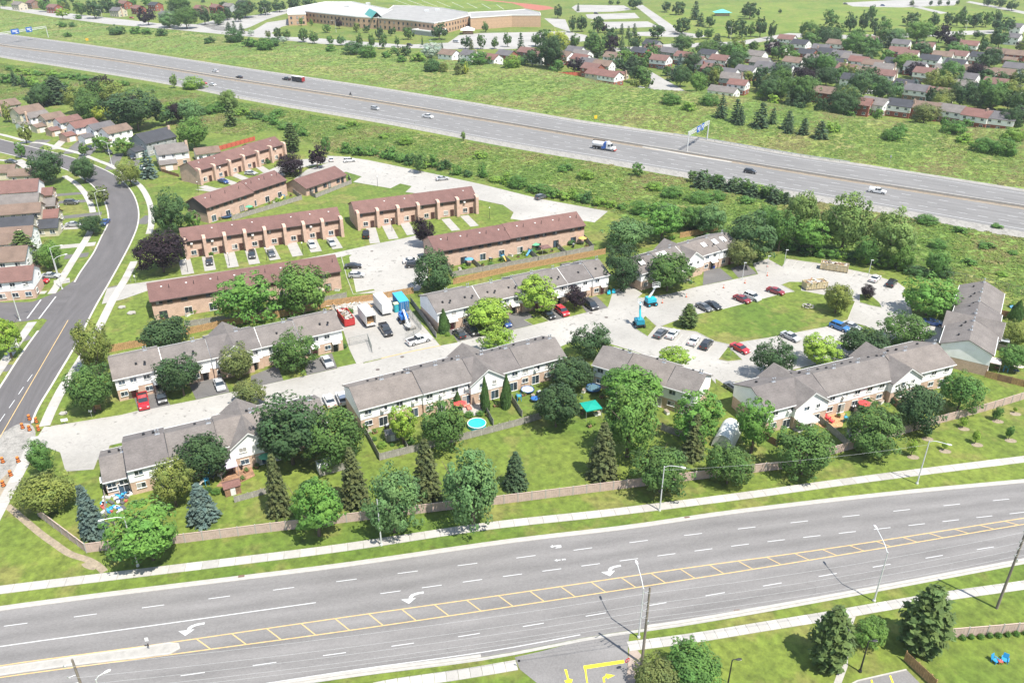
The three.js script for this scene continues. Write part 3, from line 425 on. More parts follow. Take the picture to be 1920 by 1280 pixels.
// crown outline in the photograph -> tree standing on the ground below it
function tree(x0, y0, x1, y1, sp, label, group, ground0 = 0, category) {
  const [kind, r, g, b] = SPEC[sp], cx = (x0 + x1) / 2, cy = (y0 + y1) / 2, th = PITCH + Math.atan((cy - 640) / FPX), st = Math.sin(th), ct = Math.cos(th); let base, W, T, C, hc = ground0 + 4, clear = 0;
  const con = kind === 'spruce' || kind === 'pine' || kind === 'column';
  if (con) {
    base = G(cx, y1 - (x1 - x0) * .4 * st, ground0); const s = pxPerM(base); W = (x1 - x0) / s; T = 2; for (let k = 0; k < 60 && project(base.clone().setY(ground0 + T))[1] > y0; k++) T += .3;
  } else {
    for (let k = 0; k < 4; k++) { const p = G(cx, cy, hc), s = pxPerM(p), Ey = (y1 - y0) / s; W = (x1 - x0) / s; C = Math.sqrt(Math.max(.01, Ey * Ey - (W * st) ** 2)) / ct; C = Math.min(1.7 * W, Math.max((kind === 'bush' ? .45 : .72) * W, C)); clear = kind === 'bush' ? -.22 * C : .2 + .02 * C; hc = ground0 + clear + C / 2; T = clear + C; }
    base = G(cx, cy, hc).setY(ground0);
  }
  const fine = (x1 - x0) >= 38 || y1 > 520, i = treeNo++, turn = (i * 2.4) % 6.28, name = NAMES[kind] || SPNAME[sp] || 'tree', cat = category || (name === 'bush' ? 'bush' : 'tree');
  const lk = sp === 'purple' ? 1.2 : sp === 'dark' || sp === 'lime' ? 1.75 : 1.95, mt = leafMat(r * lk, g * lk, b * lk);
  if (kind === 'bush') { const m = part(numbered(name), crownOf(kind, fine, i), mt, scene, base.clone().setY(hc), turn); m.scale.set(W / 2, C / 2, W / 2); tag(m, label, cat, group); return m; }
  const o = thing(name, label, cat, base, 0, group), c = part('crown', crownOf(kind, fine, i), mt, o), jr = rng(i * 31 + 5), jx = 1 + (jr() - .5) * .2, jz = 1 + (jr() - .5) * .2, tl = con ? .05 : .2; c.rotation.set((jr() - .5) * tl, turn, (jr() - .5) * tl);
  if (con) { c.scale.set(W / 2 * jx, kind === 'column' ? T : T / 4, W / 2 * jz); const t = part('trunk', memo('trunkC', () => trunkGeo(9, 0)), M.bark, o); t.scale.set(T, T, T); }
  else { c.position.y = hc - ground0; c.scale.set(W / 2 * jx, C / 2, W / 2 * jz); const k = i % 3, t = part('trunk', memo('trunk' + k, () => trunkGeo(11 + k, 6)), M.bark, o); t.scale.setScalar(T); t.rotation.y = turn; }
  o.userData.sp = undefined; delete o.userData.sp; return o;
}
// meadow tufts: nobody could count them
function tuftGeo(seed) { rl = rng(seed); const L = leafBuf(); for (let i = 0; i < 22; i++) { const a = rl() * 6.283, r = Math.sqrt(rl()) * .8, n = V(Math.cos(a) * .6, .8, Math.sin(a) * .6).add(sph().multiplyScalar(.5)).normalize(), t = .75 + rl() * .5; L.add(V(Math.cos(a) * r, .12 + rl() * .42 * (1 - r * .6), Math.sin(a) * r), n, V(0, 1, 0).add(n).normalize(), .22 + rl() * .16, .5, [t, t, t]); } return L.geo(); }
function inPoly(x, y, p) { let c = false; for (let i = 0, j = p.length - 1; i < p.length; j = i++) if ((p[i][1] > y) !== (p[j][1] > y) && x < (p[j][0] - p[i][0]) * (y - p[i][1]) / (p[j][1] - p[i][1]) + p[i][0]) c = !c; return c; }
function tufts(name, label, spots, seed) {
  const m = new THREE.InstancedMesh(memo('tuft' + seed, () => tuftGeo(seed)), leafMat(1.35, 1.35, 1.36, .4), spots.length), o = new THREE.Object3D(), r = rng(seed), c = new THREE.Color(), A = rng(9), ph = [A() * 6, A() * 6, A() * 6, A() * 6];
  spots.forEach((p, i) => { o.position.copy(p); o.rotation.y = r() * 6.28; const s = .5 + r() * r() * 1.15; o.scale.set(s * 1.2, s * (.25 + r() * .5), s * 1.2); o.updateMatrix(); m.setMatrixAt(i, o.matrix);
    const w = Math.sin(p.x * .06 + ph[0]) * Math.sin(p.z * .075 + ph[1]) + .6 * Math.sin(p.x * .19 + p.z * .13 + ph[2]) + (r() - .5) * 1.3; if (w > .5) c.setRGB(.1, .17, .027); else if (w > -.1) c.setRGB(.13, .188, .034); else if (w > -.65) c.setRGB(.152, .186, .042); else c.setRGB(.178, .168, .06); m.setColorAt(i, c.multiplyScalar(.8 + r() * .4)); });
  m.name = numbered(name); m.castShadow = m.receiveShadow = true; m.userData.kind = 'stuff'; m.userData.label = label; scene.add(m);
}
{ const r = rng(31), wp = W2(meadowPx).map(p => [p.x, p.z]), spots = []; while (spots.length < 28000) { const x = r() * 640 - 360, z = -560 + r() * 420; if (inPoly(x, z, wp)) { const p = V(x, 0, z), q = project(p); if (q[0] > -40 && q[0] < 1960) spots.push(p); } }
  tufts('meadow_grass', 'tall mixed grass and weeds of the meadow', spots, 3);
  const b = []; for (let i = 0; i < 24000; i++) b.push(bankPt(-30 + r() * 1980, .04 + r() * 1.02).add(V(0, -.05, 0))); tufts('embankment_grass', 'rough tufted grass on the highway embankment', b, 4); }
// ---------- buildings ----------
function polyGeo(tris) { // [[p,p,p],[uv,uv,uv]]
  const P = [], U = []; for (const [p, u] of tris) { for (let i = 0; i < 3; i++) { P.push(...p[i]); U.push(...u[i]); } }
  const g = new THREE.BufferGeometry(); g.setAttribute('position', new THREE.Float32BufferAttribute(P, 3)); g.setAttribute('uv', new THREE.Float32BufferAttribute(U, 2)); g.computeVertexNormals(); return g;
}
const quad = (a, b, c, d, ua, ub, uc, ud) => [[[a, b, c], [ua, ub, uc]], [[a, c, d], [ua, uc, ud]]];
// prism along x; profile is a convex loop of [z, y], counter-clockwise seen from +x
function prism(prof, x0, x1, tile) {
  const T = [], n = prof.length; let s = 0;
  for (let i = 0; i < n; i++) { const [z0, y0] = prof[i], [z1, y1] = prof[(i + 1) % n], L = Math.hypot(z1 - z0, y1 - y0), vert = Math.abs(z1 - z0) < .01, v0 = vert ? y0 : s, v1 = vert ? y1 : s + L; s += L;
    T.push(...quad([x0, y0, z0], [x1, y0, z0], [x1, y1, z1], [x0, y1, z1], [x0 / tile, v0 / tile], [x1 / tile, v0 / tile], [x1 / tile, v1 / tile], [x0 / tile, v1 / tile])); }
  for (const x of [x0, x1]) for (let i = 1; i < n - 1; i++) { const q = [prof[0], prof[i], prof[i + 1]]; T.push([q.map(p => [x, p[1], p[0]]), q.map(p => [p[0] / tile, p[1] / tile])]); }
  const g = polyGeo(T), P = g.attributes.position; return g;
}
// pitched roof as two slabs along x
function roofGeo(x0, x1, zN, zF, heN, heF, zR, hR, over = .35, t = .16) {
  const sN = (hR - heN) / (zN - zR), sF = (hR - heF) / (zR - zF), T = [], tl = 14, yN = heN - sN * over, yF = heF - sF * over, a = zN + over, b = zF - over, LN = Math.hypot(a - zR, hR - yN), LF = Math.hypot(zR - b, hR - yF);
  const up = t, q = (...k) => T.push(...quad(...k));
  q([x0, yN + up, a], [x1, yN + up, a], [x1, hR + up, zR], [x0, hR + up, zR], [x0 / tl, 0], [x1 / tl, 0], [x1 / tl, LN / tl], [x0 / tl, LN / tl]);
  q([x1, yF + up, b], [x0, yF + up, b], [x0, hR + up, zR], [x1, hR + up, zR], [x1 / tl, 0], [x0 / tl, 0], [x0 / tl, LF / tl], [x1 / tl, LF / tl]);
  q([x1, yN, a], [x0, yN, a], [x0, hR, zR], [x1, hR, zR], [0, 0], [.1, 0], [.1, .1], [0, .1]); q([x0, yF, b], [x1, yF, b], [x1, hR, zR], [x0, hR, zR], [0, 0], [.1, 0], [.1, .1], [0, .1]);
  for (const x of [x0, x1]) { q([x, yN, a], [x, yN + up, a], [x, hR + up, zR], [x, hR, zR], [0, 0], [0, .01], [.3, .01], [.3, 0]); q([x, yF, b], [x, yF + up, b], [x, hR + up, zR], [x, hR, zR], [0, 0], [0, .01], [.3, .01], [.3, 0]); }
  q([x0, yN, a], [x1, yN, a], [x1, yN + up, a], [x0, yN + up, a], [x0 / tl, 0], [x1 / tl, 0], [x1 / tl, .01], [x0 / tl, .01]); q([x1, yF, b], [x0, yF, b], [x0, yF + up, b], [x1, yF + up, b], [x0 / tl, 0], [x1 / tl, 0], [x1 / tl, .01], [x0 / tl, .01]);
  return polyGeo(T);
}
const winFrame = (w, h, mull) => memo(`wf${w},${h},${mull}`, () => { const b = .07, g = [box(w, b, .1, 0, h / 2 - b / 2, 0), box(w + .12, b * 1.3, .16, 0, -h / 2 + b / 2, .03), box(b, h - 2 * b, .1, -w / 2 + b / 2, 0, 0), box(b, h - 2 * b, .1, w / 2 - b / 2, 0, 0)]; if (mull) g.push(box(b * .8, h - 2 * b, .09, 0, 0, 0)); return merge(g); });
const paneGeo = (w, h) => memo(`pane${w},${h}`, () => box(w, h, .03));
const paneRnd = rng(2024), paneMat = () => { const q = paneRnd(); return q < .64 ? M.glass : q < .84 ? M.glassBlue : M.curtain; };
function win(parent, x, y, z, w, h, turn = 0, mull = true, fm = M.white, name = 'window') {
  const f = part(name, winFrame(w, h, mull), fm, parent, V(x, y, z), turn);
  if (mull) { const pw = w / 2 - .08; part('pane', paneGeo(pw, h - .12), paneMat(), f, V(-pw / 2 - .02, 0, -.012)); part('pane', paneGeo(pw, h - .12), paneMat(), f, V(pw / 2 + .02, 0, -.012)); } else part('pane', paneGeo(w - .12, h - .12), paneMat(), f, V(0, 0, -.012));
  return f;
}
function door(parent, x, y, z, mat, turn = 0) { const d = part('door', memo('door', () => box(.95, 2.05, .07)), mat, parent, V(x, y + 1.03, z), turn); part('handle', memo('knob', () => new THREE.SphereGeometry(.05, 6, 5)), M.metal, d, V(.38, 0, .06)); return d; }
const ventGeo = () => memo('vent', () => merge([box(.5, .05, .5, 0, .02, 0), box(.3, .28, .3, 0, .18, 0), box(.42, .06, .42, 0, .34, 0)]));
const stackGeo = () => memo('stack', () => merge([box(.8, .1, .5, 0, .03, 0), cyl(.09, .09, .7, -.24, .06, 0, 8), cyl(.15, .15, .16, -.24, .74, 0, 8), cyl(.09, .09, .7, .24, .06, 0, 8), cyl(.15, .15, .16, .24, .74, 0, 8)]));
function frameOf(A, B, he) { const a = G(...A, he), b = G(...B, he), d = b.clone().sub(a); return [a.setY(0), d.length(), Math.atan2(-d.z, d.x)]; }
const ac = () => memo('ac', () => box(.65, .42, .5));
const satG = () => memo('sat', () => { const g = new THREE.SphereGeometry(.4, 10, 4, 0, 6.3, 0, .7); g.rotateX(1.1); return merge([g, rod(V(0, -.4, -.1), V(0, .3, 0), .03)]); });
// townhouse row with white siding over tan brick
function whiteRow(label, A, B, o) {
  const he = 5.2, [p, L, ang] = frameOf(A, B, he), t = thing('townhouse_row', label, 'townhouse row', p, ang, 'grey roofed townhouse rows'), D = o.depth || 10.6, rise = 2.1, zR = -D / 2, r = rng(o.seed || 3);
  const segs = o.segs.map(([a, b, n, f, dh]) => [a * L, b * L, n, f, dh]);
  segs.forEach(([x0, x1, n, f, dh], si) => {
    const zN = n, zF = -D + f, h = he - dh, hR = he + rise - dh, e0 = si ? .0 : -.3, e1 = si === segs.length - 1 ? .3 : 0;
    part('brick_wall', prism([[zN - .06, 0], [zN - .06, 2.6], [zF + .06, 2.6], [zF + .06, 0]], x0 + .02, x1 - .02, 5), M.brickTan, t);
    part('siding_wall', prism([[zN, 2.55], [zN, h - .02], [zR, hR - .04], [zF, h - .02], [zF, 2.55]], x0, x1, 4), o.side || M.sideWhite, t);
    const rf = part('roof', roofGeo(x0 + e0, x1 + e1, zN, zF, h, h, zR, hR), [M.roofGrey, M.roofGreyB, M.roofGrey, M.roofGreyC][(si * 3 + (o.seed || 0)) % 4], t), sl = rise / (D / 2), ye = h - sl * .35;
    part('gutter', box(x1 - x0 + e1 - e0, .16, .1, (x0 + x1 + e0 + e1) / 2, ye + .06, zN + .41), M.white, t); part('gutter', box(x1 - x0, .16, .1, (x0 + x1) / 2, ye + .06, zF - .41), M.white, t);
    if (dh !== (segs[si + 1] || [0, 0, 0, 0, dh])[4] || (segs[si + 1] && segs[si + 1][2] !== n)) { const vg = prism([[zN + .36, ye + .14], [zR, hR + .2], [zR, hR + .14], [zN + .36, ye + .05]], x1 - .06, x1 + .06, 4); part('verge_trim', vg, o.front ? M.trim : M.black, t); }
    // windows of this stretch
    const un = Math.max(1, Math.round((x1 - x0) / 5.6)), uw = (x1 - x0) / un;
    for (let u = 0; u < un; u++) { const c = x0 + (u + .5) * uw, zz = zN + .05;
      if (o.front) {
        const big = r() < .55; win(t, c - uw * .24, h - 1.05, zz, 1.3, 1.0); if (!big) win(t, c + uw * .22, h - 1.05, zz, 1.3, 1.0);
        door(t, c + uw * .12, .02, zN - .04, u % 2 ? M.black : flat(.2, .05, .05, .6)); win(t, c - uw * .25, 1.5, zN - .01, 1.4, 1.1);
        part('porch_roof', prism([[zN + 1.1, 2.5], [zN, 2.95], [zN, 2.8], [zN + 1.1, 2.4]], c - uw * .05, c + uw * .33, 4), M.trim, t);
      } else {
        win(t, c - uw * .25, h - 1.0, zz, 1.4, 1.0); win(t, c + uw * .25, h - 1.0, zz, 1.4, 1.0);
        win(t, c - uw * .26, 1.6, zN - .01, 1.5, 1.1); win(t, c + uw * .2, 1.12, zN - .01, 1.75, 2.05, 0, true, M.white, 'sliding_door');
        if (r() < .5) part('air_conditioner', ac(), M.trim, t, V(c + uw * .25 - .35, h - 1.2, zN + .3));
      } }
    const nv = Math.max(1, Math.round((x1 - x0) / 7)); for (let v = 0; v < nv; v++) { const vx = lerp(x0, x1, (v + .35 + r() * .3) / nv), side = o.front ? -1 : 1;
      const zz = side > 0 ? zF * .72 : zN - D * .22, yy = side > 0 ? h + sl * (zz - zF) + .14 : h + sl * (zN - zz) + .14; part('vent', ventGeo(), M.black, t, V(vx, yy, zz)); if (r() < .7) part('vent', ventGeo(), M.black, t, V(vx + 1.6, yy + .3, zz - side * .8 + (side < 0 ? 0 : 1.4))); 
      part('chimney', stackGeo(), M.metal, t, V(vx + 2.2, hR + .1, zR - .1)); }
  });
  for (const [gx, gw] of o.gables || []) { // cross gable through the row
    const x = gx * L, w = gw, n = .75, zN = n, zF = -D - .6, hg = he - .35, hR = he + rise + .04;
    const tr = g => { g.rotateY(Math.PI / 2); g.translate(x, 0, 0); return g; };  // local z -> x, local x -> -z
    part('siding_wall', tr(prism([[w / 2, 2.55], [w / 2, hg - .02], [0, hR - .08], [-w / 2, hg - .02], [-w / 2, 2.55]], -zN, -zF, 4)), o.side || M.sideWhite, t);
    part('brick_wall', tr(prism([[w / 2 - .08, 0], [w / 2 - .08, 2.6], [-w / 2 + .08, 2.6], [-w / 2 + .08, 0]], -zN + .1, -zF - .1, 5)), M.brickTan, t);
    part('gable_roof', tr(roofGeo(-zN - .35, -zF + .35, w / 2, -w / 2, hg, hg, 0, hR, .3)), M.roofGrey, t);
    part('verge_trim', tr(merge([prism([[w / 2 + .3, hg - .25], [0, hR + .1], [0, hR - .12], [w / 2 + .3, hg - .46]], -zN - .38, -zN - .3, 4), prism([[0, hR + .1], [-w / 2 - .3, hg - .25], [-w / 2 - .3, hg - .46], [0, hR - .12]], -zN - .38, -zN - .3, 4)])), M.white, t);
    win(t, x - 1.3, he - 1.1, zN + .05, 1.3, 1.0); win(t, x + 1.4, he - 1.1, zN + .05, .9, 1.0); win(t, x - 1.3, 1.5, zN + .02 - .1, 1.5, 1.1);
    if (!o.front) win(t, x + 1.5, 1.1, zN - .08, 1.75, 2.05, 0, true, M.white, 'sliding_door');
  }
  for (const [x, z, w, d] of o.skylights || []) { const sl = rise / (D / 2), y = he + rise + sl * (-Math.abs(z - zR)) + .2; const m = part('skylight', memo(`sky${w}${d}`, () => box(w, .1, d)), M.white, t, V(x * L, y, z)); m.rotation.x = Math.atan(sl); }
  return t;
}
const seg3 = (n, jog = .7, drop = .3, seed = 1) => { const r = rng(seed), s = []; for (let i = 0; i < n; i++) s.push([i / n, (i + 1) / n, (i % 2) * -jog * .6, (i % 2 ? 0 : 1) * jog * (r() < .6 ? 1 : .3), (i % 2) * drop * .6]); return s; };
whiteRow('grey roofed row of white siding, its front toward the red dumpster yard and red pickup', [213, 711], [640, 617], { front: true, seed: 3, segs: [[0, .2, 0, 0, 0], [.2, .4, -.5, .4, .25], [.4, .62, 0, 0, 0], [.62, .8, -.5, .3, .25], [.8, 1, 0, 0, 0]], gables: [[.5, 7]] });
whiteRow('grey roofed row behind the lime green trees, beside the works yard fence', [820, 586], [1142, 514], { front: true, seed: 4, segs: [[0, .24, 0, 0, 0], [.24, .47, -.5, .4, .25], [.47, .74, 0, 0, 0], [.74, .9, -.4, .3, .2], [.9, 1, 0, 0, 0]] });
whiteRow('grey roofed row with white skylights near the meadow trees', [1206, 512], [1385, 459], { front: true, seed: 5, depth: 10.2, segs: [[0, .2, -.5, 0, .3], [.2, .45, 0, .4, 0], [.45, .8, -.3, 0, .1], [.8, 1, 0, 0, 0]], gables: [[.5, 7.5]], skylights: [[.28, -3.9, 3.2, 1.5], [.7, -3, 1.5, 1.6], [.82, -3, 1.5, 1.8], [.91, -3, 1.5, 2], [.06, -3, 1.6, 1.5]] });
whiteRow('grey roofed row with a low corner unit beside the olive tree and street corner', [190, 893], [612, 790], { seed: 6, segs: [[0, .1, -1.2, 0, 1.9], [.1, .28, 0, 0, 0], [.28, .5, -.4, .3, .2], [.5, .75, 0, 0, 0], [.75, 1, -.5, .4, .25]], gables: [[.63, 7]] });
whiteRow('grey roofed row whose back yards hold the turquoise pool and cedars', [675, 768], [1062, 667.5], { seed: 7, segs: [[0, .28, -.4, .4, .2], [.28, .52, 0, 0, 0], [.52, .76, -.2, .6, .1], [.76, 1, -.6, 0, .35]], gables: [[.585, 7.6]] });
whiteRow('grey roofed row turned toward the green gazebo, half hidden by trees', [1113, 683], [1304, 740], { seed: 8, depth: 9.2, segs: [[0, .3, 0, .4, 0], [.3, .72, -.01, 0, .0], [.72, 1, -.02, .5, .0]] });
whiteRow('long grey roofed row with two rear gables and red patio furniture behind', [1441, 770], [1790, 682], { seed: 9, depth: 10.4, segs: [[0, .3, 0, 0, 0], [.3, .7, -.3, .5, .15], [.7, 1, 0, 0, 0]], gables: [[.21, 7.8], [.72, 7.8]] });
{ // the row seen end on
  const t = whiteRow('grey roofed row seen end on, pale gable wall above brown brick', [1862, 665], [1886, 548], { seed: 10, depth: 9.8, side: M.sideWhite, segs: [[0, .3, 0, 0, 0], [.3, .62, -.02, .6, .2], [.62, 1, -.4, .2, .4]], gables: [[.35, 7]] }); }

// brown roofed brick row; front shows brick piers, rear a plain wall with a dark band
function brickRow(label, A, B, o) {
  const st = o.low ? 2.75 : 5.2, [p, L, ang] = frameOf(A, B, st), t = thing('brick_row', label, 'townhouse row', p, ang, 'brown roofed brick rows'), r = rng(o.seed), n = o.units, uw = L / n, front = o.front, dN = front ? 4.3 : 5.4, dF = front ? 5.4 : 4.3, hR = st + (o.low ? 2.2 : 2.35), stepAt = o.steps || [];
  const cuts = [0, ...stepAt, 1];
  for (let k = 0; k < cuts.length - 1; k++) { const x0 = cuts[k] * L, x1 = cuts[k + 1] * L, up = (o.rise || 0) * k, zs = (o.zs || 0) * k;
    part('brick_wall', prism([[zs, 0], [zs, st + up - .02], [zs - dN, hR + up - .05], [zs - dN - dF, st + up - .02], [zs - dN - dF, 0]], x0, x1 - .02, 5), M.brickPink, t);
    part('roof', roofGeo(x0 - (k ? 0 : .3), x1 + (k === cuts.length - 2 ? .3 : 0), zs, zs - dN - dF, st + up, st + up, zs - dN, hR + up, .45), [M.roofBrown, M.roofBrownB][(k + o.seed) % 2], t);
    part('gutter', box(x1 - x0, .14, .1, (x0 + x1) / 2, st + up - .18, zs + .5), M.sideDark, t);
    if (!o.low) part('dark_band', box(x1 - x0 - .04, 1.25, .1, (x0 + x1) / 2, st + up - .75, zs + .03), M.sideBrown, t);
    if (o.darkEnd && k === 0) part('dark_gable', prism([[zs - .1, 3], [zs - .1, st - .1], [zs - dN, hR - .15], [zs - dN - dF + .1, st - .1], [zs - dN - dF + .1, 3]], x0 - .08, x0 - .01, 4), M.sideDark, t);
    for (let u = 0; u < n; u++) { const c = (u + .5) * uw; if (c < x0 || c > x1) continue; const z = zs + .05;
      if (o.low) { win(t, c - .9, 1.5, z, 1.6, 1.2, 0, true, M.sideDark); win(t, c + 1.3, 1.1, z, 1.2, 2.0, 0, false, M.black, 'sliding_door'); continue; }
      if (front) {
        win(t, c - uw * .3, st + up - .75, z + .06, 1.25, 1.0, 0, true, M.sideDark); win(t, c - uw * .08, 1.45, z, 1.5, 1.35, 0, true, M.white); door(t, c + uw * .24, .05, zs + .04, flat(.06, .025, .02, .6)); part('door_surround', memo('ds', () => merge([box(1.25, .12, .12, 0, 2.2, 0), box(.12, 2.2, .12, -.58, 1.1, 0), box(.12, 2.2, .12, .58, 1.1, 0)])), M.sideBrown, t, V(c + uw * .24, 0, zs + .05));
        if (r() < .4) part('air_conditioner', ac(), M.trim, t, V(c - uw * .12, st + up - 1, zs + .35));
        part('pier', (() => { const g = prism([[zs + 1.35, 0], [zs + 1.35, st + up + .35], [zs + .9, st + up + .85], [zs - .8, st + up + .85], [zs - .8, 0]], c + uw * .5 - .45, c + uw * .5 + .45, 5); return g; })(), M.brickPink, t);
      } else {
        win(t, c - uw * .2, st + up - .72, z + .06, 1.5, .95, 0, true, M.sideDark); if (r() < .7) win(t, c + uw * .22, st + up - .72, z + .06, 1.2, .95, 0, true, M.sideDark);
        win(t, c - uw * .12, 1.15, z, 1.8, 2.05, 0, true, r() < .5 ? M.white : M.sideDark, 'sliding_door');
        part('plumbing_stack', memo('pstack', () => cyl(.07, .07, 1.1, 0, 0, 0, 6)), M.black, t, V(c + uw * .3, st + up + 1.35, zs - 2.9));
      }
      if (r() < .65) part('vent', ventGeo(), M.trim, t, V(c, st + up + 1.5, zs - dN * .6 - .3)); } }
  if (front) part('pier', prism([[1.35, 0], [1.35, st + .35], [.9, st + .85], [-.8, st + .85], [-.8, 0]], -.05, .85, 5), M.brickPink, t);
  return t;
}
brickRow('upper brown roofed brick row below the red garden fence', [368, 320], [533, 273], { front: true, units: 6, seed: 21, steps: [.36, .66], rise: .25, zs: -.5 });
brickRow('brown roofed brick row with a dark gable end and trampoline yard', [386, 389], [537, 339], { units: 6, seed: 22, steps: [.56], rise: .3, zs: -.4, darkEnd: true });
brickRow('single storey brown roofed brick building by the parking lot', [573, 353], [648, 327], { low: true, units: 3, seed: 23 });
brickRow('brown roofed brick row behind the purple maple with seven front piers', [342, 452], [638, 411], { front: true, units: 8, seed: 24, steps: [.22, .74], rise: .05 });
brickRow('brown roofed brick row behind the two locust trees', [282, 564], [637, 507], { units: 8, seed: 25 });
brickRow('brown roofed brick row beside the curved lawn of the long parking lot', [667, 400], [892, 370], { front: true, units: 6, seed: 26, steps: [.5], rise: .05 });
brickRow('brown roofed brick row with fenced yards and a small gazebo', [817, 471], [1096, 422.5], { units: 8, seed: 27, steps: [.48], rise: .15 });

// detached house; x, y is the middle of the roof in the photograph
const camP = V(0, CAM_H, 0);
function house(x, y, o) {
  const st = o.st || 2, he = st === 1 ? 2.8 : 5.3, d = o.d || 8.5, w = o.w || 9, rise = o.rise || d * .27, hR = he + rise, c = G(x, y, he + rise * .55 + (o.up || 0)).setY(0), ang = R(o.ang || 0);
  const t = thing('house', o.label, 'house', c, ang, o.group), wall = o.wall || M.sideWhite, roof = o.roof || M.roofMid, low = o.low || wall, y1 = st === 2 ? 2.6 : 0;
  const pent = (a, b) => [[d / 2, a], [d / 2, he], [0, hR - .03], [-d / 2, he], [-d / 2, a]];
  if (st === 2) { part('wall', prism([[d / 2 - .04, 0], [d / 2 - .04, 2.62], [-d / 2 + .04, 2.62], [-d / 2 + .04, 0]], -w / 2 + .04, w / 2 - .04, 5), low, t); part('upper_wall', prism(pent(2.58), -w / 2, w / 2, 4), wall, t); } else part('wall', prism(pent(0), -w / 2, w / 2, 4), wall, t);
  part('roof', roofGeo(-w / 2 - .35, w / 2 + .35, d / 2, -d / 2, he, he, 0, hR, .45), roof, t);
  const tc = camP.clone().sub(c).setY(0).normalize(), r = rng((x * 7 + y * 13) | 0);
  for (const [nx, nz, len, off, turn] of [[0, 1, w, d / 2, 0], [0, -1, w, d / 2, Math.PI], [1, 0, d, w / 2, Math.PI / 2], [-1, 0, d, w / 2, -Math.PI / 2]]) {
    const n = V(nx, 0, nz).applyAxisAngle(V(0, 1, 0), ang); if (n.dot(tc) < .12) continue; const k = nz ? Math.max(2, Math.round(len / 3.4)) : 2;
    for (let s = 0; s < st; s++) for (let i = 0; i < k; i++) { if (r() < .18 && !nz) continue; const u = (i + .5) / k * len - len / 2, px = nx * (off + .04) + (nz ? u * nz : 0), pz = nz * (off + .04) + (nx ? -u * nx : 0); win(t, px, s ? he - 1.05 : 1.45, pz, s ? 1.3 : 1.5, s ? 1.1 : 1.25, turn); } }
  if (o.garage) { const [gx, gz, gw, gd] = o.garage, hg = 2.6; part('garage_wall', prism([[gd / 2, 0], [gd / 2, hg], [0, hg + .9], [-gd / 2, hg], [-gd / 2, 0]], -gw / 2, gw / 2, 5).translate(gx, 0, gz), low, t); part('garage_roof', roofGeo(-gw / 2 - .3, gw / 2 + .3, gd / 2, -gd / 2, hg, hg, 0, hg + .95, .35).translate(gx, 0, gz), roof, t);
    const n = V(0, 0, Math.sign(gz) || 1).applyAxisAngle(V(0, 1, 0), ang); part('garage_door', memo('gdoor', () => box(2.6, 2.1, .06)), o.gdoor || M.trim, t, V(gx, 1.06, gz + (Math.sign(gz) || 1) * (gd / 2 + .04))); }
  if (o.chim) part('chimney', ubox(.9, hR + .9, .6, 0, (hR + .9) / 2, 0, 5), o.chimM || M.brickRed, t, V(o.chim * (w / 2 + .3), 0, d * .12));
  return t;
}
// ---------- vehicles ----------
const paintMat = (r, g, b) => memo(`paint${r},${g},${b}`, () => new THREE.MeshPhysicalMaterial({ color: rgb(r, g, b), roughness: .4, clearcoat: 1, clearcoatRoughness: .08, side: THREE.DoubleSide }));
const CARC = { black: [.012, .012, .014], white: [.72, .72, .71], silver: [.4, .41, .42], grey: [.1, .105, .11], red: [.42, .012, .02], crimson: [.22, .01, .018], blue: [.015, .06, .22], sky: [.03, .16, .42] };
const hexa = (b, t) => { const P = [...b, ...t], f = [[0, 1, 5, 4], [1, 2, 6, 5], [2, 3, 7, 6], [3, 0, 4, 7], [4, 5, 6, 7], [3, 2, 1, 0]], T = []; for (const q of f) T.push(...quad(...q.map(i => P[i]), [0, 0], [1, 0], [1, 1], [0, 1])); return polyGeo(T); };
const rect = (x0, x1, w, y) => [[x0, y, w / 2], [x1, y, w / 2], [x1, y, -w / 2], [x0, y, -w / 2]];
function sideBody(L, W, top, r, fx, rx) { // lower body with wheel arches; top is the upper outline from tail to nose
  const s = new THREE.Shape(), h = L / 2; s.moveTo(-h + .06, .3); s.lineTo(rx - r - .06, .24); s.absarc(rx, .33, r + .06, Math.PI, 0, true); s.lineTo(fx - r - .06, .24); s.absarc(fx, .33, r + .06, Math.PI, 0, true); s.lineTo(h - .06, .28); for (const p of top.slice().reverse()) s.lineTo(...p);
  const g = new THREE.ExtrudeGeometry(s, { depth: W - .24, bevelEnabled: true, bevelThickness: .12, bevelSize: .07, bevelOffset: -.07, bevelSegments: 2, curveSegments: 5 }); g.translate(0, 0, -(W - .24) / 2); return g;
}
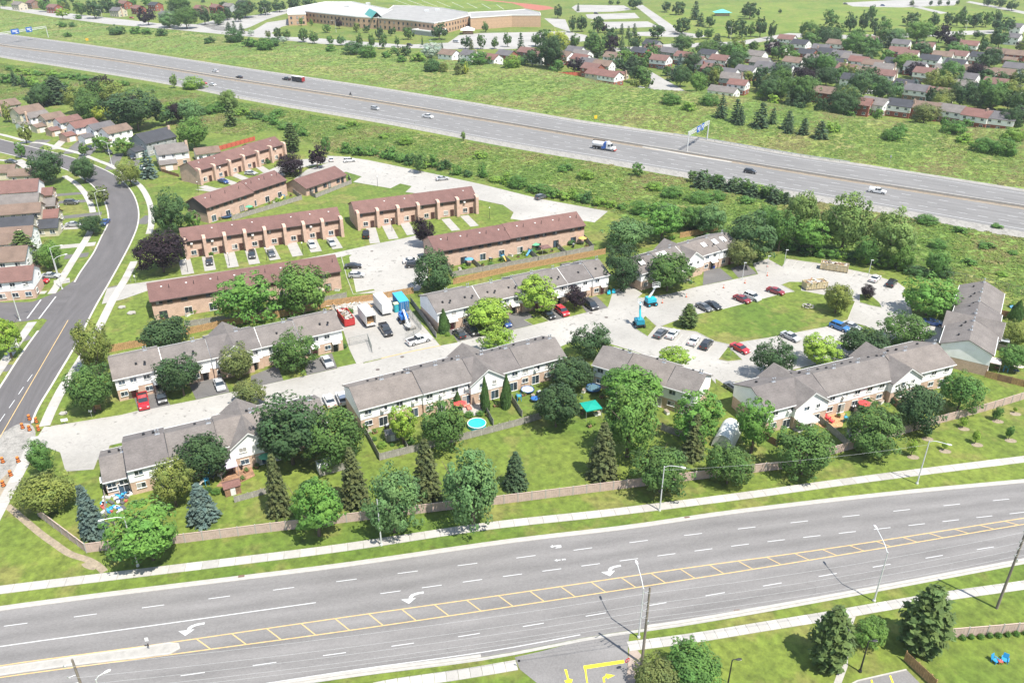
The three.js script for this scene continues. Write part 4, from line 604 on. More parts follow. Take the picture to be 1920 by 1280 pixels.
const CARS = {
  sedan: { L: 4.75, W: 1.84, top: [[-2.36, .75], [-2.3, 1.0], [-1.6, 1.06], [.95, 1.0], [1.9, .9], [2.33, .68]], cab: [rect(-1.75, 1.15, 1.7, 1.0), rect(-.95, .3, 1.36, 1.43)], fx: 1.45, rx: -1.4, r: .33 },
  suv: { L: 4.65, W: 1.88, top: [[-2.3, .8], [-2.28, 1.12], [-1.6, 1.15], [1.0, 1.12], [1.95, 1.02], [2.28, .75]], cab: [rect(-2.2, 1.2, 1.74, 1.1), rect(-1.85, .45, 1.45, 1.7)], fx: 1.42, rx: -1.38, r: .37 },
  hatch: { L: 4.3, W: 1.8, top: [[-2.12, .75], [-2.1, 1.0], [-1.5, 1.04], [.95, 1.0], [1.75, .9], [2.1, .66]], cab: [rect(-2.02, 1.15, 1.66, 1.0), rect(-1.55, .3, 1.36, 1.48)], fx: 1.3, rx: -1.28, r: .33 },
  van: { L: 5.1, W: 2.0, top: [[-2.5, .8], [-2.5, 1.15], [-1.6, 1.18], [1.4, 1.12], [2.2, .98], [2.5, .72]], cab: [rect(-2.42, 1.55, 1.84, 1.12), rect(-2.25, .75, 1.55, 1.8)], fx: 1.55, rx: -1.5, r: .35 },
  pickup: { L: 5.8, W: 2.0, top: [[-2.86, .7], [-2.86, 1.05], [-.6, 1.08], [.95, 1.15], [2.2, 1.1], [2.86, .95]], cab: [rect(-.85, 1.25, 1.82, 1.1), rect(-.55, .65, 1.5, 1.85)], fx: 1.85, rx: -1.75, r: .41, bed: true } };
function car(x, y, deg, type, col, label, group, name) {
  const k = CARS[type], o = thing(name || (type === 'pickup' ? 'pickup_truck' : type === 'van' ? 'van' : 'parked_car'), label, type === 'pickup' ? 'pickup truck' : type === 'van' ? 'van' : 'car', G(x, y, .7).setY(.05), R(deg), group), pm = paintMat(...CARC[col]);
  part('body', memo('body' + type, () => { const g = [sideBody(k.L, k.W, k.top, k.r, k.fx, k.rx)]; const t = k.cab[1], rx0 = t[0][0], rx1 = t[1][0], w = (t[0][2]) * 2, yy = t[0][1]; g.push(hexa(rect(rx0 - .03, rx1 + .05, w + .03, yy - .02), rect(rx0 + .1, rx1 - .06, w - .2, yy + .05))); for (const sg of [1, -1]) g.push(rod(V(lerp(k.cab[0][0][0], k.cab[0][1][0], .46), 1.0, sg * (k.cab[0][0][2] + .01)), V(lerp(rx0, rx1, .46), yy, sg * (w / 2 + .01)), .05, 4)); if (k.bed) g.push(box(1.95, .3, .1, -1.85, 1.18, .93), box(1.95, .3, .1, -1.85, 1.18, -.93), box(.1, .3, 1.9, -2.82, 1.18, 0)); for (const sg of [1, -1]) g.push(box(.2, .14, .16, k.cab[0][1][0] - .35, k.cab[0][0][1] + .08, sg * (k.W / 2 + .04))); return merge(g.map(q => { q = q.index ? q.toNonIndexed() : q; for (const a of Object.keys(q.attributes)) if (!['position', 'normal', 'uv'].includes(a)) q.deleteAttribute(a); return q; })); }), pm, o);
  part('windows', memo('cab' + type, () => hexa(...k.cab)), M.glass, o);
  if (k.bed) part('cargo_bed', memo('bed', () => box(1.9, .04, 1.74, -1.85, 1.1, 0)), M.black, o);
  for (const wx of [k.fx, k.rx]) for (const sg of [1, -1]) { const w = part('wheel', memo('tyre' + k.r, () => { const g = new THREE.CylinderGeometry(k.r, k.r, .23, 16); g.rotateX(Math.PI / 2); return g; }), M.rubber, o, V(wx, k.r - .03, sg * (k.W / 2 - .13))); part('rim', memo('rim' + k.r, () => { const g = new THREE.CylinderGeometry(k.r * .62, k.r * .62, .25, 10); g.rotateX(Math.PI / 2); return g; }), M.metal, w); }
  const hy = type === 'pickup' ? .85 : type === 'sedan' || type === 'hatch' ? .7 : .82;
  for (const sg of [1, -1]) { part('headlight', memo('hl', () => box(.14, .16, .36)), flat(.8, .8, .78, .2), o, V(k.L / 2 - .09, hy, sg * (k.W / 2 - .32))); part('tail_light', memo('tl', () => box(.1, .2, .3)), flat(.35, .01, .01, .3), o, V(-k.L / 2 + .03, hy + .06, sg * (k.W / 2 - .28))); }
  return o;
}
const HN = -33.4, HF = 146.6, PK = -58;
for (const a of [
  [268, 752, -64, 'pickup', 'red', 'red pickup truck in the first driveway of the front row'], [302, 744, -62, 'suv', 'black', 'black car beside the red pickup'], [411, 720, -62, 'sedan', 'silver', 'silver sedan alone on the wide dark driveway'], [613, 677, -62, 'sedan', 'silver', 'silver sedan at the end unit by the dumpster yard'],
  [617, 750, 115, 'sedan', 'white', 'white sedan beside the white wall of the pool row'], [641, 746, 112, 'suv', 'white', 'white crossover against the wall of the pool row'],
  [723, 618, -66, 'pickup', 'black', 'black pickup truck in the works yard'], [785, 637, 33, 'pickup', 'white', 'white pickup truck across the works yard gate'],
  [861, 625, 118, 'hatch', 'black', 'black hatchback by the cedar'], [885, 619, -62, 'suv', 'black', 'black car under the flowering lime tree'], [947, 604, -62, 'hatch', 'blue', 'dark blue car half hidden by the lime tree'], [1028, 588, -62, 'sedan', 'black', 'black sedan beside the round flower bed'], [1054, 583, -62, 'suv', 'red', 'bright red car beside the purple maple'], [1107, 571, -62, 'van', 'black', 'black van near the teal chairs'],
  [1239, 624, 56, 'sedan', 'grey', 'grey sedan at the tip of the green beside a white one'], [1262, 625, 58, 'sedan', 'white', 'white sedan beside the grey sedan'], [1302, 637, 62, 'sedan', 'white', 'white sedan beside the black crossover'], [1325, 645, 58, 'suv', 'black', 'black crossover at the edge of the green'],
  [1388, 652, -55, 'sedan', 'red', 'bright red sedan by the grass triangle'], [1483, 630, -55, 'sedan', 'silver', 'silver sedan alone along the green'], [1575, 612, -50, 'suv', 'sky', 'bright blue car beside a pale sedan'], [1597, 611, -48, 'sedan', 'silver', 'pale sedan beside the bright blue car'],
  [1321, 575, PK, 'sedan', 'grey', 'dark grey sedan, first of the dark pair at the green'], [1338, 572, PK, 'sedan', 'black', 'black sedan, second of the dark pair at the green'], [1392, 560, -52, 'sedan', 'crimson', 'dark red sedan beside a white crossover'], [1411, 556, -52, 'suv', 'white', 'white crossover beside the dark red sedan'], [1455, 545, -45, 'sedan', 'crimson', 'dark red coupe alone by the dumpsters'],
  [1642, 521, 50, 'sedan', 'white', 'white sedan with dark roof by the loop'], [1673, 530, 52, 'suv', 'black', 'black crossover by the loop'], [1751, 604, -25, 'sedan', 'blue', 'blue sedan in front of the end on row'], [1377, 727, -60, 'sedan', 'grey', 'grey car tucked beside the long gabled row'],
  [662, 498, 6, 'sedan', 'black', 'black sedan in the brick complex parking'], [668, 515, 6, 'hatch', 'silver', 'silver hatchback beside the black sedan in the brick parking'], [771, 488, 8, 'sedan', 'white', 'white car behind the black crossover near the linden'], [776, 496, 8, 'suv', 'black', 'black crossover near the linden'],
  [392, 489, -70, 'sedan', 'black', 'black sedan in the driveway by the purple maple'], [472, 477, -72, 'suv', 'black', 'black crossover in the middle brick driveway'], [508, 474, -66, 'sedan', 'grey', 'dark sedan beside the middle brick driveway'], [584, 458, -66, 'hatch', 'white', 'white hatchback in a brick driveway'], [621, 454, -64, 'sedan', 'silver', 'silver sedan at the last pier'], [686, 439, 100, 'pickup', 'black', 'black pickup loaded with red goods at the brick row'],
  [418, 339, -38, 'sedan', 'blue', 'blue sedan in front of the upper brick row'], [469, 324, -12, 'hatch', 'silver', 'grey hatchback in front of the upper brick row'],
  [621, 298, 100, 'hatch', 'white', 'white hatchback at the parking entrance'], [655, 300, 20, 'suv', 'white', 'white crossover at the meadow hedge'], [829, 334, 20, 'sedan', 'silver', 'silver sedan on the long parking lot'], [1014, 369, 45, 'suv', 'grey', 'dark crossover on the long parking lot'],
  [133, 379, 5, 'suv', 'grey', 'grey crossover in a driveway inside the bend'], [137, 420, 8, 'sedan', 'silver', 'silver sedan beside the yellow garage'], [196, 416, -85, 'sedan', 'blue', 'dark car at the kerb of the bend'], [73, 526, 2, 'sedan', 'red', 'bright red coupe in front of the red roofed house'], [94, 516, 4, 'sedan', 'silver', 'silver sedan behind the red coupe'], [20, 302, -12, 'sedan', 'grey', 'grey sedan at the flat garage'],
  [167, 276, -55, 'sedan', 'black', 'black car in the driveway under the bright trees'], [203, 285, -50, 'suv', 'black', 'black crossover by the bright trees'], [246, 295, -50, 'suv', 'black', 'black crossover by the garage of the dark roof'], [266, 314, -60, 'sedan', 'white', 'white sedan behind the blue spruce'],
]) car(...a);
for (const a of [[703, 203, HN, 'suv', 'silver', 'silver crossover on the highway ahead of the white pickup'], [802, 218, HN, 'pickup', 'white', 'white pickup truck on the highway'], [1407, 321, HN, 'suv', 'black', 'black crossover on the highway near the junipers'], [381, 155, HN, 'sedan', 'red', 'red car towing on the highway'], [398, 158, HN, 'sedan', 'white', 'white car right behind the red one on the highway'], [403, 133, HF, 'suv', 'white', 'white crossover on the far carriageway'], [448, 144, HF, 'sedan', 'black', 'black sedan on the far carriageway']]) { const o = car(...a, 'vehicles on the highway', a[3] === 'pickup' ? 'pickup_truck' : 'moving_car'); }
{ const o = car(1646, 358, HN, 'pickup', 'white', 'white pickup with a white bed cap on the highway', 'vehicles on the highway', 'pickup_truck'); part('bed_cap', hexa(rect(-2.85, -.75, 1.9, 1.1), rect(-2.75, -.7, 1.55, 1.8)), paintMat(...CARC.white), o); }
{ // pickup towing a black box trailer
  car(537, 148, HF, 'pickup', 'black', 'black pickup towing a box trailer on the far carriageway', 'vehicles on the highway', 'pickup_truck');
  const t = thing('box_trailer', 'black box trailer with a white roof towed on the highway', 'trailer', G(559, 151, .7).setY(.05), R(HF)); part('box', box(8.4, 2.5, 2.4, 0, 1.75, 0), flat(.03, .03, .035, .5), t); part('roof', box(8.4, .08, 2.4, 0, 3.05, 0), M.white, t); part('rear_door', box(.06, 2.3, 2.3, -4.24, 1.75, 0), flat(.3, .03, .03, .5), t); part('hitch', box(1.4, .12, .3, 4.8, .55, 0), M.black, t); for (const x of [-.6, .4]) for (const s of [1, -1]) part('wheel', cyl(.34, .34, .22, 0, -.11, 0, 12).rotateX(Math.PI / 2), M.rubber, t, V(x, .34, s * 1.1)); }
{ const t = thing('motorcycle', 'motorcycle with a rider in dark clothing on the highway', 'motorcycle', G(657, 177, .5).setY(.05), R(HF)); for (const x of [.72, -.72]) part('wheel', new THREE.TorusGeometry(.3, .07, 6, 14), M.rubber, t, V(x, .33, 0)); part('frame', merge([box(.9, .35, .28, 0, .62, 0), box(.5, .2, .32, .15, .88, 0), rod(V(.72, .33, 0), V(.45, 1.05, 0), .05), box(.1, .06, .7, .42, 1.08, 0)]), M.black, t); const pr = thing('person', 'rider in dark jacket and helmet sitting on the motorcycle', 'person', t.position.clone(), R(HF)); const J = [[[-.25, .85, 0], [-.05, 1.45, 0], .2, .2], [[-.05, 1.45, 0], [0, 1.72, 0], .14, .15], [[-.02, 1.35, .2], [.4, 1.1, .3], .08, .06], [[-.02, 1.35, -.2], [.4, 1.1, -.3], .08, .06], [[-.25, .85, .12], [.2, .75, .2], .12, .1], [[-.25, .85, -.12], [.2, .75, -.2], .12, .1], [[.2, .75, .2], [.05, .35, .2], .09, .07], [[.2, .75, -.2], [.05, .35, -.2], .09, .07]]; part('body', merge(J.map(([a, b, r0, r1]) => { const A = V(...a), B = V(...b), d = B.clone().sub(A), g = new THREE.CapsuleGeometry((r0 + r1) / 2, d.length(), 3, 8); g.translate(0, d.length() / 2, 0); g.applyQuaternion(new THREE.Quaternion().setFromUnitVectors(V(0, 1, 0), d.normalize())); g.translate(A.x, A.y, A.z); return g; })), flat(.03, .03, .035, .7), pr); part('helmet', new THREE.SphereGeometry(.17, 10, 8), M.black, pr, V(.02, 1.76, 0)); }
{ // vacuum tank truck
  const t = thing('tank_truck', 'white tank truck with blue gear driving on the highway', 'truck', G(1132, 277, .8).setY(.05), R(HN)), W = paintMat(...CARC.white), blu = paintMat(.01, .1, .4);
  part('tank', (() => { const g = new THREE.CapsuleGeometry(1.15, 4.2, 6, 20); g.rotateZ(Math.PI / 2); g.translate(-2.2, 2.2, 0); return g; })(), W, t); part('chassis', box(10, .4, 1.2, -.2, .8, 0), M.black, t); part('pump_gear', merge([box(1.1, 2.1, 2.3, .9, 2.0, 0), box(.7, .5, 1.6, .9, 3.2, 0), box(1.4, .7, .4, .2, 1.1, 1.05)]), blu, t); part('hose_boom', merge([rod(V(-4.6, 3.7, .3), V(.6, 3.8, .3), .16), rod(V(-4.6, 3.7, .3), V(-4.9, 2.6, .3), .14)]), M.black, t);
  part('cab', merge([hexa(rect(1.6, 3.9, 2.3, .9), rect(1.7, 3.4, 2.1, 3.0)), hexa(rect(3.6, 5.3, 1.9, .8), rect(3.7, 5.2, 1.6, 1.8)), box(.9, .8, 2.0, 1.95, 3.2, 0)]), W, t); part('windshield', hexa(rect(3.45, 3.82, 2.0, 1.9), rect(3.3, 3.5, 1.9, 2.85)), M.glass, t); for (const s of [1, -1]) part('side_window', box(.9, .7, .04, 2.9, 2.3, s * 1.16), M.glass, t); part('bumper', box(.25, .4, 2.2, 5.4, .6, 0), flat(.5, .05, .03, .4), t);
  for (const x of [4.5, -2.6, -3.9]) for (const s of [1, -1]) { const w = part('wheel', cyl(.5, .5, .35, 0, -.17, 0, 14).rotateX(Math.PI / 2), M.rubber, t, V(x, .5, s * 1.0)); part('rim', cyl(.28, .28, .37, 0, -.185, 0, 10).rotateX(Math.PI / 2), M.metal, w); } }
// ---------- fences ----------
function boardPanel(h, cap) { return memo(`panel${h}${cap}`, () => { const g = []; for (let i = 0; i < 12; i++) g.push(ubox(.19, h - .04 - (cap ? 0 : ((i * 7) % 5) * .012), .025, -1.1 + i * .2, h / 2, (i % 2) * .012, 2)); g.push(box(2.36, .09, .04, 0, h * .25, -.04), box(2.36, .09, .04, 0, h * .8, -.04)); if (cap) g.push(box(2.4, .05, .14, 0, h + .01, 0)); return merge(g); }); }
const postG = (h, w = .11) => memo(`post${h}${w}`, () => box(w, h + .12, w, 0, (h + .12) / 2, 0));
function fence(px, h, mat, label, o = {}) {
  const w = W2(px), t = thing('fence', label, 'fence', w[0].clone(), 0, o.group), off = w[0];
  for (let k = 0; k < w.length - 1; k++) { const d = w[k + 1].clone().sub(w[k]), L = d.length(), n = Math.max(1, Math.round(L / 2.4)), a = Math.atan2(-d.z, d.x), s = L / n;
    for (let i = 0; i < n; i++) { const c = w[k].clone().lerp(w[k + 1], (i + .5) / n).sub(off); const m = part('panel', boardPanel(h, !!o.cap), o.mats ? o.mats[(rnd() * o.mats.length) | 0] : mat, t, c, a); m.scale.x = s / 2.44; m.position.y = -(rnd() * .03); part('post', postG(h, o.cap ? .15 : .11), o.cap ? M.slabs[1] : mat, t, w[k].clone().lerp(w[k + 1], i / n).sub(off), a); }
    if (k === w.length - 2) part('post', postG(h), mat, t, w[k + 1].clone().sub(off), a); }
  return t;
}
fence([[72, 968], [162, 1036], [200, 1031], [347, 1017], [480, 1000], [565, 990], [650, 979], [782, 963], [837, 956], [945, 944], [1175, 915], [1330, 896], [1461, 880], [1568, 850], [1690, 815], [1737, 800], [1847, 771], [1990, 727], [2280, 640]], 1.75, M.woodPink, 'long pinkish board fence with pale cap and posts along the arterial road', { cap: true });
fence([[677, 797], [712, 863], [790, 844], [876, 823], [975, 797], [1014, 785]], 1.6, M.woodGrey, 'weathered grey fence around the pool yards');
fence([[909, 768], [925, 798]], 1.5, M.woodGrey, 'short grey divider fence beside the pool'); fence([[960, 752], [979, 782]], 1.5, M.woodGrey, 'short grey divider fence beside the wide cedar'); fence([[745, 800], [765, 846]], 1.4, M.woodGrey, 'sagging divider fence beside the tilted shed roof');
fence([[440, 942], [515, 921]], 1.3, M.woodGrey, 'low whitish picket fence behind the red shed'); fence([[600, 893], [648, 880]], 1.6, M.woodGrey, 'dark weathered fence under the huge maple'); fence([[195, 905], [200, 975], [215, 985]], 1.4, M.woodGrey, 'leaning grey fence of the cluttered yard');
fence([[205, 660], [265, 649], [355, 626], [425, 611], [540, 592], [617, 574], [700, 563], [775, 550]], 1.8, M.woodOrange, 'orange stained fence behind the front row and works yard'); fence([[850, 533], [957, 509], [1135, 476]], 1.8, M.woodOrange, 'orange stained fence behind the row with lime trees'); fence([[1275, 446], [1345, 434]], 1.8, M.woodOrange, 'orange fence behind the skylight row');
fence([[347, 613], [427, 601], [520, 583], [615, 565], [650, 558]], 1.6, M.woodGrey, 'grey fence below the locust trees'); fence([[848, 519], [960, 499], [1081, 476], [1113, 469], [1095, 448]], 1.6, M.woodGrey, 'grey fence of the brick row with the small gazebo');
for (const [a, b] of [[[848, 519], [838, 498]], [[905, 509], [880, 487]], [[960, 499], [935, 477]], [[1010, 490], [985, 468]], [[1062, 480], [1040, 458]]]) fence([a, b], 1.5, M.woodGrey, 'grey divider fence between brick row yards', { group: 'yard dividers of the fenced brick row' });
fence([[435, 413], [500, 394], [566, 374], [545, 358]], 1.6, M.woodGrey, 'grey fence of the trampoline yard'); fence([[570, 360], [592, 371], [659, 344], [653, 333]], 1.5, M.woodGrey, 'grey fence of the single storey brick building');
fence([[770, 567], [795, 600], [818, 634]], 1.6, M.woodGrey, 'grey side fence along the white end wall');
fence([[1847, 707], [1920, 725], [1960, 735]], 1.6, M.woodBrown, 'mismatched brown and grey fence beside the end on row', { mats: [M.woodBrown, M.woodGrey, M.woodBrown, M.woodOrange] });
fence([[1872, 590], [1935, 603]], 1.5, M.woodBrown, 'low brown fence behind the end on row'); fence([[1868, 655], [1925, 672]], 1.6, M.woodGrey, 'grey fence with a pale shed behind the end on row');
fence([[1777, 1196], [1850, 1190], [1990, 1178], [2200, 1158]], 1.7, M.woodPink, 'pinkish board fence behind the row of small shrubs', { cap: true }); fence([[1696, 1238], [1743, 1282], [1752, 1292]], 1.7, M.woodOrange, 'brown fence beside the parking corner');
fence([[403, 284], [478, 263]], 1.8, M.woodRed, 'bright red garden fence above the upper brick row'); fence([[303, 322], [335, 332]], 1.3, M.woodBrown, 'brown fence at the upper brick row end');
for (const [a, b, l] of [[[1535, 790], [1595, 842], 'dark grey yard fence beside the white awning'], [[1600, 770], [1625, 812], 'grey yard fence beside the red furniture'], [[1490, 782], [1512, 806], 'grey lattice fence at the first patio'], [[1665, 748], [1690, 770], 'orange lattice screen on the rear deck'], [[1240, 806], [1290, 825], 'grey fence behind the bright tree'], [[1420, 815], [1458, 838], 'brown yard fence under the locust']]) fence([a, b], 1.5, l.startsWith('orange') || l.startsWith('brown') ? M.woodBrown : M.woodGrey, l);
// chain link: posts, rails and wire lattice
function chainLink(px, h, label) {
  const w = W2(px), t = thing('chain_link_fence', label, 'fence', w[0].clone()), off = w[0], mt = flat(.2, .23, .22, .6, .3);
  for (let k = 0; k < w.length - 1; k++) { const d = w[k + 1].clone().sub(w[k]), L = d.length(), n = Math.max(1, Math.round(L / 3)), a = Math.atan2(-d.z, d.x); for (let i = 0; i < n; i++) { part('post', memo('clp' + h, () => cyl(.04, .04, h, 0, 0, 0, 6)), mt, t, w[k].clone().lerp(w[k + 1], i / n).sub(off)); const m = part('wire_panel', memo('clw' + h, () => { const g = [box(3, .04, .04, 0, h - .03, 0), box(3, .03, .03, 0, .08, 0)]; for (let q = -1.5; q < 1.5; q += .21) { g.push(rod(V(q, .08, 0), V(q + .2, h, 0), .008, 3), rod(V(q + .2, .08, 0), V(q, h, 0), .008, 3)); } return merge(g); }), mt, t, w[k].clone().lerp(w[k + 1], (i + .5) / n).sub(off), a); m.scale.x = L / n / 3; } }
}
chainLink([[1440, 462], [1530, 476], [1595, 490], [1680, 507], [1715, 515], [1810, 528], [1865, 540], [1940, 560]], 2.2, 'chain link fence between the loop parking and the meadow');
chainLink([[752, 572], [790, 618], [760, 640]], 2, 'temporary mesh fence beside the folded boom lift'); chainLink([[655, 648], [690, 640], [698, 662]], 2, 'temporary mesh fence at the works yard mouth');

// ---------- lamps, poles, signs ----------
function lamp(x, y, h, armDeg, label, o = {}) {
  const t = thing('street_lamp', label, 'street lamp', G(x, y), 0, o.group), mt = o.mat || M.steel, a = R(armDeg), L = o.arm ?? 2.6, e = V(Math.cos(a) * L, h + (o.up ?? .5), -Math.sin(a) * L);
  part('pole', merge([cyl(.13, .07, h, 0, 0, 0, 8), cyl(.24, .22, .3, 0, 0, 0, 8)]), mt, t); if (!L) return t;
  const c = new THREE.CatmullRomCurve3([V(0, h - .25, 0), V(e.x * .3, h + .3 * (o.up ?? .5) + .1, e.z * .3), e]); part('arm', new THREE.TubeGeometry(c, 10, .055, 6), mt, t);
  const hd = part('lamp_head', memo('lhead', () => { const g = new THREE.SphereGeometry(.5, 10, 6); g.scale(.9, .2, .36); return g; }), o.head || M.white, t, e.clone().add(V(Math.cos(a) * .35, 0, -Math.sin(a) * .35)), a); part('lens', memo('lens', () => box(.45, .06, .24, .1, -.09, 0)), flat(.6, .6, .55, .3), hd); return t;
}
lamp(258, 1061, 9.4, 205, 'curved arm lamp in front of the honey locust'); lamp(715, 1022, 9, 0, 'bare pale pole by the slab sidewalk', { arm: 0 }); lamp(1237, 957, 9, -20, 'lamp with a bent arm beside the round maple'); lamp(1720, 907, 9, -25, 'lamp with a long arm on the sapling lawn', { up: .1 }); lamp(1639.4, 1127, 9.2, 98, 'lamp leaning its arm over the road by the pines', { up: 1.3, arm: 3.4 }); lamp(1197.7, 1195, 9, 100, 'lamp beside the leaning utility pole', { up: 1.4, arm: 3 });
lamp(209, 308, 8.5, 160, 'lamp outside the street bend'); lamp(188, 409, 8.5, 20, 'lamp inside the street bend'); lamp(108, 520, 8.5, 10, 'lamp beside the silver sedan lawn'); lamp(116, 542, 8.5, 40, 'lamp at the side street sidewalk'); lamp(37, 601, 8.5, 30, 'lamp at the crossing of the side street');
{ const q = project(G(178, 1272, 8.6).setY(0)); lamp(q[0], q[1], 8.5, 40, 'lamp head showing above the lower road edge', { up: .3, arm: 1 }); }
for (const [x, y] of [[192, 38], [269, 45], [354, 54], [500, 34], [630, 60], [1114, 62], [1186, 84], [1370, 74], [1790, 108], [1445, 96], [1811, 60]]) lamp(x, y, 8.5, 200, 'distant street lamp beyond the highway embankment', { group: 'distant street lamps' });
lamp(1613, 1259, 5.5, 10, 'black square lamp post in the round bed by the parking', { mat: M.black, head: M.black, arm: .5, up: 0 }); lamp(1362, 1300, 6, 10, 'black square lamp post on the lower lawn', { mat: M.black, head: M.black, arm: .5, up: 0 });
function utilityPole(base, h, label) { const t = thing('utility_pole', label, 'utility pole', base); part('pole', cyl(.2, .13, h, 0, 0, 0, 10), M.poleWood || (M.poleWood = wood([.2, .17, .14], 107)), t); for (const y of [h - .6, h - 2.4, h - 3.6, h - 4.8]) { const a = part('insulator_arm', merge([rod(V(0, 0, 0), V(-.75, .1, .55), .04), cyl(.07, .05, .25, -.75, .05, .55, 6)]), M.metal, t, V(0, y, 0)); } part('transformer_bracket', box(.3, .5, .3, .15, h - 6, 0), M.metal, t); return t; }
const poleA = G(1869.5, 1140.5), poleB = G(1203.6, 1244.6), poleC = G(134, 1236, 13.6).setY(0);
utilityPole(poleA, 15, 'tall utility pole beside the slab sidewalk and pines'); utilityPole(poleB, 13.6, 'weathered utility pole at the driveway apron'); utilityPole(poleC, 13.6, 'utility pole rising at the concrete traffic island');
{ const ext = poleA.clone().multiplyScalar(2).sub(poleB), wire = (a, b, h0, h1, off, sag) => { const p = [], n = 10; for (let i = 0; i <= n; i++) { const q = a.clone().lerp(b, i / n); q.y = lerp(h0, h1, i / n) - sag * 4 * (i / n) * (1 - i / n); q.x -= off * .75; q.z += off * .55; p.push(q); } return new THREE.TubeGeometry(new THREE.CatmullRomCurve3(p), 16, .013, 4); };
  const wm = flat(.45, .46, .46, .6); [[.6, 1], [2.4, 1], [3.6, 1], [4.8, 1], [6, 0]].forEach(([d, off], i) => { for (const [a, b, ha, hb] of [[poleC, poleB, 13.6, 13.6], [poleB, poleA, 13.6, 15], [poleA, ext, 15, 15]]) tag(part(numbered('power_line'), wire(a, b, ha - d, hb - d, off, .8), wm, scene), 'thin overhead wire strung between the utility poles', 'wire', 'overhead wires between the utility poles'); });
  const s0 = G(1720, 907), s1 = G(1237, 957); tag(part(numbered('power_line'), wire(s0, s1, 8.2, 8.2, 0, .7), wm, scene), 'overhead wire joining the two lamps on the sidewalk side', 'wire'); }
function signPost(x, y, h, w, hh, mat, label, deg = 0, name = 'sign') { const t = thing(name, label, 'sign', G(x, y), R(deg)); part('post', cyl(.035, .035, h, 0, 0, 0, 6), M.metal, t); part('plate', box(w, hh, .03, 0, h - hh / 2, .05), mat, t); return t; }
{ const t = thing('stop_sign', 'red octagonal stop sign at the driveway exit', 'sign', G(1175, 1262), R(-150)); part('post', cyl(.04, .04, 2.6, 0, 0, 0, 6), M.metal, t); part('plate', new THREE.CylinderGeometry(.38, .38, .03, 8).rotateY(Math.PI / 8).rotateX(Math.PI / 2), flat(.5, .01, .02, .5), t, V(0, 2.35, .05)); part('white_bar', box(.5, .12, .01, 0, 2.35, .072), M.white, t); part('white_bar', box(.5, .12, .01, 0, 2.35, .028), M.white, t); }
signPost(280, 1218, 2.3, .45, .6, M.white, 'marker sign with striped board on the traffic island', 10); part('striped_board', box(.18, .55, .03, 0, 1.0, .06), M.sideDark, scene.children[scene.children.length - 1]); signPost(973, 1252, 1.6, .3, .4, M.black, 'small dark sign post at the driveway corner');
signPost(172, 783, 1.9, .6, .5, M.white, 'white sign on the entrance lawn', 20); signPost(122, 795, 1.3, 1.2, .6, M.white, 'white board sign beside the entrance rocks', 20); signPost(1370, 668, 2.2, .5, .6, M.metal, 'sign post on the grass triangle', 20); signPost(245, 530, 2.2, .4, .5, M.white, 'small sign beside the street near the purple maple'); signPost(254, 530, 2.2, .4, .5, M.white, 'twin small sign by the brick entrance lane');
signPost(1117, 224, 2, 1.5, 1.6, flat(.75, .5, .02, .6), 'yellow square sign on the highway verge', 20); signPost(163, 77, 2, 2, 1.6, flat(.75, .4, .02, .6), 'orange yellow sign on the distant highway verge', 20); signPost(1667, 313, 4.6, .5, .8, M.metal, 'tall thin marker post on the embankment foot', -20); signPost(778, 243, 3.4, .3, .5, M.metal, 'thin marker post on the highway gravel');
function gantry(a, b, h, signs, label) { const t = thing('sign_gantry', label, 'sign gantry', a.clone()), d = b.clone().sub(a), L = d.length(), ang = Math.atan2(-d.z, d.x); t.rotation.y = ang; for (const x of [0, L]) part('post', cyl(.28, .22, h + .8, x, 0, 0, 10), M.steel, t); const g = []; for (const [y, z] of [[h - .5, -.4], [h - .5, .4], [h + .7, -.4], [h + .7, .4]]) g.push(rod(V(0, y, z), V(L, y, z), .09)); for (let x = 0; x < L - 1; x += 1.6) g.push(rod(V(x, h - .5, .4), V(x + .8, h + .7, .4), .05, 4), rod(V(x + .8, h + .7, .4), V(x + 1.6, h - .5, .4), .05, 4), rod(V(x, h - .5, -.4), V(x + .8, h + .7, -.4), .05, 4)); part('truss', merge(g), M.steel, t);
  for (const [x, w, hh] of signs) { const s = part('sign_panel', box(w, hh, .1), flat(.01, .1, .42, .5), t, V(x * L, h + .1, .55)); part('legend', merge([box(w * .7, hh * .12, .02, 0, hh * .22, .06), box(w * .55, hh * .12, .02, -w * .05, -.02, .06), box(w * .3, hh * .14, .02, w * .2, -hh * .26, .06)]), M.white, s); } return t; }
gantry(G(1288.5, 284), G(1326, 261), 7.2, [[.42, 4, 2.6], [.62, 3, 2.8]], 'overhead gantry with two blue signs across the far carriageway'); gantry(G(-10, 86), G(90, 70), 7.6, [[.4, 7, 3.6], [.66, 5.5, 3.6]], 'distant overhead gantry with blue signs');
{ const w = resample(W2(smoothPx([[1264, 253], [1330, 263], [1400, 275], [1500, 292], [1596, 306]])), 3.8), t = thing('guard_rail', 'steel guard rail along the far highway edge', 'guard rail', w[0].clone()), o = w[0].clone(); for (let i = 0; i < w.length - 1; i++) { const d = w[i + 1].clone().sub(w[i]), a = Math.atan2(-d.z, d.x); part('post', memo('grp', () => box(.15, .8, .15, 0, .4, 0)), M.woodGrey, t, w[i].clone().sub(o), a); part('rail', memo('grr', () => box(3.8, .32, .08, 0, .65, .1)), M.steel, t, w[i].clone().lerp(w[i + 1], .5).sub(o), a); } }

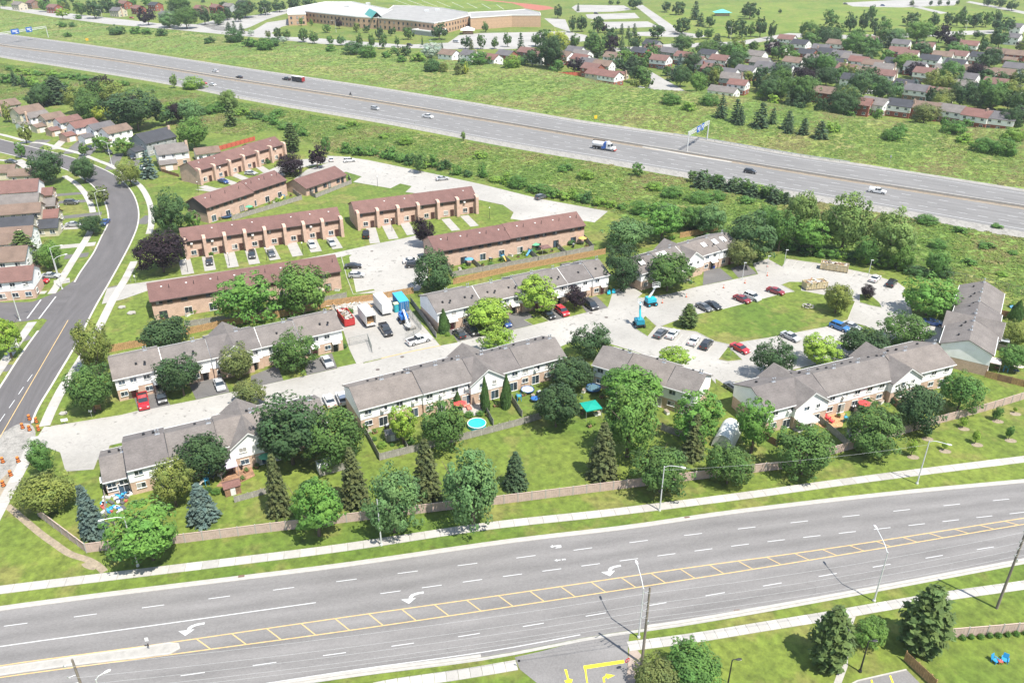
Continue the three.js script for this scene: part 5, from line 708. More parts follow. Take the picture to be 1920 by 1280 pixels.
// ---------- things of the works yard and parking ----------
const tagBox = (name, label, cat, x, y, h, deg, group) => thing(name, label, cat, G(x, y, h).setY(.05), R(deg), group);
function dumpster(x, y, deg, L, col, fill, label) { const t = tagBox('dumpster', label, 'dumpster', x, y, 0, deg), mt = flat(...col, .7), g = [box(L, .12, 2.4, 0, .25, 0), box(L, 1.7, .08, 0, 1.1, 1.16), box(L, 1.7, .08, 0, 1.1, -1.16), box(.08, 1.7, 2.3, -L / 2 + .04, 1.1, 0), box(.08, 1.7, 2.3, L / 2 - .04, 1.1, 0), box(L, .12, .16, 0, 1.98, 1.18), box(L, .12, .16, 0, 1.98, -1.18)]; part('bin', merge(g), mt, t); for (let i = 0; i <= 8; i++) for (const s of [1, -1]) part('rib', memo('rib', () => box(.1, 1.6, .1)), mt, t, V(-L / 2 + L * i / 8 * .98 + .05, 1.1, s * 1.24)); for (const sx of [1, -1]) part('roller', cyl(.16, .16, 2.2, 0, -1.1, 0, 8).rotateX(Math.PI / 2), M.black, t, V(sx * L * .4, .16, 0));
  if (fill) { const d = thing('debris_load', 'mixed rubble and boards heaped in ' + fill, 'debris', t.position.clone(), R(deg)), r = rng(x | 0); for (let i = 0; i < 42; i++) { const m = part('scrap', memo('scr' + i % 5, () => box(.5 + (i % 5) * .35, .12, .35)), [M.woodOrange, M.trim, M.slabs[2], M.woodBrown, M.slabs[0]][i % 5], d, V((r() - .5) * (L - 1.2), 1.35 + r() * .75, (r() - .5) * 1.8)); m.rotation.set(r() - .5, r() * 6, r() - .5); } part('rubble', box(L - .3, 1.1, 2.1, 0, .85, 0), M.soil, d); } return t; }
dumpster(649, 602, -63, 6.4, [.42, .03, .03], 'the red dumpster', 'red roll off dumpster heaped with debris in the works yard'); dumpster(1564, 506, -24, 7.2, [.5, .42, .26], 'the long tan dumpster', 'long tan roll off dumpster beside the loop road'); dumpster(1527, 540, 10, 6, [.5, .42, .26], 'the tan dumpster with open doors', 'tan dumpster with open end doors beside the green');
function boxTrailer(x, y, deg, L, open, label) { const t = tagBox('cargo_trailer', label, 'trailer', x, y, 0, deg), h = 2.5, W = 2.4; part('box', merge([box(L, .1, W, 0, .75, 0), box(L, h, .06, 0, .75 + h / 2, W / 2), box(L, h, .06, 0, .75 + h / 2, -W / 2), box(.06, h, W, -L / 2, .75 + h / 2, 0)]), M.white, t); part('roof', box(L + .05, .08, W + .05, 0, .8 + h, 0), M.trim, t); if (!open) part('rear_door', box(.06, h - .1, W - .1, L / 2, .75 + h / 2, 0), M.white, t); else { part('cargo', merge([box(1.2, .9, 1.6, L / 2 - 1.6, 1.3, 0), box(.8, .5, .8, L / 2 - 1, 1.1, .4), box(1, 1.4, .7, L / 2 - 2.6, 1.6, -.6)]), M.woodOrange, t); part('door_frame', merge([box(.08, h, .1, L / 2, .75 + h / 2, W / 2), box(.08, h, .1, L / 2, .75 + h / 2, -W / 2), box(.08, .1, W, L / 2, .75 + h - .05, 0)]), M.trim, t); } for (const s of [1, -1]) for (const q of [.05, .22]) part('wheel', memo('trw', () => cyl(.4, .4, .25, 0, -.12, 0, 12).rotateX(Math.PI / 2)), M.rubber, t, V(L * q, .4, s * 1.1)); for (let i = 1; i < 8; i++) for (const s of [1, -1]) part('rib', memo('trr', () => box(.05, 2.4, .04)), M.trim, t, V(-L / 2 + L * i / 8, 2, s * (W / 2 + .04))); return t; }
boxTrailer(689, 604, -63, 6.8, true, 'white box trailer with open rear beside the red dumpster'); boxTrailer(718, 582, -63, 7, false, 'closed white box trailer behind the black pickup');
{ const t = tagBox('shipping_container', 'blue shipping container with bright blue roof in the works yard', 'container', 752, 575, 0, -66), c = flat(.03, .2, .4, .6), L = 6.1, W = 2.44, h = 2.6; part('box', box(L, h, W, 0, h / 2 + .1, 0), c, t); part('roof', box(L, .06, W, 0, h + .13, 0), flat(.05, .35, .6, .6), t); for (let i = 0; i < 20; i++) for (const s of [1, -1]) part('corrugation', memo('crg', () => box(.14, 2.4, .05)), c, t, V(-L / 2 + .25 + i * .295, h / 2 + .1, s * (W / 2 + .02))); for (const s of [1, -1]) { const d = part('door', box(.05, 2.4, 1.14), flat(.02, .14, .32, .6), t, V(L / 2 + .02, h / 2 + .1, s * .58)); for (const z of [-.25, .2]) part('lock_rod', memo('lrod', () => box(.06, 2.4, .05)), M.steel, d, V(.04, 0, z)); } }
{ const t = tagBox('portable_toilet', 'teal portable toilet with pale roof beside the container', 'portable toilet', 743, 584, 0, -63); part('cabin', box(1.15, 2.1, 1.15, 0, 1.05, 0), flat(.02, .28, .33, .6), t); part('roof', box(1.22, .18, 1.22, 0, 2.2, 0), flat(.55, .6, .35, .6), t); const d = part('door', box(.05, 1.8, .75, .6, 1, 0), flat(.03, .34, .4, .6), t); part('handle', box(.05, .12, .05, .65, 1, .28), M.black, d); }
function boomLift(x, y, deg, col, boom, label) { const t = tagBox('boom_lift', label, 'boom lift', x, y, 0, deg), c = flat(...col, .5); part('chassis', merge([box(2.6, .5, 1.3, 0, .75, 0), box(2.0, .3, 1.9, 0, .6, 0)]), M.black, t); for (const px of [.95, -.95]) for (const s of [1, -1]) { const w = part('wheel', memo('blw', () => cyl(.5, .5, .4, 0, -.2, 0, 14).rotateX(Math.PI / 2)), M.rubber, t, V(px, .5, s * 1.0)); part('rim', memo('blr', () => cyl(.27, .27, .42, 0, -.21, 0, 10).rotateX(Math.PI / 2)), c, w); } part('turntable', merge([box(2.4, .9, 1.9, -.1, 1.5, 0), box(1.0, .4, 1.5, -.8, 2.1, 0)]), c, t); const pts = boom.map(p => V(...p)); part('boom', merge(pts.slice(1).map((b, i) => { const a = pts[i], d = b.clone().sub(a), g = new THREE.BoxGeometry(.34 - i * .05, d.length(), .4 - i * .06); g.translate(0, d.length() / 2, 0); g.applyQuaternion(new THREE.Quaternion().setFromUnitVectors(V(0, 1, 0), d.normalize())); g.translate(a.x, a.y, a.z); return g; })), boom.c ? flat(...boom.c, .5) : M.white, t); const e = pts[pts.length - 1], bk = []; for (const y of [0, .55, 1.1]) for (const [w, d, ox, oz] of [[1.8, .05, 0, .4], [1.8, .05, 0, -.4], [.05, .8, .9, 0], [.05, .8, -.9, 0]]) bk.push(box(w, .05, d, ox, y, oz)); for (const [ox, oz] of [[.9, .4], [.9, -.4], [-.9, .4], [-.9, -.4]]) bk.push(box(.05, 1.1, .05, ox, .55, oz)); bk.push(box(1.8, .05, .8, 0, 0, 0)); part('basket', merge(bk), M.steel, t, V(e.x, e.y - .3, e.z)); return t; }
boomLift(757, 603, -66, [.02, .14, .45], [[-1, 2, 0], [.4, 3.2, 0], [4.8, 1.5, .3]], 'blue boom lift with lowered white boom in the works yard');
boomLift(1220, 572, 20, [.02, .38, .5], [[-.8, 2, 0], [.2, 3.4, 0], [1.0, 5.2, .2]], 'teal boom lift with raised white boom in front of the skylight row');
{ const b = [[-.6, 2, 0], [.1, 4.2, 0], [.3, 6.2, 0]]; b.c = [.02, .42, .5]; boomLift(1198, 612, 100, [.02, .25, .36], b, 'dark teal boom lift with upright boom on the grass wedge'); }
{ const r = rng(55); const d = thing('debris_pile', 'heap of torn boards and rubble at the back of the works yard', 'debris', G(655, 578)); for (let i = 0; i < 70; i++) { const m = part('board', memo('dbr' + i % 6, () => box(.8 + (i % 6) * .5, .07, .25)), [M.trim, M.woodGrey, M.slabs[2], M.woodOrange][i % 4], d, V((r() - .5) * 11, .1 + r() * .9 * (1 - Math.abs(r() - .5)), (r() - .5) * 4)); m.rotation.set((r() - .5) * .7, r() * 6, (r() - .5) * .7); } part('rubble', (() => { const g = new THREE.SphereGeometry(1, 14, 8); g.scale(5, .6, 1.9); return g; })(), M.slabs[1], d); }
{ const t = thing('pallet_stack', 'flat stack of pallets in front of the folded boom lift', 'pallets', G(770, 617), R(27)); for (let i = 0; i < 4; i++) part('pallet', memo('plt', () => { const g = []; for (let k = 0; k < 6; k++) g.push(box(2.4, .03, .16, 0, .1, -.6 + k * .24)); for (const x of [-1.1, 0, 1.1]) g.push(box(.1, .1, 1.3, x, .03, 0)); return merge(g); }), M.woodGrey, t, V((i % 2) * .05, .03 + i * .13, 0)); }
for (const [x, y] of [[1287, 557], [1242, 568], [1357, 540], [1397, 531], [1439, 500], [1439, 517]]) { const t = thing('traffic_cone', 'orange traffic cone on the lane by the skylight row', 'traffic cone', G(x, y).setY(.04), 0, 'traffic cones along the lane'); part('cone', memo('cone', () => cyl(.2, .03, .95, 0, .04, 0, 10)), flat(.75, .15, .05, .6), t); part('base', memo('coneb', () => box(.46, .05, .46, 0, .025, 0)), M.black, t); part('stripe', memo('cones', () => cyl(.135, .1, .2, 0, .42, 0, 10)), M.white, t); }
for (const [x, y] of [[55, 787], [68, 792], [42, 803], [55, 807], [72, 807], [5, 867], [34, 866], [20, 892], [6, 911]]) { const t = thing('traffic_barrel', 'orange and black striped barrel at the road works', 'traffic barrel', G(x, y).setY(.05), 0, 'orange barrels around the road works'); part('drum', memo('drum', () => cyl(.3, .24, 1.1, 0, 0, 0, 12)), flat(.75, .2, .03, .6), t); for (const yy of [.3, .7]) part('stripe', memo('drs' + yy, () => cyl(.292, .272, .18, 0, yy, 0, 12)), M.black, t); part('base', memo('drb', () => cyl(.4, .4, .08, 0, 0, 0, 12)), M.black, t); }
{ const t = thing('picnic_table', 'hexagonal picnic table on the mown green', 'picnic table', G(1515, 577).setY(.12)); part('table_top', new THREE.CylinderGeometry(.8, .8, .06, 6), M.woodGrey, t, V(0, .75, 0)); for (let i = 0; i < 6; i++) { const a = i / 6 * 6.28; part('bench', memo('hexb', () => box(1.0, .06, .32)), M.woodGrey, t, V(Math.cos(a) * 1.25, .45, Math.sin(a) * 1.25), -a + Math.PI / 2); part('leg', memo('hexl', () => box(.1, .74, .1)), M.woodGrey, t, V(Math.cos(a) * .55, .37, Math.sin(a) * .55)); } part('cover', cyl(.45, .2, .25, 0, .78, 0, 10), M.black, t); }
// ---------- gardens ----------
{ const t = thing('swimming_pool', 'round turquoise above ground pool behind the weathered fence', 'pool', G(894, 799)); part('wall', new THREE.CylinderGeometry(1.75, 1.75, .75, 28, 1, true), flat(.05, .42, .48, .4), t, V(0, .38, 0)); part('rim', new THREE.TorusGeometry(1.75, .07, 6, 28).rotateX(Math.PI / 2), M.white, t, V(0, .76, 0)); part('floor', new THREE.CircleGeometry(1.73, 28).rotateX(-Math.PI / 2), flat(.06, .5, .58, .6), t, V(0, .06, 0)); part('water', new THREE.CircleGeometry(1.73, 28).rotateX(-Math.PI / 2), std({ color: rgb(.03, .42, .52), roughness: .08 }), t, V(0, .66, 0)); }
function canopy(x, y, w, d, h, deg, mat, label, peak = .5, name = 'canopy_tent') { const t = thing(name, label, 'canopy', G(x, y, h).setY(0), R(deg)); const P = [[-w / 2, h, d / 2], [w / 2, h, d / 2], [w / 2, h, -d / 2], [-w / 2, h, -d / 2]], A = [0, h + peak, 0], T = []; for (let i = 0; i < 4; i++) T.push([[P[i], P[(i + 1) % 4], A], [[0, 0], [1, 0], [.5, 1]]]); part('cover', polyGeo(T), mat, t); part('valance', merge([box(w, .2, .03, 0, h - .1, d / 2), box(w, .2, .03, 0, h - .1, -d / 2), box(.03, .2, d, w / 2, h - .1, 0), box(.03, .2, d, -w / 2, h - .1, 0)]), mat, t); for (const [sx, sz] of [[1, 1], [1, -1], [-1, 1], [-1, -1]]) part('leg', memo('cl' + h, () => cyl(.05, .05, h, 0, 0, 0, 6)), M.metal, t, V(sx * (w / 2 - .05), 0, sz * (d / 2 - .05))); return t; }
canopy(1108, 760, 3.4, 3.2, 2.3, 20, flat(.0, .3, .22, .7), 'green canopy gazebo at the lawn edge', .35); canopy(1511, 783, 4, 3.2, 2.4, 22, M.white, 'white patio awning behind the round maples', .12); canopy(1022, 462, 2.8, 2.4, 2.2, 24, flat(.16, .09, .08, .8), 'small brown gazebo in the fenced brick yards', .5); canopy(425, 868, 3, 3, 2.4, 27, flat(.62, .55, .68, .7), 'pale lavender canopy beside the dark maple', .4); canopy(1866, 675, 2.8, 2.6, 2.3, 60, flat(.7, .6, .58, .7), 'pale pink canopy below the brown end wall', .2); canopy(1883, 633, 3.4, 2.4, 2.2, 60, flat(.55, .58, .62, .5), 'flat grey awning behind the end on row', .05);
{ const t = thing('storage_tent', 'white arched storage tent beside the airy locust', 'tent', G(1362, 825), R(62)); part('cover', (() => { const g = new THREE.CylinderGeometry(1.9, 1.9, 6.5, 16, 1, true, -Math.PI / 2, Math.PI); g.rotateX(-Math.PI / 2); g.rotateY(Math.PI / 2); g.scale(1, 1.35, 1); return g; })(), M.white, t, V(0, .4, 0)); part('end_wall', (() => { const g = new THREE.CircleGeometry(1.88, 16, 0, Math.PI); g.scale(1, 1.35, 1); g.rotateY(Math.PI / 2); return g; })(), flat(.5, .5, .48, .8), t, V(-3.2, .4, 0)); part('end_wall', (() => { const g = new THREE.CircleGeometry(1.88, 16, 0, Math.PI); g.scale(1, 1.35, 1); g.rotateY(Math.PI / 2); return g; })(), flat(.5, .5, .48, .8), t, V(3.2, .4, 0)); part('base_skirt', merge([box(6.5, .42, .05, 0, .2, 1.88), box(6.5, .42, .05, 0, .2, -1.88)]), M.trim, t); }
function chair(x, y, deg, col, label, group) { const t = thing('garden_chair', label, 'chair', G(x, y), R(deg), group), c = flat(...col, .6); part('seat', memo('ags', () => { const g = box(.65, .05, .6, 0, .36, 0); g.rotateX(.12); return g; }), c, t); part('backrest', memo('agb', () => { const g = box(.65, .8, .05, 0, .75, -.38); g.rotateX(-.25); g.translate(0, 0, .1); return g; }), c, t); for (const s of [1, -1]) { part('armrest', memo('aga', () => box(.12, .04, .75, 0, .56, 0)), c, t, V(s * .38, 0, 0)); part('leg', memo('agl', () => box(.09, .55, .09, 0, .28, .28)), c, t, V(s * .36, 0, 0)); part('leg', memo('agl2', () => box(.09, .36, .09, 0, .18, -.28)), c, t, V(s * .36, 0, 0)); } return t; }
chair(1866, 1241, 30, [.02, .25, .5], 'blue garden chair on the lower lawn facing the other', 'blue garden chairs on the lower lawn'); chair(1884, 1240, -35, [.02, .25, .5], 'blue garden chair on the lower lawn facing the other', 'blue garden chairs on the lower lawn'); chair(1142, 552, 0, [.02, .45, .6], 'teal garden chair beside the door with the flower bed', 'teal garden chairs'); chair(1151, 550, 0, [.02, .45, .6], 'teal garden chair beside the door with the flower bed', 'teal garden chairs');
for (const [x, y] of [[1533, 776], [1553, 786], [1560, 792]]) chair(x, y, 40, [.6, .05, .06], 'red patio chair on the tan deck', 'red patio chairs'); for (const [x, y] of [[873, 763], [880, 768]]) chair(x, y, 20, [.7, .2, .15], 'salmon patio chair beside the pool', 'salmon patio chairs');
{ const t = thing('side_table', 'small red table between the blue garden chairs', 'table', G(1875, 1243)); part('table_top', box(.55, .05, .55, 0, .45, 0), flat(.5, .1, .08, .6), t); for (const [sx, sz] of [[1, 1], [1, -1], [-1, 1], [-1, -1]]) part('leg', memo('stl', () => box(.06, .44, .06, 0, .22, 0)), flat(.5, .1, .08, .6), t, V(sx * .22, 0, sz * .22)); }
sheet('deck', [[1520, 790], [1545, 762], [1585, 775], [1580, 800], [1555, 808]], M.woodOrange, .06, 2, 'tan patio deck behind the long gabled row'); sheet('deck', [[862, 768], [872, 752], [905, 756], [905, 775], [880, 782]], M.slabs[1], .05, 2, 'paved patio beside the pool'); sheet('deck', [[1468, 795], [1490, 778], [1515, 800], [1500, 812]], M.slabs[1], .05, 2, 'paved patio of the corner unit'); sheet('deck', [[405, 912], [432, 880], [470, 872], [478, 892], [430, 915]], M.woodBrown, .06, 2, 'wooden terrace behind the corner row');
function trampoline(x, y, r, label, col) { const t = thing('trampoline', label, 'trampoline', G(x, y)); part('mat', new THREE.CircleGeometry(r, 20).rotateX(-Math.PI / 2), flat(...col, .8), t, V(0, .7, 0)); part('rim', new THREE.TorusGeometry(r, .12, 6, 20).rotateX(Math.PI / 2), flat(.03, .1, .25, .6), t, V(0, .7, 0)); for (let i = 0; i < 6; i++) part('leg', memo('tml', () => cyl(.03, .03, 1.9, 0, 0, 0, 5)), M.black, t, V(Math.cos(i * 1.047) * r, 0, Math.sin(i * 1.047) * r)); }
trampoline(424, 408, 1.7, 'dark trampoline beside the dark gabled brick row', [.02, .03, .05]); trampoline(989, 735, 1.3, 'white round patio table top behind the pool row', [.75, .75, .75]); trampoline(1112, 732, 1.5, 'blue grey covered tub between the trees', [.08, .16, .2]); trampoline(1003, 752, .8, 'bright blue paddling pool by the dark maple', [.02, .15, .55]);
function shed(x, y, w, d, h, deg, wall, roof, label) { const t = thing('shed', label, 'shed', G(x, y), R(deg)); part('wall', prism([[d / 2, 0], [d / 2, h], [0, h + d * .22], [-d / 2, h], [-d / 2, 0]], -w / 2, w / 2, 3), wall, t); part('roof', roofGeo(-w / 2 - .15, w / 2 + .15, d / 2, -d / 2, h, h, 0, h + d * .23, .15, .06), roof, t); const dr = part('door', box(.8, 1.6, .04, 0, .85, d / 2 + .02), M.trim, t); part('handle', box(.05, .12, .05, .28, .9, d / 2 + .06), M.black, dr); return t; }
shed(436, 922, 2.6, 2, 1.7, 27, M.woodBrown, M.roofRed, 'small shed with a red roof beside the picket fence'); shed(735, 822, 2.4, 1.8, 1.6, 20, M.woodGrey, M.woodGrey, 'weathered tilted shed in the overgrown yard'); shed(1598, 900 - 80, 1.6, 1.4, 1.7, 20, M.sideGrey, M.roofMid, 'grey shed under the round maple'); shed(205, 912, 2, 1.6, 1.8, 27, M.sideGrey, M.white, 'pale storage shed in the corner unit yard'); shed(610, 882, 2.6, 2, 1.8, 27, M.white, M.white, 'white storage shed under the huge maple'); shed(1085, 503, 2.4, 2, 1.8, 24, M.sideGrey, M.roofDark, 'dark roofed shed behind the orange fence'); shed(1060, 507, 2.4, 2, 1.7, 24, M.sideGrey, M.roofMid, 'grey roofed shed behind the orange fence');
for (const [x, y, c, l] of [[1318, 506, [.02, .08, .4], 0], [1325, 505, [.02, .08, .4], 0], [1333, 504, [.02, .08, .4], 0], [1338, 503, [.02, .08, .4], 0], [480, 686, [.02, .1, .45], 1], [752, 797, [.02, .1, .45], 2]]) { const t = thing('recycling_bin', ['blue recycling bin at the skylight row door', 'blue recycling bin at the gabled front unit', 'blue barrel in the overgrown yard'][l], 'bin', G(x, y).setY(.03), R(27), l ? undefined : 'blue bins at the skylight row'); part('tub', memo('bin', () => hexa(rect(-.25, .25, .5, 0), rect(-.32, .32, .62, .75))), flat(...c, .6), t); part('lid', memo('binl', () => box(.68, .06, .68, 0, .78, 0)), flat(...c, .6), t); }
{ const t = thing('junk_pile', 'scattered household clutter with blue and white items in the corner yard', 'clutter', G(215, 943)); const r = rng(91), cs = [[.02, .2, .5], [.7, .7, .7], [.05, .35, .55], [.5, .5, .5], [.45, .1, .08], [.1, .1, .1]]; for (let i = 0; i < 40; i++) { const m = part('clutter_item', memo('jk' + i % 4, () => box(.4 + i % 4 * .3, .3, .5)), flat(...cs[i % 6], .7), t, V((r() - .5) * 4, .15, (r() - .5) * 5)); m.rotation.y = r() * 6; } }
{ const t = thing('bench', 'orange wooden bench under the round maple at the entrance', 'bench', G(183, 769), R(20)); part('seat', box(1.2, .08, .5, 0, .42, 0), M.woodOrange, t); part('backrest', box(1.2, .6, .06, 0, .8, -.25), M.woodOrange, t); for (const s of [1, -1]) part('leg', box(.08, .42, .45, s * .5, .21, 0), M.woodOrange, t); }
for (const [x, y, s, l] of [[228, 577, .7, 'grey boulder on the lawn beside the street'], [246, 588, .8, 'grey boulder pair stone near the brick end wall'], [118, 776, .6, 'pale rock at the entrance sign']]) { const t = part(numbered('boulder'), memo('rock' + l, () => { const g = new THREE.IcosahedronGeometry(1, 2), p = g.attributes.position; for (let i = 0; i < p.count; i++) { const k = 1 + .22 * Math.sin(p.getX(i) * 4 + p.getY(i) * 3) * Math.cos(p.getZ(i) * 5); p.setXYZ(i, p.getX(i) * k * 1.3, p.getY(i) * k * .6, p.getZ(i) * k); } g.computeVertexNormals(); return g; }), M.slabs[3], scene, G(x, y).setY(s * .25)); t.scale.setScalar(s); tag(t, l, 'boulder'); }
// saplings with bare soil rings on the lawn by the arterial road
for (const [x, y, h, sp] of [[1713, 857, 34, 'lime'], [1740, 823, 26, 'maple'], [1773, 846, 20, 'lime'], [1833, 834, 30, 'lime'], [1896, 826, 28, 'mid'], [1808, 804, 24, 'lime'], [1872, 790, 30, 'mid'], [1905, 776, 14, 'lime']]) { part('soil_ring', memo('ring', () => new THREE.CircleGeometry(.9, 18).rotateX(-Math.PI / 2)), M.soil, ground, G(x, y).setY(.02)).scale.set(1.2, 1, .8); tree(x - h * .3, y - h, x + h * .3, y - 4, sp, 'young sapling in a ring of bare soil on the sloping lawn', 'saplings on the sloping lawn'); }
for (let i = 0; i < 9; i++) tree(1782 + i * 17, 1190 - i * 1.2, 1795 + i * 17, 1203 - i * 1.2, 'bushy', 'small round shrub planted along the lower board fence', 'shrubs along the lower board fence');
for (const [x, y, l] of [[452, 1081, 'rusty storm drain grate at the road edge'], [1289, 971, 'storm drain grate beside the far kerb'], [1383, 1146, 'rusty storm drain at the near kerb']]) { const t = tag(part(numbered('drain_grate'), merge([box(.9, .02, .6, 0, 0, 0), ...[-.3, -.15, 0, .15, .3].map(q => box(.06, .04, .6, q, .01, 0))]), flat(.16, .1, .07, .8), scene, G(x, y).setY(.045), R(9)), l, 'drain'); }
for (const [x, y] of [[754, 669], [708, 693], [1108, 587], [1137, 595], [697, 471]]) tag(part(numbered('manhole_cover'), memo('mhc', () => new THREE.CylinderGeometry(.45, .45, .02, 16)), flat(.12, .1, .09, .8), scene, G(x, y).setY(.045)), 'round iron manhole cover in the pale paving', 'manhole cover', 'manhole covers in the paving');
// round flower bed in the driveway and yard shrubs
{ const b = island('grass_island', [[982, 600], [1012, 592], [1030, 602], [1000, 610]], 'small lawn bed with a stone ring under the lime tree', .1); }
{ const r = rng(66), Y = [[690, 815], [702, 828], [715, 842], [735, 838], [752, 842], [770, 836], [880, 785], [900, 782], [830, 628], [840, 632], [195, 880], [190, 868], [300, 900], [315, 905], [390, 925], [405, 930], [655, 590], [645, 655], [1135, 545], [1125, 552], [920, 500], [870, 505], [1070, 462], [985, 480], [1000, 478], [940, 492], [395, 480], [430, 470], [460, 464], [545, 448], [700, 425], [735, 418], [770, 412], [810, 402], [840, 398], [500, 390], [520, 384], [430, 405], [470, 395], [1570, 770], [1590, 765], [1500, 770], [1640, 760], [1280, 760], [1300, 772], [1110, 800], [395, 560], [340, 580], [360, 590], [410, 580], [300, 590], [500, 309], [540, 330], [1880, 660], [1905, 665], [1900, 580]]; for (const [x, y] of Y) { const w = 10 + r() * 11; tree(x - w / 2, y - w * .8, x + w / 2, y, r() < .4 ? 'bushlime' : r() < .6 ? 'bushy' : 'bushdark', ...((u, b) => [`${u} garden shrub in a yard ${b}`, `${u} garden shrubs ${b}`])(w > 15 ? 'fuller' : 'small', y < 430 ? 'of the upper brick rows' : y < 600 && x < 1120 ? 'beside the lower brick rows' : x > 1200 ? 'behind the long gabled rows' : y > 850 ? 'behind the corner row' : 'around the pool row')); } }

// patio things in the back yards
{ const kinds = {
    patio_table: ['patio table with parasol', 'table', (t, c) => { part('table_top', memo('ptt', () => new THREE.CylinderGeometry(.6, .6, .05, 14)), M.glassBlue, t, V(0, .72, 0)); part('pole', memo('ptp', () => cyl(.03, .03, 2.3, 0, 0, 0, 6)), M.metal, t); part('parasol', memo('ptu', () => new THREE.ConeGeometry(1.25, .5, 8)), flat(...c, .8), t, V(0, 2.25, 0)); for (let i = 0; i < 3; i++) part('leg', memo('ptl', () => box(.05, .72, .05, 0, .36, 0)), M.metal, t, V(Math.cos(i * 2.1) * .4, 0, Math.sin(i * 2.1) * .4)); }],
    barbecue: ['black barbecue', 'barbecue', t => { part('body', memo('bbb', () => box(1.1, .35, .5, 0, .85, 0)), M.black, t); part('lid', memo('bbl', () => { const g = new THREE.CylinderGeometry(.28, .28, .8, 10, 1, false, 0, Math.PI); g.rotateZ(Math.PI / 2); return g; }), M.metal, t, V(0, 1.02, 0)); for (const s of [1, -1]) part('leg', memo('bbg', () => box(.06, .7, .4, 0, .35, 0)), M.black, t, V(s * .4, 0, 0)); }],
    planter: ['wooden planter with flowers', 'planter', (t, c) => { part('tub', memo('plb', () => hexa(rect(-.4, .4, .5, 0), rect(-.5, .5, .6, .45))), M.woodBrown, t); part('flowers', crownOf('bush', false, 0), leafMat(.12, .2, .05), t, V(0, .55, 0)).scale.set(.55, .4, .45); }],
    play_slide: ['plastic play slide', 'slide', (t, c) => { const m = flat(...c, .5); part('ramp', memo('psr', () => { const g = box(.6, .08, 2.1); g.rotateX(.5); g.translate(0, .75, .5); return g; }), m, t); part('tower', memo('pst', () => merge([box(.9, .1, .8, 0, 1.2, -.7), box(.08, 1.7, .08, .4, .85, -.4), box(.08, 1.7, .08, -.4, .85, -.4), box(.08, 1.7, .08, .4, .85, -1.05), box(.08, 1.7, .08, -.4, .85, -1.05)])), flat(.05, .3, .5, .5), t); }],
    storage_box: ['pale plastic storage box', 'storage box', t => { part('bin', memo('sbb', () => box(1.2, .6, .65, 0, .3, 0)), M.trim, t); part('lid', memo('sbl', () => box(1.26, .08, .7, 0, .64, 0)), flat(.3, .25, .2, .7), t); }] };
  const cols = [[.55, .06, .06], [.1, .3, .5], [.6, .55, .45], [.1, .35, .2], [.65, .4, .1]], names = Object.keys(kinds), r = rng(717);
  const put = (where, L) => L.forEach(([x, y, k]) => { const n = names[k], [lab, cat, f] = kinds[n], t = thing(n, `${lab} ${where}`, cat, G(x, y).setY(.02), r() * 6.28, `${lab}s ${where}`); f(t, cols[(r() * 5) | 0]); });
  put('behind the long gabled row', [[1482, 793, 2], [1500, 798, 1], [1522, 796, 4], [1540, 768, 0], [1572, 782, 2], [1600, 770, 1], [1618, 772, 0], [1640, 762, 2], [1652, 756, 4], [1662, 752, 2], [1695, 752, 1], [1720, 744, 2], [1590, 790, 3], [1548, 800, 2]]);
  put('behind the pool row', [[690, 812, 4], [703, 812, 2], [726, 805, 1], [745, 798, 2], [800, 790, 2], [862, 772, 0], [905, 765, 1], [930, 762, 2], [948, 757, 4], [972, 748, 3], [982, 742, 2], [1010, 742, 1], [1000, 746, 4], [915, 780, 2]]);
  put('behind the corner row', [[232, 905, 2], [248, 901, 4], [265, 900, 1], [300, 895, 2], [398, 898, 0], [414, 890, 4], [450, 880, 1], [462, 885, 2], [482, 876, 2], [500, 872, 0], [520, 862, 4], [455, 900, 2], [380, 912, 3]]);
  put('in the fenced brick yards', [[848, 502, 2], [862, 506, 4], [880, 498, 0], [905, 498, 2], [920, 490, 1], [945, 488, 3], [958, 480, 4], [972, 482, 2], [992, 478, 3], [1004, 470, 0], [1035, 472, 2], [1050, 466, 4], [1075, 464, 1], [1092, 458, 0], [1100, 462, 2]]);
  put('below the brick row with the locusts', [[305, 598, 2], [330, 590, 0], [352, 592, 4], [375, 584, 2], [392, 582, 1], [615, 548, 2], [632, 545, 4], [600, 556, 0]]);
  put('in the trampoline yard', [[412, 412, 2], [445, 404, 4], [468, 398, 0], [505, 382, 2], [515, 380, 4], [530, 374, 3], [545, 368, 2]]);
  put('around the green gazebo', [[1090, 775, 2], [1120, 778, 4], [1128, 745, 2], [1095, 735, 4], [1105, 800, 2], [1300, 800, 0], [1290, 790, 2], [1250, 775, 4], [1180, 790, 2]]);
  put('beside the end on row', [[1870, 690, 2], [1885, 694, 3], [1905, 700, 0], [1893, 655, 4], [1880, 615, 2], [1900, 590, 0]]);
}

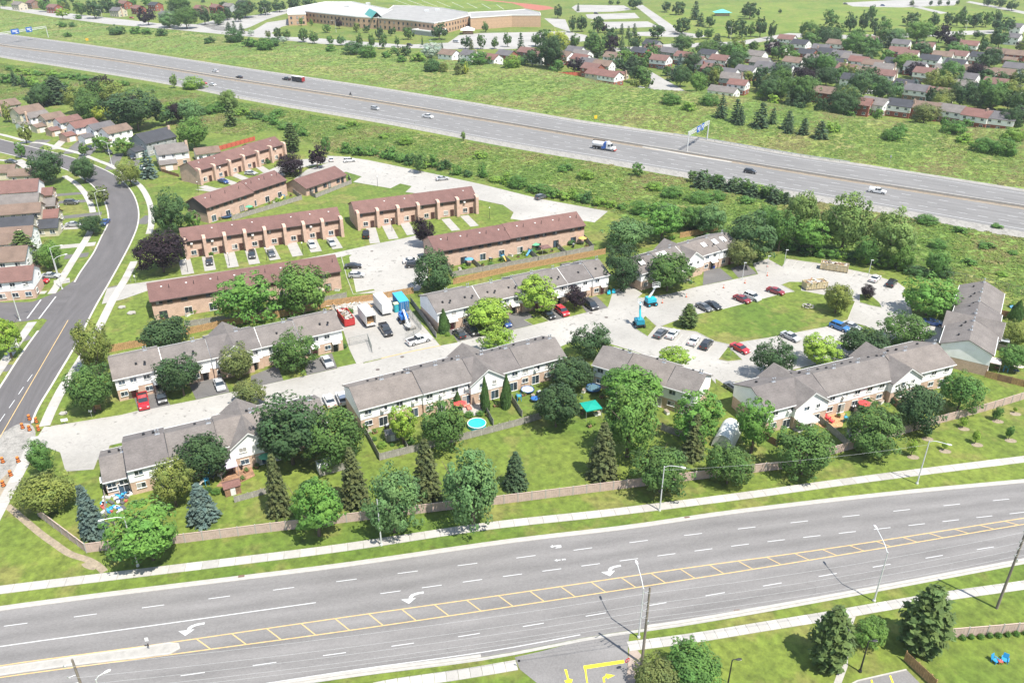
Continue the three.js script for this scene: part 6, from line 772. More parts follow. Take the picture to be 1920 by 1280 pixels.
for (const [x, y] of [[352, 510], [430, 520 - 22], [500, 488], [568, 478], [708, 350], [735, 433], [918, 410], [372, 360], [800, 402]]) { const t = thing('lamp_post', 'slim black lamp post in front of the brick rows', 'lamp post', G(x, y), 0, 'black lamp posts of the brick complex'); part('pole', memo('lpp', () => cyl(.07, .05, 3.6, 0, 0, 0, 6)), M.black, t); part('lamp_head', memo('lph', () => new THREE.SphereGeometry(.2, 8, 6)), M.white, t, V(0, 3.7, 0)); }
for (const [x, y, l] of [[1437, 512, 'grey lamp post at the far parking corner'], [1470, 500, 'lamp post beside the grass wedge of the loop'], [1628, 520, 'lamp post by the parked white sedan'], [1392, 585 - 60, 'lamp post in the lane of the skylight row']]) { const t = thing('lamp_post', l, 'lamp post', G(x, y)); part('pole', memo('lpq', () => cyl(.08, .06, 5, 0, 0, 0, 6)), M.steel, t); part('lamp_head', memo('lpr', () => box(.7, .12, .3, .2, 5, 0)), M.steel, t); }
// ---------- trees and bushes where they stand ----------
const T1 = (L) => { for (const [x0, y0, x1, y1, sp, label, group] of L) tree(x0, y0, x1, y1, sp, label, group); };
T1([
  [22, 873, 140, 972, 'olive', 'broad olive green tree at the street corner by the worn path'],
  [44, 826, 97, 892, 'mid', 'loose green tree behind the olive corner tree'],
  [150, 905, 206, 1017, 'blue', 'blue spruce inside the angled fence corner'],
  [197, 932, 350, 1068, 'locust', 'light green honey locust beside the curved street lamp'],
  [278, 853, 360, 952, 'olive', 'yellowish green tree between the cluttered yard and the blue spruce'],
  [325, 802, 430, 905, 'dark', 'dark maple covering the middle of the corner row'],
  [352, 905, 413, 990, 'blue', 'blue spruce beside the red shed roof'],
  [468, 738, 612, 880, 'dark', 'huge dark maple at the end of the corner row'],
  [572, 757, 685, 876, 'maple', 'dark maple touching the huge maple, near the long side fence'],
  [498, 850, 552, 975, 'spruce', 'brown tipped spruce half behind the ash at the board fence'],
  [530, 878, 650, 1012, 'locust', 'loose green ash overhanging the board fence beside a spruce'],
  [640, 836, 695, 957, 'spruce', 'slim brown tipped spruce between two ash trees'],
  [680, 872, 790, 1003, 'ash', 'bright ash tree in front of the fence by the bare metal pole'],
  [770, 822, 832, 947, 'spruce', 'spruce between the small tilted shed yard and the big ash'],
  [825, 840, 946, 988, 'ash', 'big pale green ash shading the slab sidewalk'],
  [942, 846, 990, 925, 'dkspruce', 'short dark spruce alone on the open lawn'],
  [1097, 788, 1158, 908, 'spruce', 'tall spruce on the open lawn near the board fence'],
  [1118, 718, 1244, 862, 'bright', 'tall bright green tree beside the green gazebo'],
  [1117, 677, 1247, 765, 'locust', 'feathery tree against the turned row'],
  [997, 710, 1090, 804, 'dark', 'very dark maple standing at the lawn edge by the back yards'],
  [1020, 662, 1120, 735, 'dark', 'dark maple at the gap between two rows'],
  [1066, 611, 1150, 669, 'dark', 'round dark tree at the lane between the rows'],
  [786, 750, 880, 848, 'maple', 'round maple beside the turquoise pool'],
  [722, 757, 785, 833, 'lime', 'yellow green young tree behind the overgrown yard'],
  [899, 712, 922, 775, 'cedar', 'slim cedar beside the patio, taller of the pool pair'],
  [935, 707, 962, 770, 'cedar', 'wide cedar by the sliding door'],
  [849, 735, 868, 772, 'cedar', 'ivy covered column against the row wall'],
  [1258, 728, 1357, 836, 'locust', 'airy locust beside the white storage tent'],
  [1272, 775, 1322, 868, 'spruce', 'spruce in front of the airy locust'],
  [1187, 824, 1297, 930, 'maple', 'round maple behind the board fence by the bent lamp arm'],
  [1325, 825, 1413, 912, 'maple', 'round maple in front of the white storage tent'],
  [1372, 742, 1462, 852, 'locust', 'airy locust at the corner of the long rear gabled row'],
  [1455, 795, 1571, 898, 'maple', 'large round maple in front of the white patio awning'],
  [1584, 758, 1690, 854, 'maple', 'large round maple by the red patio furniture'],
  [1675, 710, 1776, 812, 'dark', 'dark maple leaning over the board fence near the end unit'],
  [1767, 691, 1847, 776, 'mid', 'mid green tree below the pale gable wall'],
  [1498, 1140, 1605, 1275, 'pine', 'bushy pine beside the narrow path and parking corner'],
  [1658, 1100, 1785, 1250, 'pine', 'larger loose pine by the board fence corner'],
  [1600, 1155, 1665, 1212, 'bright', 'small round tree between the two pines'],
  [1194, 1228, 1282, 1305, 'crab', 'brownish green shrub tree at the foot of the leaning pole'],
  [1248, 1203, 1362, 1300, 'mid', 'rounded green shrub tree beside the brownish one at the lower lawn'],
  [297, 663, 376, 744, 'dark', 'dark maple over the driveways between the black car and the silver car'],
  [408, 645, 477, 714, 'crab', 'speckled maple in front of the gabled unit'],
  [510, 617, 588, 697, 'maple', 'round maple in front of the row by the silver car'],
  [435, 714, 500, 757, 'crab', 'small speckled maple at the lane behind the corner row'],
  [262, 595, 357, 654, 'dark', 'dark round tree behind the front row by the orange fence'],
  [138, 602, 206, 702, 'olive', 'olive tree at the street sidewalk above its rounder neighbour'],
  [120, 683, 210, 777, 'maple', 'round maple over the wooden bench at the entrance lawn'],
  [398, 503, 522, 608, 'locust', 'tall honey locust in front of the brown roof, with open crown'],
  [508, 489, 620, 592, 'bright', 'tall locust beside the open crowned one, nearer the parking'],
  [247, 428, 350, 512, 'purple', 'large dark purple maple at the street sidewalk'],
  [283, 355, 350, 437, 'linden', 'dark oval linden between the dark gable and the street'],
  [340, 392, 377, 428, 'bright', 'bright green shrub tree beside the dark gable end'],
  [517, 286, 571, 328, 'purple', 'purple maple behind the single storey brick building'],
  [574, 271, 611, 313, 'purple', 'smaller purple maple at the parking entrance'],
  [527, 228, 571, 288, 'pine', 'tall dark pine at the end of the upper brick row'],
  [772, 409, 815, 462, 'purple', 'small purple maple at the corner of the fenced brick row'],
  [775, 466, 850, 549, 'linden', 'egg shaped linden at the back of the works yard'],
  [872, 551, 962, 620, 'lime', 'lime green tree with pale flowers over two black cars'],
  [955, 515, 1050, 586, 'lime', 'bright lime tree over the round flower bed'],
  [900, 608, 970, 658, 'lime', 'lime green street tree behind the pool row'],
  [1056, 536, 1099, 579, 'purple', 'small purple maple between the red car and the black van'],
  [820, 584, 845, 627, 'cedar', 'cedar at the white end wall by the black cars'],
  [1137, 456, 1204, 541, 'dark', 'dark maple between two rows behind the teal lawn chairs'],
  [1210, 469, 1299, 547, 'maple', 'maple in front of the skylight row'],
  [1357, 445, 1418, 500, 'crab', 'speckled maple at the far end of the skylight row'],
  [1360, 396, 1457, 484, 'linden', 'big rounded linden at the meadow edge'],
  [1133, 408, 1218, 464, 'ash', 'pale ash behind the orange fence end'],
  [1200, 373, 1288, 448, 'locust', 'spreading tree at the meadow edge, beside the pale ash'],
  [1264, 569, 1316, 622, 'pine', 'small pine at the tip of the parking green'],
  [1544, 526, 1601, 587, 'olive', 'olive round tree on the parking green by the picnic table'],
  [1611, 533, 1641, 560, 'purple', 'purple sapling on its own island'],
  [1692, 511, 1802, 594, 'locust', 'flat topped locust shading the loop road'],
  [1657, 586, 1746, 650, 'maple', 'spreading maple in front of the blue car'],
  [1574, 611, 1662, 669, 'dark', 'dark maple on the island end by the parking'],
  [1499, 626, 1577, 689, 'lime', 'yellow green tree at the loop parking'],
  [1413, 636, 1486, 709, 'dark', 'dark oval tree at the end of the loop parking'],
  [1230, 647, 1295, 690, 'lime', 'lime green bush tree behind the turned row'],
  [1874, 600, 1925, 650, 'olive', 'yellowish shrub behind the end on row'],
  [1888, 566, 1918, 606, 'cedar', 'dark cedar in the yard of the end on row'],
  [1872, 640, 1935, 694, 'mid', 'green tree over the side yards of the end on row'],
  [52, 280, 120, 341, 'dark', 'large dark round tree inside the street bend'],
  [128, 289, 178, 341, 'linden', 'grey green tree at the kerb inside the bend'],
  [164, 349, 201, 384, 'crab', 'small tree by the lamp inside the bend'],
  [148, 400, 193, 438, 'dark', 'small dark tree over the parked cars inside the bend'],
  [22, 431, 86, 512, 'pine', 'shaggy pine by the red roofed house'],
  [72, 452, 117, 503, 'bright', 'bright tree beside the shaggy pine'],
  [215, 300, 266, 347, 'olive', 'olive tree outside the street bend'],
  [262, 279, 298, 337, 'blue', 'blue spruce in front of the grey house outside the bend'],
  [-20, 582, 34, 672, 'lime', 'yellow green tree at the side street corner lamp'],
  [24, 264, 48, 294, 'mid', 'thin street tree before the bend'],
  [32, 231, 56, 267, 'olive', 'olive street tree at the pale houses'],
  [172, 249, 206, 284, 'bright', 'bright round tree in front of the white house pair'],
  [211, 256, 247, 290, 'bright', 'rounder bright tree by the dark roofed house'],
  [144, 267, 166, 291, 'maple', 'small street tree by the driveway cars'],
  [136, 171, 193, 224, 'maple', 'full green tree behind the pale houses'],
  [203, 173, 300, 240, 'dark', 'wide dark tree crown behind the dark roofed house'],
  [330, 221, 392, 278, 'bright', 'bright leafy tree beside the brown shed roof'],
  [326, 189, 384, 226, 'ash', 'grey green tree at the meadow edge behind the houses'],
  [418, 188, 452, 240, 'pine', 'dark pine at the meadow edge above the red fence'],
  [408, 164, 447, 206, 'poplar', 'slender poplar beside the highway shoulder'],
  [168, 202, 206, 224, 'yellow', 'yellow green tree between the house roofs'],
  [0, 185, 22, 232, 'olive', 'olive tree beside the pale end house'],
]);
// meadow edge and highway side
T1([
  [1468, 350, 1532, 455, 'poplar', 'tall poplar clump beside the highway'], [1543, 362, 1634, 476, 'poplar', 'double topped poplar clump by the chain link fence'], [1630, 390, 1722, 492, 'poplar', 'broad poplar clump above the chain link fence'],
  [1440, 395, 1492, 470, 'mid', 'leafy tree between the linden and the poplars'], [1490, 410, 1560, 478, 'locust', 'soft green tree below the tall poplar clump'], [1300, 380, 1365, 440, 'ash', 'pale tree left over in the meadow behind the skylight row'],
  [316, 138, 331, 164, 'poplar', 'thin sapling standing on the highway shoulder'], [863, 240, 874, 266, 'poplar', 'thin sapling on the gravel by the highway'], [770, 285, 803, 322, 'maple', 'round tree at the long parking lot edge'], [598, 250, 620, 288, 'mid', 'slim tree behind the purple maples'],
  [1184, 304, 1208, 328, 'mid', 'twin topped sapling below the tank truck'],
]);
{ // row of small junipers by the highway
  const g = 'junipers along the highway', l = 'dark upright juniper in the row along the highway shoulder';
  for (const [x, y, w, h] of [[1312, 335, 30, 34], [1334, 338, 28, 26], [1352, 342, 26, 24], [1370, 346, 28, 24], [1392, 350, 28, 24], [1412, 356, 28, 28], [1433, 361, 22, 20], [1452, 366, 30, 30], [1473, 368, 22, 24]]) tree(x - w * .6, y - h / 2 + (x % 5), x + w * .6, y + h / 2 + 4, 'dkspruce', l, g);
  for (const [x, y, w] of [[1322, 340, 26], [1346, 346, 30], [1382, 352, 26], [1404, 358, 30], [1440, 368, 30], [1462, 374, 28], [1300, 336, 22]]) tree(x - w / 2, y - w * .8, x + w / 2, y + 4, x % 2 ? 'mid' : 'maple', 'small leafy tree mixed into the juniper row by the highway', 'leafy trees in the juniper row'); }
{ const L = [[1438, 420, 60, 'mid'], [1510, 440, 60, 'bright'], [1625, 478, 50, 'mid'], [1690, 488, 50, 'bright'], [1300, 415, 50, 'mid'], [1340, 410, 46, 'poplar'], [1255, 410, 50, 'ash'], [1760, 500, 46, 'mid'], [1560, 420, 44, 'poplar']]; for (const [x, y, w, sp] of L) tree(x - w / 2, y - w * .7, x + w / 2, y + w * .35, sp, `${w > 55 ? 'tall' : 'smaller'} ${sp === 'poplar' ? 'pale poplar' : sp === 'ash' ? 'grey green tree' : sp === 'bright' ? 'bright green tree' : 'mid green tree'} in the tree belt behind the loop parking`, `${w > 55 ? 'tall' : 'smaller'} ${sp} trees in the belt behind the loop parking`); }
{ // hedge line of bushes between the long lot and the meadow
  const r = rng(8); const run = (pts, n, w, h, sps, label, group) => { for (let i = 0; i < n; i++) { const t = (i + .5) / n * (pts.length - 1), k = Math.min(pts.length - 2, t | 0), x = lerp(pts[k][0], pts[k + 1][0], t - k) + (r() - .5) * 8, y = lerp(pts[k][1], pts[k + 1][1], t - k) + (r() - .5) * 5, ww = w * (.75 + r() * .6), hh = h * (.75 + r() * .6); tree(x - ww / 2, y - hh, x + ww / 2, y, sps[(r() * sps.length) | 0], label, group); } };
  run([[640, 292], [720, 300], [790, 318], [870, 334], [960, 352], [1040, 374], [1100, 388], [1180, 398]], 26, 30, 24, ['bushy', 'bushlime', 'bushy', 'bushdark'], 'leafy bush in the hedge along the long parking lot', 'bushes along the long parking lot');
  run([[1195, 405], [1240, 420], [1300, 432], [1330, 436]], 8, 34, 28, ['bushy', 'bushlime'], 'leafy bush behind the skylight row', 'bushes behind the skylight row');
  run([[1440, 470], [1500, 478], [1580, 490], [1640, 502], [1700, 514], [1780, 530]], 16, 34, 24, ['bushdark', 'bushy', 'bushlime'], 'bush growing along the chain link fence', 'bushes at the chain link fence');
  run([[0, 160], [60, 165], [120, 175], [200, 195], [300, 215], [360, 220], [420, 215], [500, 232], [580, 262]], 34, 30, 20, ['bushy', 'bushlime', 'bushdark', 'bushy'], 'bush at the edge of the meadow behind the houses', 'bushes behind the houses outside the bend');
  run([[10, 130], [60, 140], [130, 150], [190, 160], [240, 165]], 12, 26, 10, ['bushy', 'bushlime'], 'low bush on the highway verge', 'low bushes on the highway verge');
  const m = [[360, 172], [430, 195], [520, 222], [640, 245], [660, 240], [720, 262], [760, 275], [1310, 385], [1345, 380], [1400, 385], [1420, 370], [1230, 360], [1260, 375], [1740, 425], [1800, 440], [1850, 470], [1760, 470], [1820, 500], [1880, 520], [1900, 480], [1700, 450], [1870, 430], [1100, 340], [1060, 325], [900, 300]];
  for (const [x, y] of m) { const w = 22 + r() * 28; tree(x - w / 2, y - w * .55, x + w / 2, y, ...(r() < .5 ? ['bushlime', 'yellow green'] : ['bushy', 'green']).slice(0, 1), `${w > 38 ? 'broad' : 'small'} wild shrub in the meadow ${x < 800 ? 'behind the brick complex' : x < 1300 ? 'behind the long parking lot' : x < 1500 ? 'behind the skylight row' : 'beyond the chain link fence'}`, `${w > 38 ? 'broad' : 'small'} meadow shrubs ${x < 800 ? 'behind the brick complex' : x < 1300 ? 'behind the long parking lot' : x < 1500 ? 'behind the skylight row' : 'beyond the chain link fence'}`); }
  // on the embankment
  const bank = (x, v, w, sp, label, group, k = .7) => { const p = bankPt(x, v), s = pxPerM(p), q = project(p); tree(q[0] - w / 2, q[1] - w * k, q[0] + w / 2, q[1], sp, label, group, p.y); };
  for (const [x, v, w, sp] of [[115, .5, 22, 'bushy'], [135, .6, 16, 'bushdark'], [218, .42, 36, 'bushdark'], [255, .58, 26, 'bushy'], [275, .62, 24, 'bushy'], [302, .6, 26, 'bushdark'], [392, .55, 26, 'bushdark'], [440, .7, 42, 'bushdark'], [470, .62, 34, 'bushy'], [495, .55, 38, 'bushy'], [510, .75, 36, 'bushdark'], [620, .82, 24, 'bushy'], [665, .75, 44, 'bushdark'], [690, .7, 40, 'bushy'], [725, .8, 26, 'bushy'], [752, .7, 24, 'bushy'], [785, .75, 34, 'bushlime'], [810, .5, 40, 'bushdark'], [815, .7, 22, 'bushy'], [868, .75, 28, 'bushdark'], [900, .85, 44, 'bushy'], [960, .85, 40, 'bushlime'], [1260, .55, 40, 'bushy'], [1290, .45, 34, 'bushlime'], [1330, .62, 40, 'bushy'], [1560, .5, 36, 'bushlime'], [1675, .5, 44, 'bushy'], [1690, .72, 28, 'bushy'], [1790, .75, 46, 'bushy'], [1810, .6, 36, 'bushlime'], [1850, .45, 52, 'bushy'], [1885, .42, 56, 'bushy'], [1900, .7, 44, 'bushlime']]) bank(x, v, w, sp, ...((q, c, l) => [`${q} ${c} wild shrub on the embankment ${l}`, `${q} ${c} shrubs on the embankment ${l}`])(w > 40 ? 'broad' : w < 27 ? 'small' : 'rounded', sp === 'bushdark' ? 'dark' : sp === 'bushlime' ? 'yellow green' : 'green', x < 350 ? 'below the distant houses' : x < 640 ? 'near the towed trailer' : x < 780 ? 'below the school' : x < 1000 ? 'below the first far houses' : x < 1400 ? 'near the sign gantry' : x < 1720 ? 'behind the guard rail end' : 'below the far streets'));
  for (const [x, v, w, h] of [[1352, .5, 26, 40], [1380, .46, 26, 42], [1388, .42, 22, 34], [1425, .42, 34, 46], [1448, .55, 20, 28], [1477, .5, 28, 34], [1480, .42, 22, 22], [1507, .45, 26, 30], [1538, .42, 32, 32]]) { const p = bankPt(x, v), q = project(p); tree(q[0] - w / 2, q[1] - h, q[0] + w / 2, q[1] + 4, 'dkspruce', 'young spruce on the embankment beyond the sign gantry', 'young spruces on the embankment', p.y); }
}
// ---------- detached houses ----------
const HR = { b: 'roofBrown', g: 'roofGrey', d: 'roofDark', t: 'roofTan', r: 'roofRed', m: 'roofMid' }, HWn = { w: 'sideWhite', c: 'sideCream', r: 'brickRed', y: 'sideGrey', n: 'brickBrown', p: 'brickPink', t: 'brickTan' };
const RW = { b: 'brown', g: 'grey', d: 'dark', t: 'tan', r: 'red', m: 'slate' }, WW = { w: 'white siding', c: 'cream siding', r: 'red brick', y: 'grey siding', n: 'brown brick', p: 'pink brick', t: 'tan brick' };
const houseAt = [];
function houses(list, where, group, ang, jit, seed) { const r = rng(seed); for (const [x, y, roof, wall, low, w, d, st, a, gar] of list) { houseAt.push([x, y, `${RW[roof]} roofed ${WW[wall]} house`]); house(x, y, { roof: M[HR[roof]], wall: M[HWn[wall]], low: M[HWn[low || wall]], w: w || 11.5, d: d || 9.2, st: st || 2, ang: a ?? ang + (r() - .5) * jit, label: `house with ${RW[roof]} roof and ${WW[wall]} walls ${where}`, group: `${group}, ${RW[roof]} roof and ${WW[wall]}`, garage: gar, chim: r() < .3 ? (r() < .5 ? 1 : -1) : 0, chimM: wall === 'r' ? M.brickRed : M.brickTan }); } }
houses([[12, 190, 't', 'c', 'c', 8, 8], [48, 202, 't', 'c', 'c', 12, 8], [66, 212, 'g', 'w', 'w', 9, 6, 2, 57, [-6.5, 0, 5, 5]], [94, 215, 't', 'c', 'c', 9, 6.5, 2, 57, [-6.5, 0, 5, 5]], [124, 221, 'b', 'w', 't', 10, 6, 2, 57, [-7, 0, 5, 5]], [153, 229, 'r', 'w', 't', 11, 7, 2, 57, [-7.5, 0, 5, 6]], [186, 233, 'm', 'w', 'w', 10, 6, 2, 57, [-7, 0, 5, 5]], [214, 239, 't', 'w', 'w', 11, 7, 2, 57, [-7.5, 1, 5, 6]], [284, 251, 'd', 'y', 'y', 14, 11, 2, 57, [-9, 1, 5, 6]], [319, 275, 'g', 'w', 't', 11, 9, 2, 30, [-3, 7, 6, 5]], [386, 279, 't', 'w', 'w', 9, 6, 1, 30]], 'outside the street bend', 'houses outside the bend', 57, 4, 1);
houses([[32, 344, 'b', 'w', 'p', 13, 10], [34, 369, 'g', 'c', 'c', 12, 7], [36, 387, 't', 'c', 'c', 12, 7], [80, 356, 'b', 'p', 'p', 6, 6, 1], [84, 376, 'g', 'n', 'n', 6, 6, 1], [90, 397, 'r', 'c', 'c', 6, 6, 1], [24, 412, 'd', 'c', 'c', 11, 7], [79, 416, 'd', 'c', 'c', 9, 6, 1], [22, 431, 't', 'w', 'w', 11, 7], [6, 313, 't', 'c', 'c', 8, 7, 1], [40, 320, 't', 'c', 'c', 8, 6, 1], [10, 470, 't', 'w', 'p', 11, 9], [14, 508, 'b', 'w', 'p', 12, 8], [4, 443, 't', 'w', 'w', 9, 7]], 'inside the street bend', 'houses inside the bend', 14, 5, 2);
houses([[220, 16, 'm', 'c', 'c', 12, 10], [258, 12, 'r', 'r'], [290, 6, 'd', 'r'], [310, 23, 'm', 'y'], [405, 10, 'b', 'r'], [429, 8, 'g', 'y'], [100, 10, 'b', 'r'], [34, 5, 'g', 'c'], [375, 12, 'r', 'n'], [232, 3, 'b', 'r'], [60, 2, 'b', 'n'], [455, 3, 'd', 'r']], 'across the highway by the school road', 'houses by the school road', -32, 20, 3);
houses([[842, 96, 't', 'w'], [882, 97, 'm', 'w'], [922, 104, 'r', 'w'], [950, 97, 'm', 'r'], [990, 92, 'b', 'n'], [1080, 90, 'm', 'w'], [1092, 97, 'g', 'w', 'r'], [1091, 105, 'r', 'w'], [1105, 112, 'm', 'w', 'r'], [1132, 116, 't', 'w'], [1112, 122, 'b', 'r'], [1145, 136, 'r', 'w', 'r', 12, 9], [1121, 132, 'r', 'c'], [1166, 136, 'r', 'c', 'c', 6, 6, 1], [1227, 87, 'b', 'w', 'r'], [1224, 78, 'd', 'y'], [1202, 92, 'd', 'r'], [1256, 92, 'm', 'y'], [1285, 100, 'r', 'w', 'r'], [1307, 108, 'r', 'c', 'r'], [1326, 116, 'm', 'w', 'r'], [1338, 123, 'b', 'r'], [1366, 131, 'm', 'w', 'r'], [1373, 140, 'g', 'y', 'r'], [1386, 152, 'r', 'w', 'r', 10, 8], [1358, 165, 'g', 'w', 'r', 15, 8, 1], [1420, 98, 'g', 'w', 'r'], [1428, 111, 'g', 'y'], [1438, 119, 'm', 'w']], 'around the far court behind the embankment', 'houses around the far court', -40, 14, 4);
houses([[1330, 96, 'd', 'w', 'r'], [1352, 106, 'b', 'w'], [1402, 126, 'm', 'w', 'r'], [1240, 106, 'b', 'w', 'r'], [1152, 101, 't', 'w'], [1060, 99, 't', 'w', 'r'], [1040, 101, 'd', 'r'], [1012, 99, 'b', 'w']], 'near the far court street', 'houses near the far court street', -40, 14, 14);
houses([[1461, 84, 'g', 'w', 'r'], [1490, 110, 't', 'w'], [1530, 106, 'g', 'w', 'r'], [1570, 113, 'd', 'w', 'r'], [1592, 123, 'b', 'w'], [1630, 129, 't', 'w'], [1720, 119, 'm', 'w', 'r'], [1738, 130, 'b', 'w', 'n'], [1770, 99, 't', 'w'], [1776, 124, 'g', 'w', 'r'], [1800, 98, 'b', 'w'], [1842, 101, 'd', 'w', 'r'], [1906, 121, 'm', 'w'], [1870, 150, 'b', 'w', 'r'], [1602, 142, 'd', 'w'], [1722, 162, 'm', 'w', 'n'], [1766, 168, 'b', 'w'], [1570, 77, 't', 'w', 'r'], [1692, 77, 'm', 'w'], [1737, 82, 'b', 'w', 'r'], [1680, 112, 'd', 'w'], [1815, 140, 'm', 'w', 'r']], 'along the winding far street', 'houses along the winding far street', -40, 14, 15);
houses([[1477, 68, 'b', 'w', 'r'], [1503, 77, 'd', 'w', 'r'], [1515, 95, 'd', 'r'], [1542, 86, 'm', 'r'], [1552, 93, 'd', 'w'], [1580, 98, 'm', 'w'], [1600, 104, 'g', 'y'], [1613, 109, 'r', 'w'], [1640, 115, 't', 'w', 'r'], [1660, 122, 'g', 'w', 'r'], [1663, 134, 'b', 'w', 'r', 11, 9], [1702, 153, 'd', 'y'], [1687, 91, 'b', 'r'], [1706, 97, 'b', 'w', 'r'], [1747, 106, 'd', 'w', 'r'], [1795, 114, 'd', 'w'], [1830, 126, 't', 'w', 'r', 12, 9], [1851, 131, 't', 'w', 'r'], [1884, 132, 't', 'r'], [1820, 79, 'r', 'w', 'r'], [1870, 93, 't', 'w', 'n'], [1907, 97, 't', 'r'], [1897, 109, 't', 'r', 'r', 8, 6, 1], [1809, 154, 'g', 'y', 'y'], [1850, 162, 'd', 'n', 'n'], [1896, 162, 'd', 'w', 'n'], [1644, 187, 'g', 'w', 'n'], [1614, 187, 'r', 'r'], [1691, 190, 'd', 'w', 'r'], [1740, 195, 't', 'r'], [1786, 200, 'g', 'w', 'n'], [1836, 209, 'r', 'w', 'r'], [1880, 214, 'm', 'w', 'r'], [1632, 70, 't', 'w'], [1548, 166, 't', 'r'], [1470, 124, 'd', 'w'], [1905, 46, 'm', 'w'], [1900, 65, 'm', 'w']], 'in the far streets behind the embankment', 'houses in the far streets', -41, 14, 5);
// ---------- school, park and far paving ----------
const farPave = std({ map: M.concrete.map, color: rgb(.95, .96, .98), roughness: .95 });
for (const [px, l] of [
  [[[470, 60], [500, 42], [540, 36], [560, 42], [528, 50], [508, 62], [520, 68], [600, 72], [680, 78], [760, 84], [840, 80], [860, 66], [900, 62], [1000, 60], [1060, 58], [1100, 66], [1105, 76], [1040, 84], [960, 92], [830, 92], [700, 88], [600, 82], [480, 70], [330, 56], [200, 45], [100, 32], [0, 16], [0, 11], [120, 24], [300, 44], [400, 46]], 'pale frontage road and bus loop of the school'],
  [[[370, 45], [400, 38], [480, 28], [520, 20], [545, 16], [540, 24], [500, 36], [470, 50], [440, 60], [400, 56]], 'pale school parking entry'],
  [[[1072, 14], [1080, 9], [1170, 10], [1185, 18], [1150, 22], [1082, 23]], 'upper strip of the park parking'], [[[1098, 27], [1190, 24], [1200, 34], [1120, 37], [1102, 34]], 'middle strip of the park parking'], [[[1130, 41], [1215, 40], [1235, 50], [1140, 54]], 'lower strip of the park parking'], [[[1190, 10], [1205, 9], [1262, 48], [1275, 66], [1250, 58]], 'pale drive of the park'],
  [[[1195, 60], [1265, 58], [1330, 67], [1312, 71], [1195, 67]], 'grey lane below the park parking'], [[[1020, 34], [1060, 36], [1070, 60], [1040, 50]], 'school service drive'],
  [[[1150, 90], [1260, 82], [1380, 78], [1480, 62], [1600, 66], [1750, 60], [1920, 54], [1930, 60], [1760, 68], [1600, 73], [1480, 70], [1380, 86], [1260, 90], [1150, 97]], 'grey street along the park'],
  [[[1212, 169], [1288, 172], [1245, 148], [1226, 137], [1200, 126], [1185, 122], [1150, 118], [1155, 128], [1190, 134], [1222, 148]], 'pale court street ending at the embankment'],
  [[[1445, 100], [1510, 120], [1560, 146], [1600, 170], [1620, 176], [1760, 178], [1920, 200], [1920, 192], [1780, 170], [1640, 164], [1590, 146], [1560, 126], [1500, 108], [1460, 94]], 'pale street winding through the far houses'],
  [[[1580, 5], [1680, 0], [1800, 0], [1790, 10], [1690, 14], [1600, 12]], 'far park parking lot'], [[[1820, 2], [1925, 22], [1925, 27], [1812, 4]], 'far pale road behind the park'], [[[1700, 10], [1715, 10], [1778, 24], [1765, 26]], 'pale path across the park lawn']]) sheet('road', px, farPave, .03, 90, l);
sheet('park_lawn', [[1230, 24], [1350, 5], [1560, 4], [1800, 12], [1930, 30], [1930, 58], [1750, 58], [1600, 64], [1480, 60], [1380, 76], [1280, 70], [1240, 40]], M.park, .012, 120, 'bright mown park lawn');
sheet('running_track', [[860, -6], [930, 1], [1000, 8], [1030, 12], [1040, 16], [1010, 20], [975, 14], [920, 6], [850, 1]], std({ map: M.slabs[0].map, color: rgb(.85, .3, .22) }), .02, 8, 'red running track behind the school');
{ const o = sheet('sports_field', [[700, -4], [860, -4], [960, 6], [985, 14], [900, 20], [800, 14], [700, 2]], M.park, .025, 120, 'striped sports field behind the school'); for (let i = 0; i < 8; i++) part('field_line', stripGeo(W2([[735 + i * 28, -2 + i * 1.5], [770 + i * 25, 10 + i * 1.1]]), .5, .04), M.paint, o); }
function flatBlock(t, px, h, wallM, roofM, wins) { const w = W2(px, h), T = [], n = w.length, tl = 5; let s = 0; const tops = w.map(p => p.clone().sub(t.position)); for (let i = 0; i < n; i++) { const a = tops[i], b = tops[(i + 1) % n], L = a.distanceTo(b); T.push(...quad([a.x, 0, a.z], [b.x, 0, b.z], [b.x, h, b.z], [a.x, h, a.z], [s / tl, 0], [(s + L) / tl, 0], [(s + L) / tl, h / tl], [s / tl, h / tl])); s += L; } part('wall', polyGeo(T), wallM, t); part('roof', sheetGeo(tops, h - .25, 30), roofM, t); part('parapet', kerbGeo([...tops, tops[0]].map(p => p.clone()), .5, h + .25, 4, h - .5), M.trim, t);
  if (wins) for (let i = 0; i < n; i++) { const a = tops[i], b = tops[(i + 1) % n], d = b.clone().sub(a), L = d.length(), nn = V(-d.z, 0, d.x).normalize(), mid = a.clone().lerp(b, .5), toC = camP.clone().sub(mid).sub(t.position).setY(0); const sgn = nn.dot(toC) > 0 ? 1 : -1; const out = nn.multiplyScalar(sgn); const cx = tops.reduce((q, p) => q.add(p), V(0, 0, 0)).divideScalar(n); if (out.dot(mid.clone().sub(cx)) < 0 || L < 5) continue; const k = Math.floor(L / 4.5); for (const y of [2.2, 6.2]) for (let q = 0; q < k; q++) { const p = a.clone().lerp(b, (q + .5) / k).addScaledVector(out, .06); win(t, p.x, y, p.z, 1.6, 1.9, Math.atan2(out.x, out.z), q % 2 === 0, M.black); } } }
